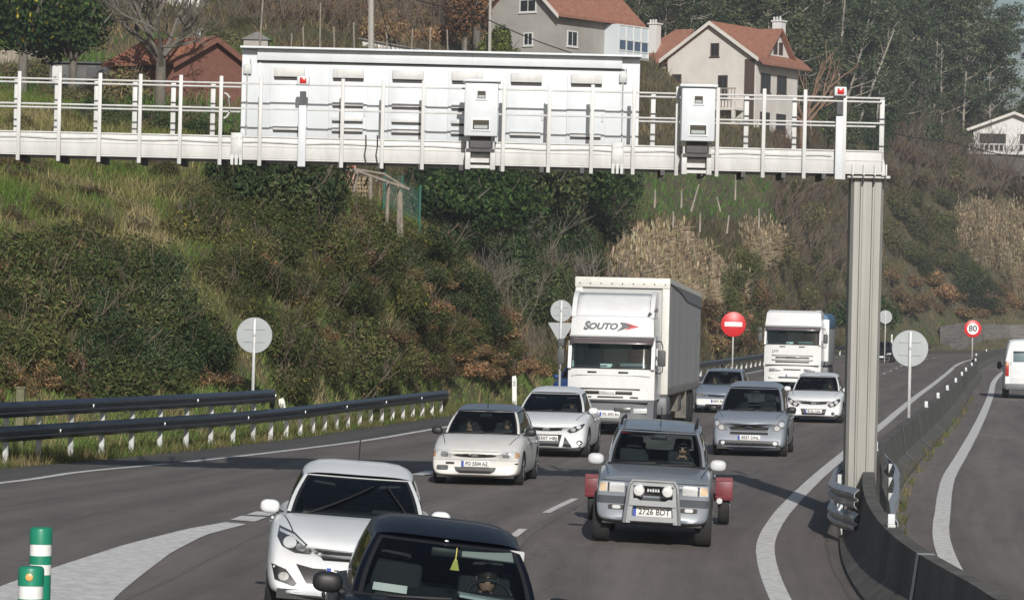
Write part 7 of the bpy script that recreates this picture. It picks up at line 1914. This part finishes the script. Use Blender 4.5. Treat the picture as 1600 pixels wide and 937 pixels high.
yw_ = mb.build('garden_wall', M_stone, None, smooth=0); yw_.location = h2.location; yw_.scale = h2.scale; yw_.rotation_euler = h2.rotation_euler
tag(yw_, 'rough stone garden wall below the cream villa', 'wall')
# far white house on the right
h3, rf3 = gable_house('white_house', 'low white house with pale gabled roof and a railed terrace at the right edge', 1578, 438, -8, 10.0, 9.0, 2.9, 1.9, M_wallwh, z=P(1578, 238, 438).z, over=0.9, roof=mat('roof_pale', (0.5, 0.48, 0.45), 0.8), base=4)
f = FR(10)
for a, w in ((-2.6, 3.2), (2.5, 3.4)): window(h3, f, a, 1.3, w, 1.9, m=M_shut)
mb = MB(); mb.box((0, -1.3, -0.25), (11.0, 2.6, 0.3)); ter = mb.build('terrace', M_wallwh, h3, smooth=0)
mb = MB()
for k in range(19): mb.box((-5.4 + k * 0.6, -2.5, 0.35), (0.16, 0.14, 0.9))
mb.box((0, -2.5, 0.85), (11.1, 0.2, 0.12)); mb.build('balustrade', M_wallwh, ter, smooth=0)
mb = MB(); mb.box((0, -1.2, -1.7), (10.6, 2.2, 2.6)); mb.build('lower_wall', mat('wall_dark_stone', (0.10, 0.09, 0.08), 0.9, var=0.3), h3, smooth=0)
def seat(px, py, h): return onto(BV_B, px, py) + Vector((0, 0, h))
# red brick house left, and the bits round it
zb = drop(BV_B, (322 - 800) * 180 / F_PX, 180) - 0.4
h4, rf4 = gable_house('brick_house', 'red brick house with orange tiled roof half hidden by the bare tree', 322, 180, 50, 5.4, 4.6, 2.3, 1.3, M_brick, z=zb, over=0.35, base=4, roof=mat('roof_tile_dull', (0.20, 0.08, 0.05), 0.9, col2=(0.30, 0.13, 0.075), scale=3), barge=M_brick)
mb = MB(); mb.box((1.2, 2.2, 3.9), (0.14, 0.14, 0.9)); mb.build('flue_pipe', M_wallwh, rf4, smooth=0)
window(h4, SD(5.4), 2.4, 1.2, 0.9, 0.9)
mb = MB(); q = seat(400, 104, 1.1); mb.box((0, 0, -0.4), (1.5, 1.5, 1.8)); mb.prism([(-0.95, 0.5), (0.95, 0.5), (0.1, 1.0)], -0.9, 0.9, 1)
tag(mb.build('shed', [M_wallg, mat('roof_slate', (0.16, 0.155, 0.15), 0.8, var=0.2)], loc=q, smooth=0), 'small grey shed behind the left end of the sign cabinet', 'shed')
q = seat(620, 86, 0.3); mb = MB(); mb.add([(-2.6, 0, -2), (2.8, 0, -2), (2.8, 0, -0.1), (-2.6, 0, 0.75), (-2.6, 3.4, -2), (2.8, 3.4, -2), (2.8, 3.4, -0.1), (-2.6, 3.4, 0.75)], [(0, 1, 2, 3), (4, 5, 6, 7), (0, 1, 5, 4), (1, 2, 6, 5), (3, 0, 4, 7)]); mb.add([(-2.8, -0.3, 0.85), (3.0, -0.3, -0.04), (3.0, 3.0, -0.04), (-2.8, 3.0, 0.85), (-2.8, -0.3, 0.77), (3.0, -0.3, -0.12), (3.0, 3.0, -0.12), (-2.8, 3.0, 0.77)], [(0, 1, 2, 3), (4, 5, 6, 7), (0, 1, 5, 4), (1, 2, 6, 5), (2, 3, 7, 6), (3, 0, 4, 7)], 1)
tag(mb.build('lean_to', [M_wallwh, MATS['roof_slate']], loc=q, smooth=0), 'white lean-to with sloping dark roof beside the utility pole', 'shed')
q = seat(132, 148, 0.9); mb = MB(); mb.box((0, 0, -0.2), (3.4, 2.4, 1.7)); mb.box((0.75, -1.22, -0.1), (1.1, 0.05, 1.1), 1); mb.box((-0.5, -1.22, -0.05), (0.35, 0.05, 0.9), 2); mb.box((-1.3, -1.22, 0.05), (0.5, 0.05, 0.9), 3); mb.box((0, 0, 0.69), (3.8, 2.8, 0.08), 1)
tag(mb.build('outbuilding', [mat('wall_dim', (0.11, 0.108, 0.10), 0.9, var=0.3, scale=1.5), M_dark, M_win, M_wallwh], loc=q, smooth=0), 'low grey outbuilding with dark door under the evergreen trees', 'shed')
q = seat(268, 8, 0.9); mb = MB(); mb.box((0, 1.5, 0), (4.2, 3.0, 2.2)); mb.prism([(-2.5, 1.1), (2.5, 1.1), (0, 2.2)], -0.3, 3.3, 1); mb.box((-0.8, -0.02, 0.1), (0.7, 0.05, 0.9), 2); mb.box((0.9, -0.02, 0.1), (0.7, 0.05, 0.9), 2)
tag(mb.build('cottage', [M_wallwh, M_tile, M_win], loc=q, smooth=0), 'white cottage seen through the bare tree at the top edge', 'house')
q = seat(34, 108, 1.0); mb = MB(); mb.box((0, 0, -0.6), (3.0, 0.35, 1.2)); tag(mb.build('yard_wall', M_stone, loc=q, smooth=0), 'pale stone yard wall under the corner evergreen tree', 'wall')
# stone retaining wall at the outside of the far bend
mb = MB(); n_ = 30
wy = [(1470, 388), (1500, 392), (1540, 398), (1580, 402), (1640, 404), (1720, 408)]
pa = [grounded(a, b) for a, b in wy]
for i in range(len(pa) - 1):
    a, b = pa[i], pa[i + 1]
    h0 = 2.6
    mb.add([a, b, b + Vector((0, 0.7, 3.0)), a + Vector((0, 0.7, h0 if i == 0 else 3.0)), a + Vector((0, 1.4, 0)), b + Vector((0, 1.4, 0)), b + Vector((0, 1.5, 3.0)), a + Vector((0, 1.5, h0 if i == 0 else 3.0))], [(0, 1, 2, 3), (4, 5, 6, 7), (2, 3, 7, 6), (3, 0, 4, 7), (1, 2, 6, 5)])
tag(mb.build('retaining_wall', mat('retaining_grey', (0.13, 0.12, 0.11), 0.95, var=0.35, scale=1.2, stretch=(0.5, 0.5, 3.0), bump=0.5), smooth=0), 'long low grey retaining wall at the outside of the far bend', 'wall')

# poles, vineyard stakes, wires
M_polec = mat('concrete_pole', (0.33, 0.31, 0.28), 0.85, var=0.15)
M_wood = mat('weathered_wood', (0.22, 0.19, 0.155), 0.9, var=0.3, scale=4)
M_wire = mat('wire_black', (0.02, 0.02, 0.02), 0.6)
def stake(name, label, cat, px, py0, py1, Y, r, m, lean=0.0, group=None):
    a, b = P(px, py0, Y), P(px + lean, py1, Y)
    mb = MB(); mb.tube([Vector((0, 0, -0.5)), b - a], [r, r * 0.8], 7); o = mb.build(name, m, loc=a); return tag(o, label, cat, group)
pole = stake('utility_pole', 'thick concrete utility pole rising behind the sign cabinet', 'pole', 580, 84, -40, 205, 0.19, M_polec)
stake('utility_pole', 'thin wooden pole rising behind the left end of the sign cabinet', 'pole', 405, 76, -30, 190, 0.06, M_wood, 8)
stake('utility_pole', 'pale thin pole left of the grey gabled house', 'pole', 765, 90, 0, 255, 0.13, M_polec, 1)
for px, a, b in ((500, 70, 5), (475, 75, 42), (523, 75, 42), (554, 75, 35), (605, 72, 40), (643, 70, 45), (672, 72, 44), (700, 74, 46), (727, 78, 62), (455, 74, 52)):
    stake('vineyard_stake', 'thin wooden vineyard stake on the terraces above the sign cabinet', 'stake', px, a, b, 212, 0.055, M_wood, random.uniform(-2, 2), 'vineyard stakes above the sign cabinet')
for px, a, b, l in ((1080, 318, 288, 12), (1149, 300, 268, 1), (1023, 312, 296, 1), (1065, 312, 298, 0), (1094, 350, 334, 0), (1136, 352, 336, 3), (1186, 344, 326, 0), (1052, 342, 330, 0), (1126, 318, 308, -6)):
    stake('meadow_stake', 'short pale stake standing on the green meadow above the reeds', 'stake', px, a, b, 215, 0.06, M_barkp, l, 'stakes on the green meadow')
def wire(label, pts, r=0.02):
    pts = [P(*q) for q in pts]; fine = []
    for i in range(len(pts) - 1):
        for k in range(10):
            t = k / 10; fine.append(pts[i].lerp(pts[i + 1], t) + Vector((0, 0, -0.012 * (pts[i + 1] - pts[i]).length * 4 * t * (1 - t))))
    fine.append(pts[-1]); mb = MB(); mb.tube([p - fine[0] for p in fine], r, 5, cap=False)
    tag(mb.build('overhead_wire', M_wire, loc=fine[0], fix=False), label, 'wire')
wire('dark overhead wire hanging from the utility pole to the lean-to', [(585, -30, 205), (600, 30, 206), (612, 78, 207)], 0.03)
wire('dark overhead wire sagging across the grey gabled house', [(588, -20, 205), (740, 20, 215), (890, 82, 225), (960, 108, 230)], 0.035)
wire('dark overhead wire crossing the scrub at the right edge', [(1370, 200, 300), (1480, 220, 320), (1640, 248, 350)], 0.05)

# small hut and pergola on top of the bank under the gantry
def bz(px, Y): 
    p = P(px, 300, Y); return Vector((p.x, p.y, drop(BV_A, p.x, p.y)))
q = bz(515, 113); hut = thing('garden_hut', 'patched pink and red garden hut under the gantry beam', 'hut', (q.x, q.y, q.z))
mb = MB(); mb.box((0, 0, 0.9), (1.7, 1.2, 1.9)); mb.build('wall', mat('pink_render', (0.36, 0.22, 0.17), 0.9, var=0.25, scale=2), hut, smooth=0)
mb = MB(); mb.box((0.55, -0.62, 1.15), (0.5, 0.05, 1.1)); mb.build('door', mat('door_red', (0.26, 0.04, 0.035), 0.7, var=0.2), hut, smooth=0)
mb = MB(); mb.box((0.1, -0.1, 1.92), (2.3, 1.7, 0.07), rot=Matrix.Rotation(0.05, 3, 'Y')); mb.build('roof', M_wood, hut, smooth=0)
pg = thing('pergola', 'crooked wooden pergola on the bank edge beside the hut', 'pergola', tuple(bz(580, 111)))
o_ = Vector(pg.location)
tops = []
for px, py0, py1, l in ((548, 318, 266, 10), (579, 338, 275, 0), (604, 346, 284, 3), (622, 352, 296, 2), (628, 350, 300, -2)):
    a, b = P(px, py0, 110.5), P(px + l, py1, 110.5); a.z -= 0.4; tops.append(b)
    mb = MB(); mb.tube([a - o_, b - o_], 0.06, 7); mb.build('post', M_wood, pg)
mb = MB(); mb.tube([P(480, 262, 110.8) - o_, P(560, 268, 110.6) - o_, P(640, 296, 110.5) - o_], 0.045, 6); mb.tube([P(500, 256, 111.5) - o_, P(600, 272, 111.2) - o_, P(632, 292, 111) - o_], 0.04, 6)
for k in range(7):
    a = P(520 + k * 17, 262 + k * 5, 110); mb.tube([a - o_, a - o_ + Vector((0.2, 2.2, 0.1))], 0.03, 5)
mb.build('roof_poles', M_wood, pg)
wp = thing('log_pile', 'stack of split pale logs under the pergola', 'log pile', tuple(P(569, 330, 110.9)))
for i in range(3):
    for j in range(9):
        mb = MB(); mb.lathe([(0.02, -0.3), (0.085, -0.3), (0.085, 0.3), (0.02, 0.3)], 7, 'Y', (-0.18 + i * 0.18 + random.uniform(-0.02, 0.02), 0, j * 0.125)); mb.build('log', mat('log_end', (0.34, 0.27, 0.16), 0.9, col2=(0.12, 0.09, 0.06), scale=7), wp)
nt_ = thing('net_fence', 'green net fence on thin posts right of the pergola', 'fence', tuple(bz(640, 113)))
o_ = Vector(nt_.location); pp = [P(600, 300, 114), P(628, 312, 114), P(656, 328, 113.5)]
mb = MB()
for a, b in zip(pp, pp[1:]):
    for k in range(16):
        q = a.lerp(b, k / 16); mb.box(q - o_ + Vector((0, 0, 0.1)), (0.014, 0.01, 0.95))
    for k in range(9):
        z = -0.4 + k * 0.13; mb.tube([a - o_ + Vector((0, 0, z)), b - o_ + Vector((0, 0, z))], 0.012, 4)
mb.build('netting', mat('net_green', (0.012, 0.065, 0.05), 0.7), nt_, smooth=0)
for p in pp: mb = MB(); mb.tube([p - o_ + Vector((0, 0, -0.9)), p - o_ + Vector((0, 0, 0.8))], 0.035, 6); mb.build('post', mat('post_green', (0.03, 0.12, 0.09), 0.6), nt_)
a = P(312, 262, 108); mb = MB(); mb.tube([Vector((-0.1, 0, -0.5)), Vector((0.12, 0, 0.55))], 0.07, 7); tag(mb.build('tree_stump', M_barkp, loc=a), 'pale leaning cut stem just under the gantry beam', 'stump')

# ------------------------------------------------------------------ the winter air
mb = MB(); mb.box((0, 1000, 59), (8000, 8200, 122)); hz_o = mb.build('haze', None or bpy.data.materials.new('haze_air'), smooth=0); hz_o['kind'] = 'stuff'; hz_o['label'] = 'thin pale haze in the air over the whole valley'
m = MATS['haze_air'] = hz_o.data.materials[0]; m.use_nodes = True
m.node_tree.nodes.remove(m.node_tree.nodes['Principled BSDF'])
pv = m.node_tree.nodes.new('ShaderNodeVolumePrincipled'); pv.inputs['Color'].default_value = (0.86, 0.91, 0.97, 1); pv.inputs['Density'].default_value = 0.00038; pv.inputs['Anisotropy'].default_value = 0.2
m.node_tree.links.new(pv.outputs[0], m.node_tree.nodes['Material Output'].inputs['Volume'])
